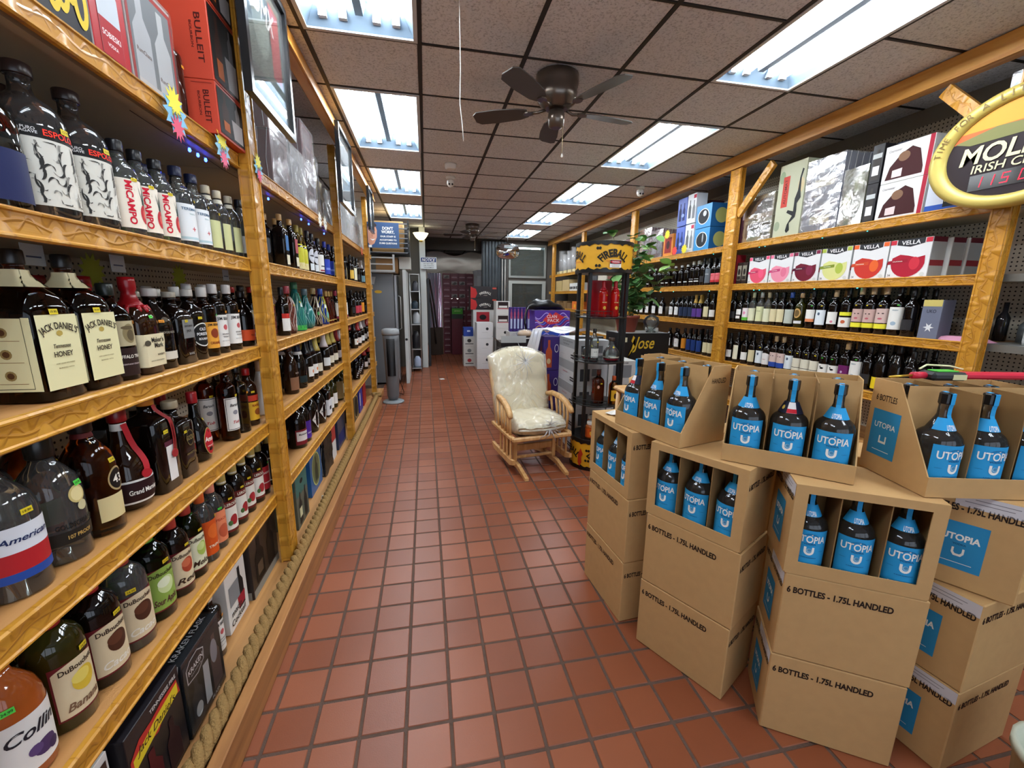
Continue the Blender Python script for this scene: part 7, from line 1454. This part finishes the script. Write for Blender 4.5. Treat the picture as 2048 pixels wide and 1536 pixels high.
for s_, z, w_, h_ in (("DON'T", .09, .14, .036), ('WORRY,', .04, .17, .036), ('OUR STAFF IS', -.015, .2, .02), ('ACCUSTOMED TO', -.06, .22, .02), ('DUMB QUESTIONS', -.105, .23, .02)): b.text(s_, h_, WHITE, lambda u, v: (u+.06, -.002, v+z), w_, .03)
b.obj('plate', t); B().box(-.2, -.12, .007, .03, -.02, .02, HONEYZ).obj('hanger', t)

# ------------------------------------------------------------------ rear wall, window, door, corrugated screen
DW = pm('#57504a', .7); GF = pm('#8f918c', .45)
def rw_(x0, x1, z0, z1, nm='wall_back'): structure(B().box(x0, x1, 10.5, 10.6, z0, z1, DW).obj(nm))
rw_(1.96, 2.04, 0, CEIL); rw_(3.0, 3.62, 0, CEIL); rw_(2.04, 3.0, 2.8, CEIL); rw_(2.04, 3.0, 1.93, 2.0)
wn = structure(B().obj('window_1')) if False else None
b = B()
for a in ((2.04, 3.0, 2.0, 2.05), (2.04, 3.0, 2.75, 2.8), (2.04, 2.09, 2.05, 2.75), (2.95, 3.0, 2.05, 2.75)): b.box(a[0], a[1], 10.46, 10.53, a[2], a[3], GF)
wn = structure(b.obj('window_1')); B().box(2.09, 2.95, 10.49, 10.495, 2.05, 2.75, sheet('#d0dad8', opac=.03, bump=0., gl=.03, name='pane')).obj('pane', wn)
for k in range(18): B().box(2.1, 2.94, 10.55, 10.57, 2.07+.037*k, 2.074+.037*k, pm('#c8c6b8', .5)).obj('blind_slat', wn)
b = B()
for a in ((2.04, 3.0, 1.86, 1.93), (2.04, 2.13, 0, 1.86), (2.91, 3.0, 0, 1.86), (2.13, 2.91, 0, .2)): b.box(a[0], a[1], 10.45, 10.52, a[2], a[3], pm('#a9aba5', .45))
dr_ = structure(b.obj('door_1')); B().box(2.13, 2.91, 10.48, 10.485, .2, 1.86, sheet('#c0c8c6', opac=.03, bump=0., gl=.03, name='pane')).obj('door_glass', dr_)
for k in range(30): B().box(2.14, 2.9, 10.54, 10.56, .7+.038*k, .704+.038*k, pm('#c8c6b8', .5)).obj('blind_slat', dr_)
structure(B().box(1.96, 3.62, 12.4, 12.5, 0, CEIL, pm('#4c443a', .8)).obj('wall_back'))
structure(B().box(1.96, 2.0, 10.6, 14.2, 0, CEIL, pm('#4c443a', .8)).obj('wall_right'))
t = thing('added_strip_light', 'added tube light in the room behind the window, brightening the blinds', 'lamp', (2.6, 11.6, CEIL-.03)); B().tube([(-.55, 0, -.03), (.55, 0, -.03)], .018, TUBE, 8).obj('fluorescent_tube', t); B().box(-.6, .6, -.04, .04, -.01, .029, FRW).obj('housing', t)  # tube added to lighten the blinds of window and door
t = thing('corrugated_screen', 'dark corrugated metal sheet fixed beside the window', 'screen', (0, 0, 0)); b = B(); V = []; n = 56
for k in range(n+1):
    x = 1.36+.62*k/n; y = 10.42+.018*math.cos(k*PI/3.5); V += [(x, y, 1.2), (x, y, 2.84)]
b.add(V, [(2*k, 2*k+2, 2*k+3, 2*k+1) for k in range(n)], pm('#5a6064', .45, .6, var=.35, vscale=6.), True); b.obj('sheet', t); B().box(1.36, 1.98, 10.44, 10.48, 2.6, 2.65, DMETAL).obj('batten', t); B().box(1.36, 1.38, 10.4, 10.5, 0, 2.85, DMETAL).obj('post', t)
for k, x in enumerate((1.86, 1.93)): B().tube([(x, 10.36, 0), (x, 10.36, 2.75)], .018, pm('#a09a94', .4, .3), 8).obj('pipe', t)
mr = thing('convex_mirror', 'round-cornered convex mirror hung below the ceiling at the back', 'mirror', (1.73, 9.0, 2.47)); b = B(); V = []; F = []; n = 24
for j in range(6):
    s_ = 1-j/6
    for k in range(n): a = 2*PI*k/n; V.append((.25*s_*abs(math.cos(a))**.7*(1 if math.cos(a) > 0 else -1), -.07*(1-s_*s_), .155*s_*abs(math.sin(a))**.7*(1 if math.sin(a) > 0 else -1)))
V.append((0, -.07, 0))
for j in range(5):
    for k in range(n): k2 = (k+1) % n; F.append((j*n+k, j*n+k2, (j+1)*n+k2, (j+1)*n+k))
F += [(5*n+k, 5*n+(k+1) % n, 6*n) for k in range(n)]
b.add(V, F, pm('#d8dadc', .04, 1.), True); b.obj('mirror_face', mr); b = B(); b.tube([(V[k % n][0], .003, V[k % n][2]) for k in range(n+1)], .008, BLACK, 6, cap=False); b.obj('rim', mr)
B().box(-.09, .13, -.085, -.08, .075, .12, pm('#d0dce0', .5)).obj('sticker', mr); B().tube([(0, .02, .1), (0, .1, .43)], .01, BLACK, 6).obj('bracket', mr)
# plastic strip curtain, shovels, dim back room
t = thing('plastic_curtain', 'bunched clear and white plastic sheeting hung in the rear doorway', 'curtain', (0, 0, 0)); b = B(); V = []; n = 60
for k in range(n+1):
    x = .08+.36*k/n; y = 12.0+.03*math.sin(k*1.1)+.02*math.sin(k*.37)
    for z in (.35, 1.0, 1.6, 2.15): V.append((x+.02*math.sin(z*5+k*.3), y+.02*math.sin(z*3), z))
b.add(V, [(4*k+j, 4*k+4+j, 4*k+5+j, 4*k+j+1) for k in range(n) for j in range(3)], pm('#c3c8da', .4, bump=.4, bscale=10.), True); b.obj('sheet', t)
t = thing('film_canopy', 'grey plastic film stapled under the rear ceiling', 'plastic sheet', (0, 0, 0)); b = B(); V = []; nn = 20
for i in range(nn+1):
    for j in range(nn+1): u, v = i/nn, j/nn; V.append((.05+1.85*u, 10.7+3.3*v, 2.55+.05*math.sin(u*13)*math.cos(v*9)-.25*v))
b.add(V, [(i*(nn+1)+j, (i+1)*(nn+1)+j, (i+1)*(nn+1)+j+1, i*(nn+1)+j+1) for i in range(nn) for j in range(nn)], pm('#8d8b84', .35, bump=.6, bscale=6.), True); b.obj('film', t)
structure(B().box(-.12, .02, 9.2, 14.2, 0, CEIL, pm('#4a4640', .8)).obj('wall_left'))
for k in range(2):
    t = thing('snow_shovel', ('brown-bladed shovel leaning by the red boxes', 'second long-handled shovel leaning behind the first')[k], 'shovel', (.24+.07*k, 11.1+.12*k, 0)); B().box(-.14+.02*k, .12, -.01, .02, .0, .72, pm('#3c2c22', .7), ch=.01).obj('blade', t); B().tube([(0, -.02, .3), (-.1, .06, 1.3), (-.2, .1, 1.95)], .025, pm('#2c221c', .7), 8).obj('handle', t)
t = thing('black_cabinet', 'black cabinet edge standing behind the white pillar', 'cabinet', (.055, 9.4, 0)); B().box(-.02, .03, -.1, .5, 0, 1.9, pm('#202226', .4)).obj('body', t)
structure(B().box(-1.35, -.12, 9.3, 9.4, 0, CEIL, pm('#5d5850', .8)).obj('wall_back'))
structure(B().box(-.12, 1.96, 10.55, 10.6, 2.62, CEIL, pm('#45403a', .8)).obj('trim_2'))
tag(B().box(-.04, .04, -.05, .05, 0, .0006, WHITE).obj('paper_scrap', None, (.26, 7.75, .001), (0, 0, .4)), 'small scrap of paper on the aisle floor near the cooler', 'paper')

# ------------------------------------------------------------------ ceiling fans, cameras, pull cord
def fan(words, x, y, a0, s=1., R_=.56):
    t = thing('ceiling_fan', words, 'ceiling fan', (x, y, CEIL), a0); BR = pm('#6d645c', .28, .75)
    b = B(); b.lathe([(.11, 0), (.135, -.01), (.135, -.06), (.125, -.1), (.13, -.11), (.12, -.16), (.085, -.19), (.07, -.2)][::-1], 28, BR); b.obj('motor_housing', t)
    b = B(); b.lathe([(.03, -.31), (.048, -.3), (.055, -.25), (.05, -.21)], 20, BR); b.obj('switch_housing', t)
    for k in range(5):
        a = 2*PI*k/5; m_ = Matrix.Rotation(a, 4, 'Z')
        b = B(); b.tube([(.07, 0, -.195), (.12, .01, -.21), (.17, 0, -.205)], .01, BR, 6); b.prism(ell(.185, 0, .035, .028, 12), -.212, -.204, BR, 'z'); ba = b.obj('blade_arm', t, None, (0, 0, a))
        b = B(); V = []; F = []; q = [(.19, -.035), (.25, -.055), (.4, -.066), (R_-.03, -.062), (R_, -.035), (R_, .035), (R_-.03, .062), (.4, .066), (.25, .055), (.19, .035)]
        tl = .2; V = [(u, v*math.cos(tl), -.2+v*math.sin(tl)+dz) for dz in (0, -.006) for u, v in q]; n = len(q)
        F = [tuple(range(n)), tuple(range(n, 2*n))[::-1]]+[(i, i+n, (i+1) % n+n, (i+1) % n) for i in range(n)]; b.add(V, F, pm('#4a443f', .45)); b.obj('blade', ba)
    b = B(); b.tube([(.035, -.03, -.3), (.035, -.03, -.47)], .0018, pm('#c8b48a', .4, .5), 5); b.lathe([(.002, -.49), (.009, -.482), (.003, -.465)], 8, WHITE, .035, -.03); b.obj('pull_chain', t); return t
fan('brown five-blade ceiling fan nearest the camera with pull chain', .86, 2.86, .15); fan('far ceiling fan with pale light fitting', .93, 8.5, .5)
for k, (x, y, w_) in enumerate(((.33, 5.35, 'white dome camera hanging in the middle of the ceiling'), (2.70, 5.2, 'white dome camera by the right shelving rail'))):
    t = thing('security_camera', w_, 'camera', (x, y, CEIL)); B().lathe([(.045, -.03), (.055, -.02), (.055, 0)], 18, WHITE).obj('mount', t); b = B(); b.lathe([(.0, -.115), (.03, -.105), (.045, -.075), (.042, -.04), (.03, -.03)], 18, WHITE); b.obj('ball', t)
    b = B(); 
    for dx in (-.018, .018): b.lathe([(.001, 0), (.011, 0.001), (.011, .006)], 10, BLACK, dx, 0)
    b.obj('lens', t, (0, -.036, -.085), (PI*.62, 0, 0))
t = thing('smoke_detector', 'white round smoke detector near the middle camera', 'detector', (.3, 4.85, CEIL)); B().lathe([(.04, -.055), (.055, -.045), (.065, -.015), (.065, 0)], 20, WHITE).obj('body', t)
tag(B().tube([(.197, 2.3, CEIL), (.199, 2.3, 2.6), (.194, 2.3, 2.45), (.205, 2.3, 2.35), (.21, 2.3, 2.28)], .0022, WHITE, 6).obj('pull_cord'), 'thin white cord hanging from the ceiling near the camera', 'cord')

# ------------------------------------------------------------------ make sure labels differ
from collections import defaultdict
by = defaultdict(list)
for o in bpy.data.objects:
    if o.parent is None and 'label' in o: by[o['label']].append(o)
for k, v in by.items():
    if len(v) > 1:
        for i, o in enumerate(v): o['label'] = (ORD[i]+' '+k)
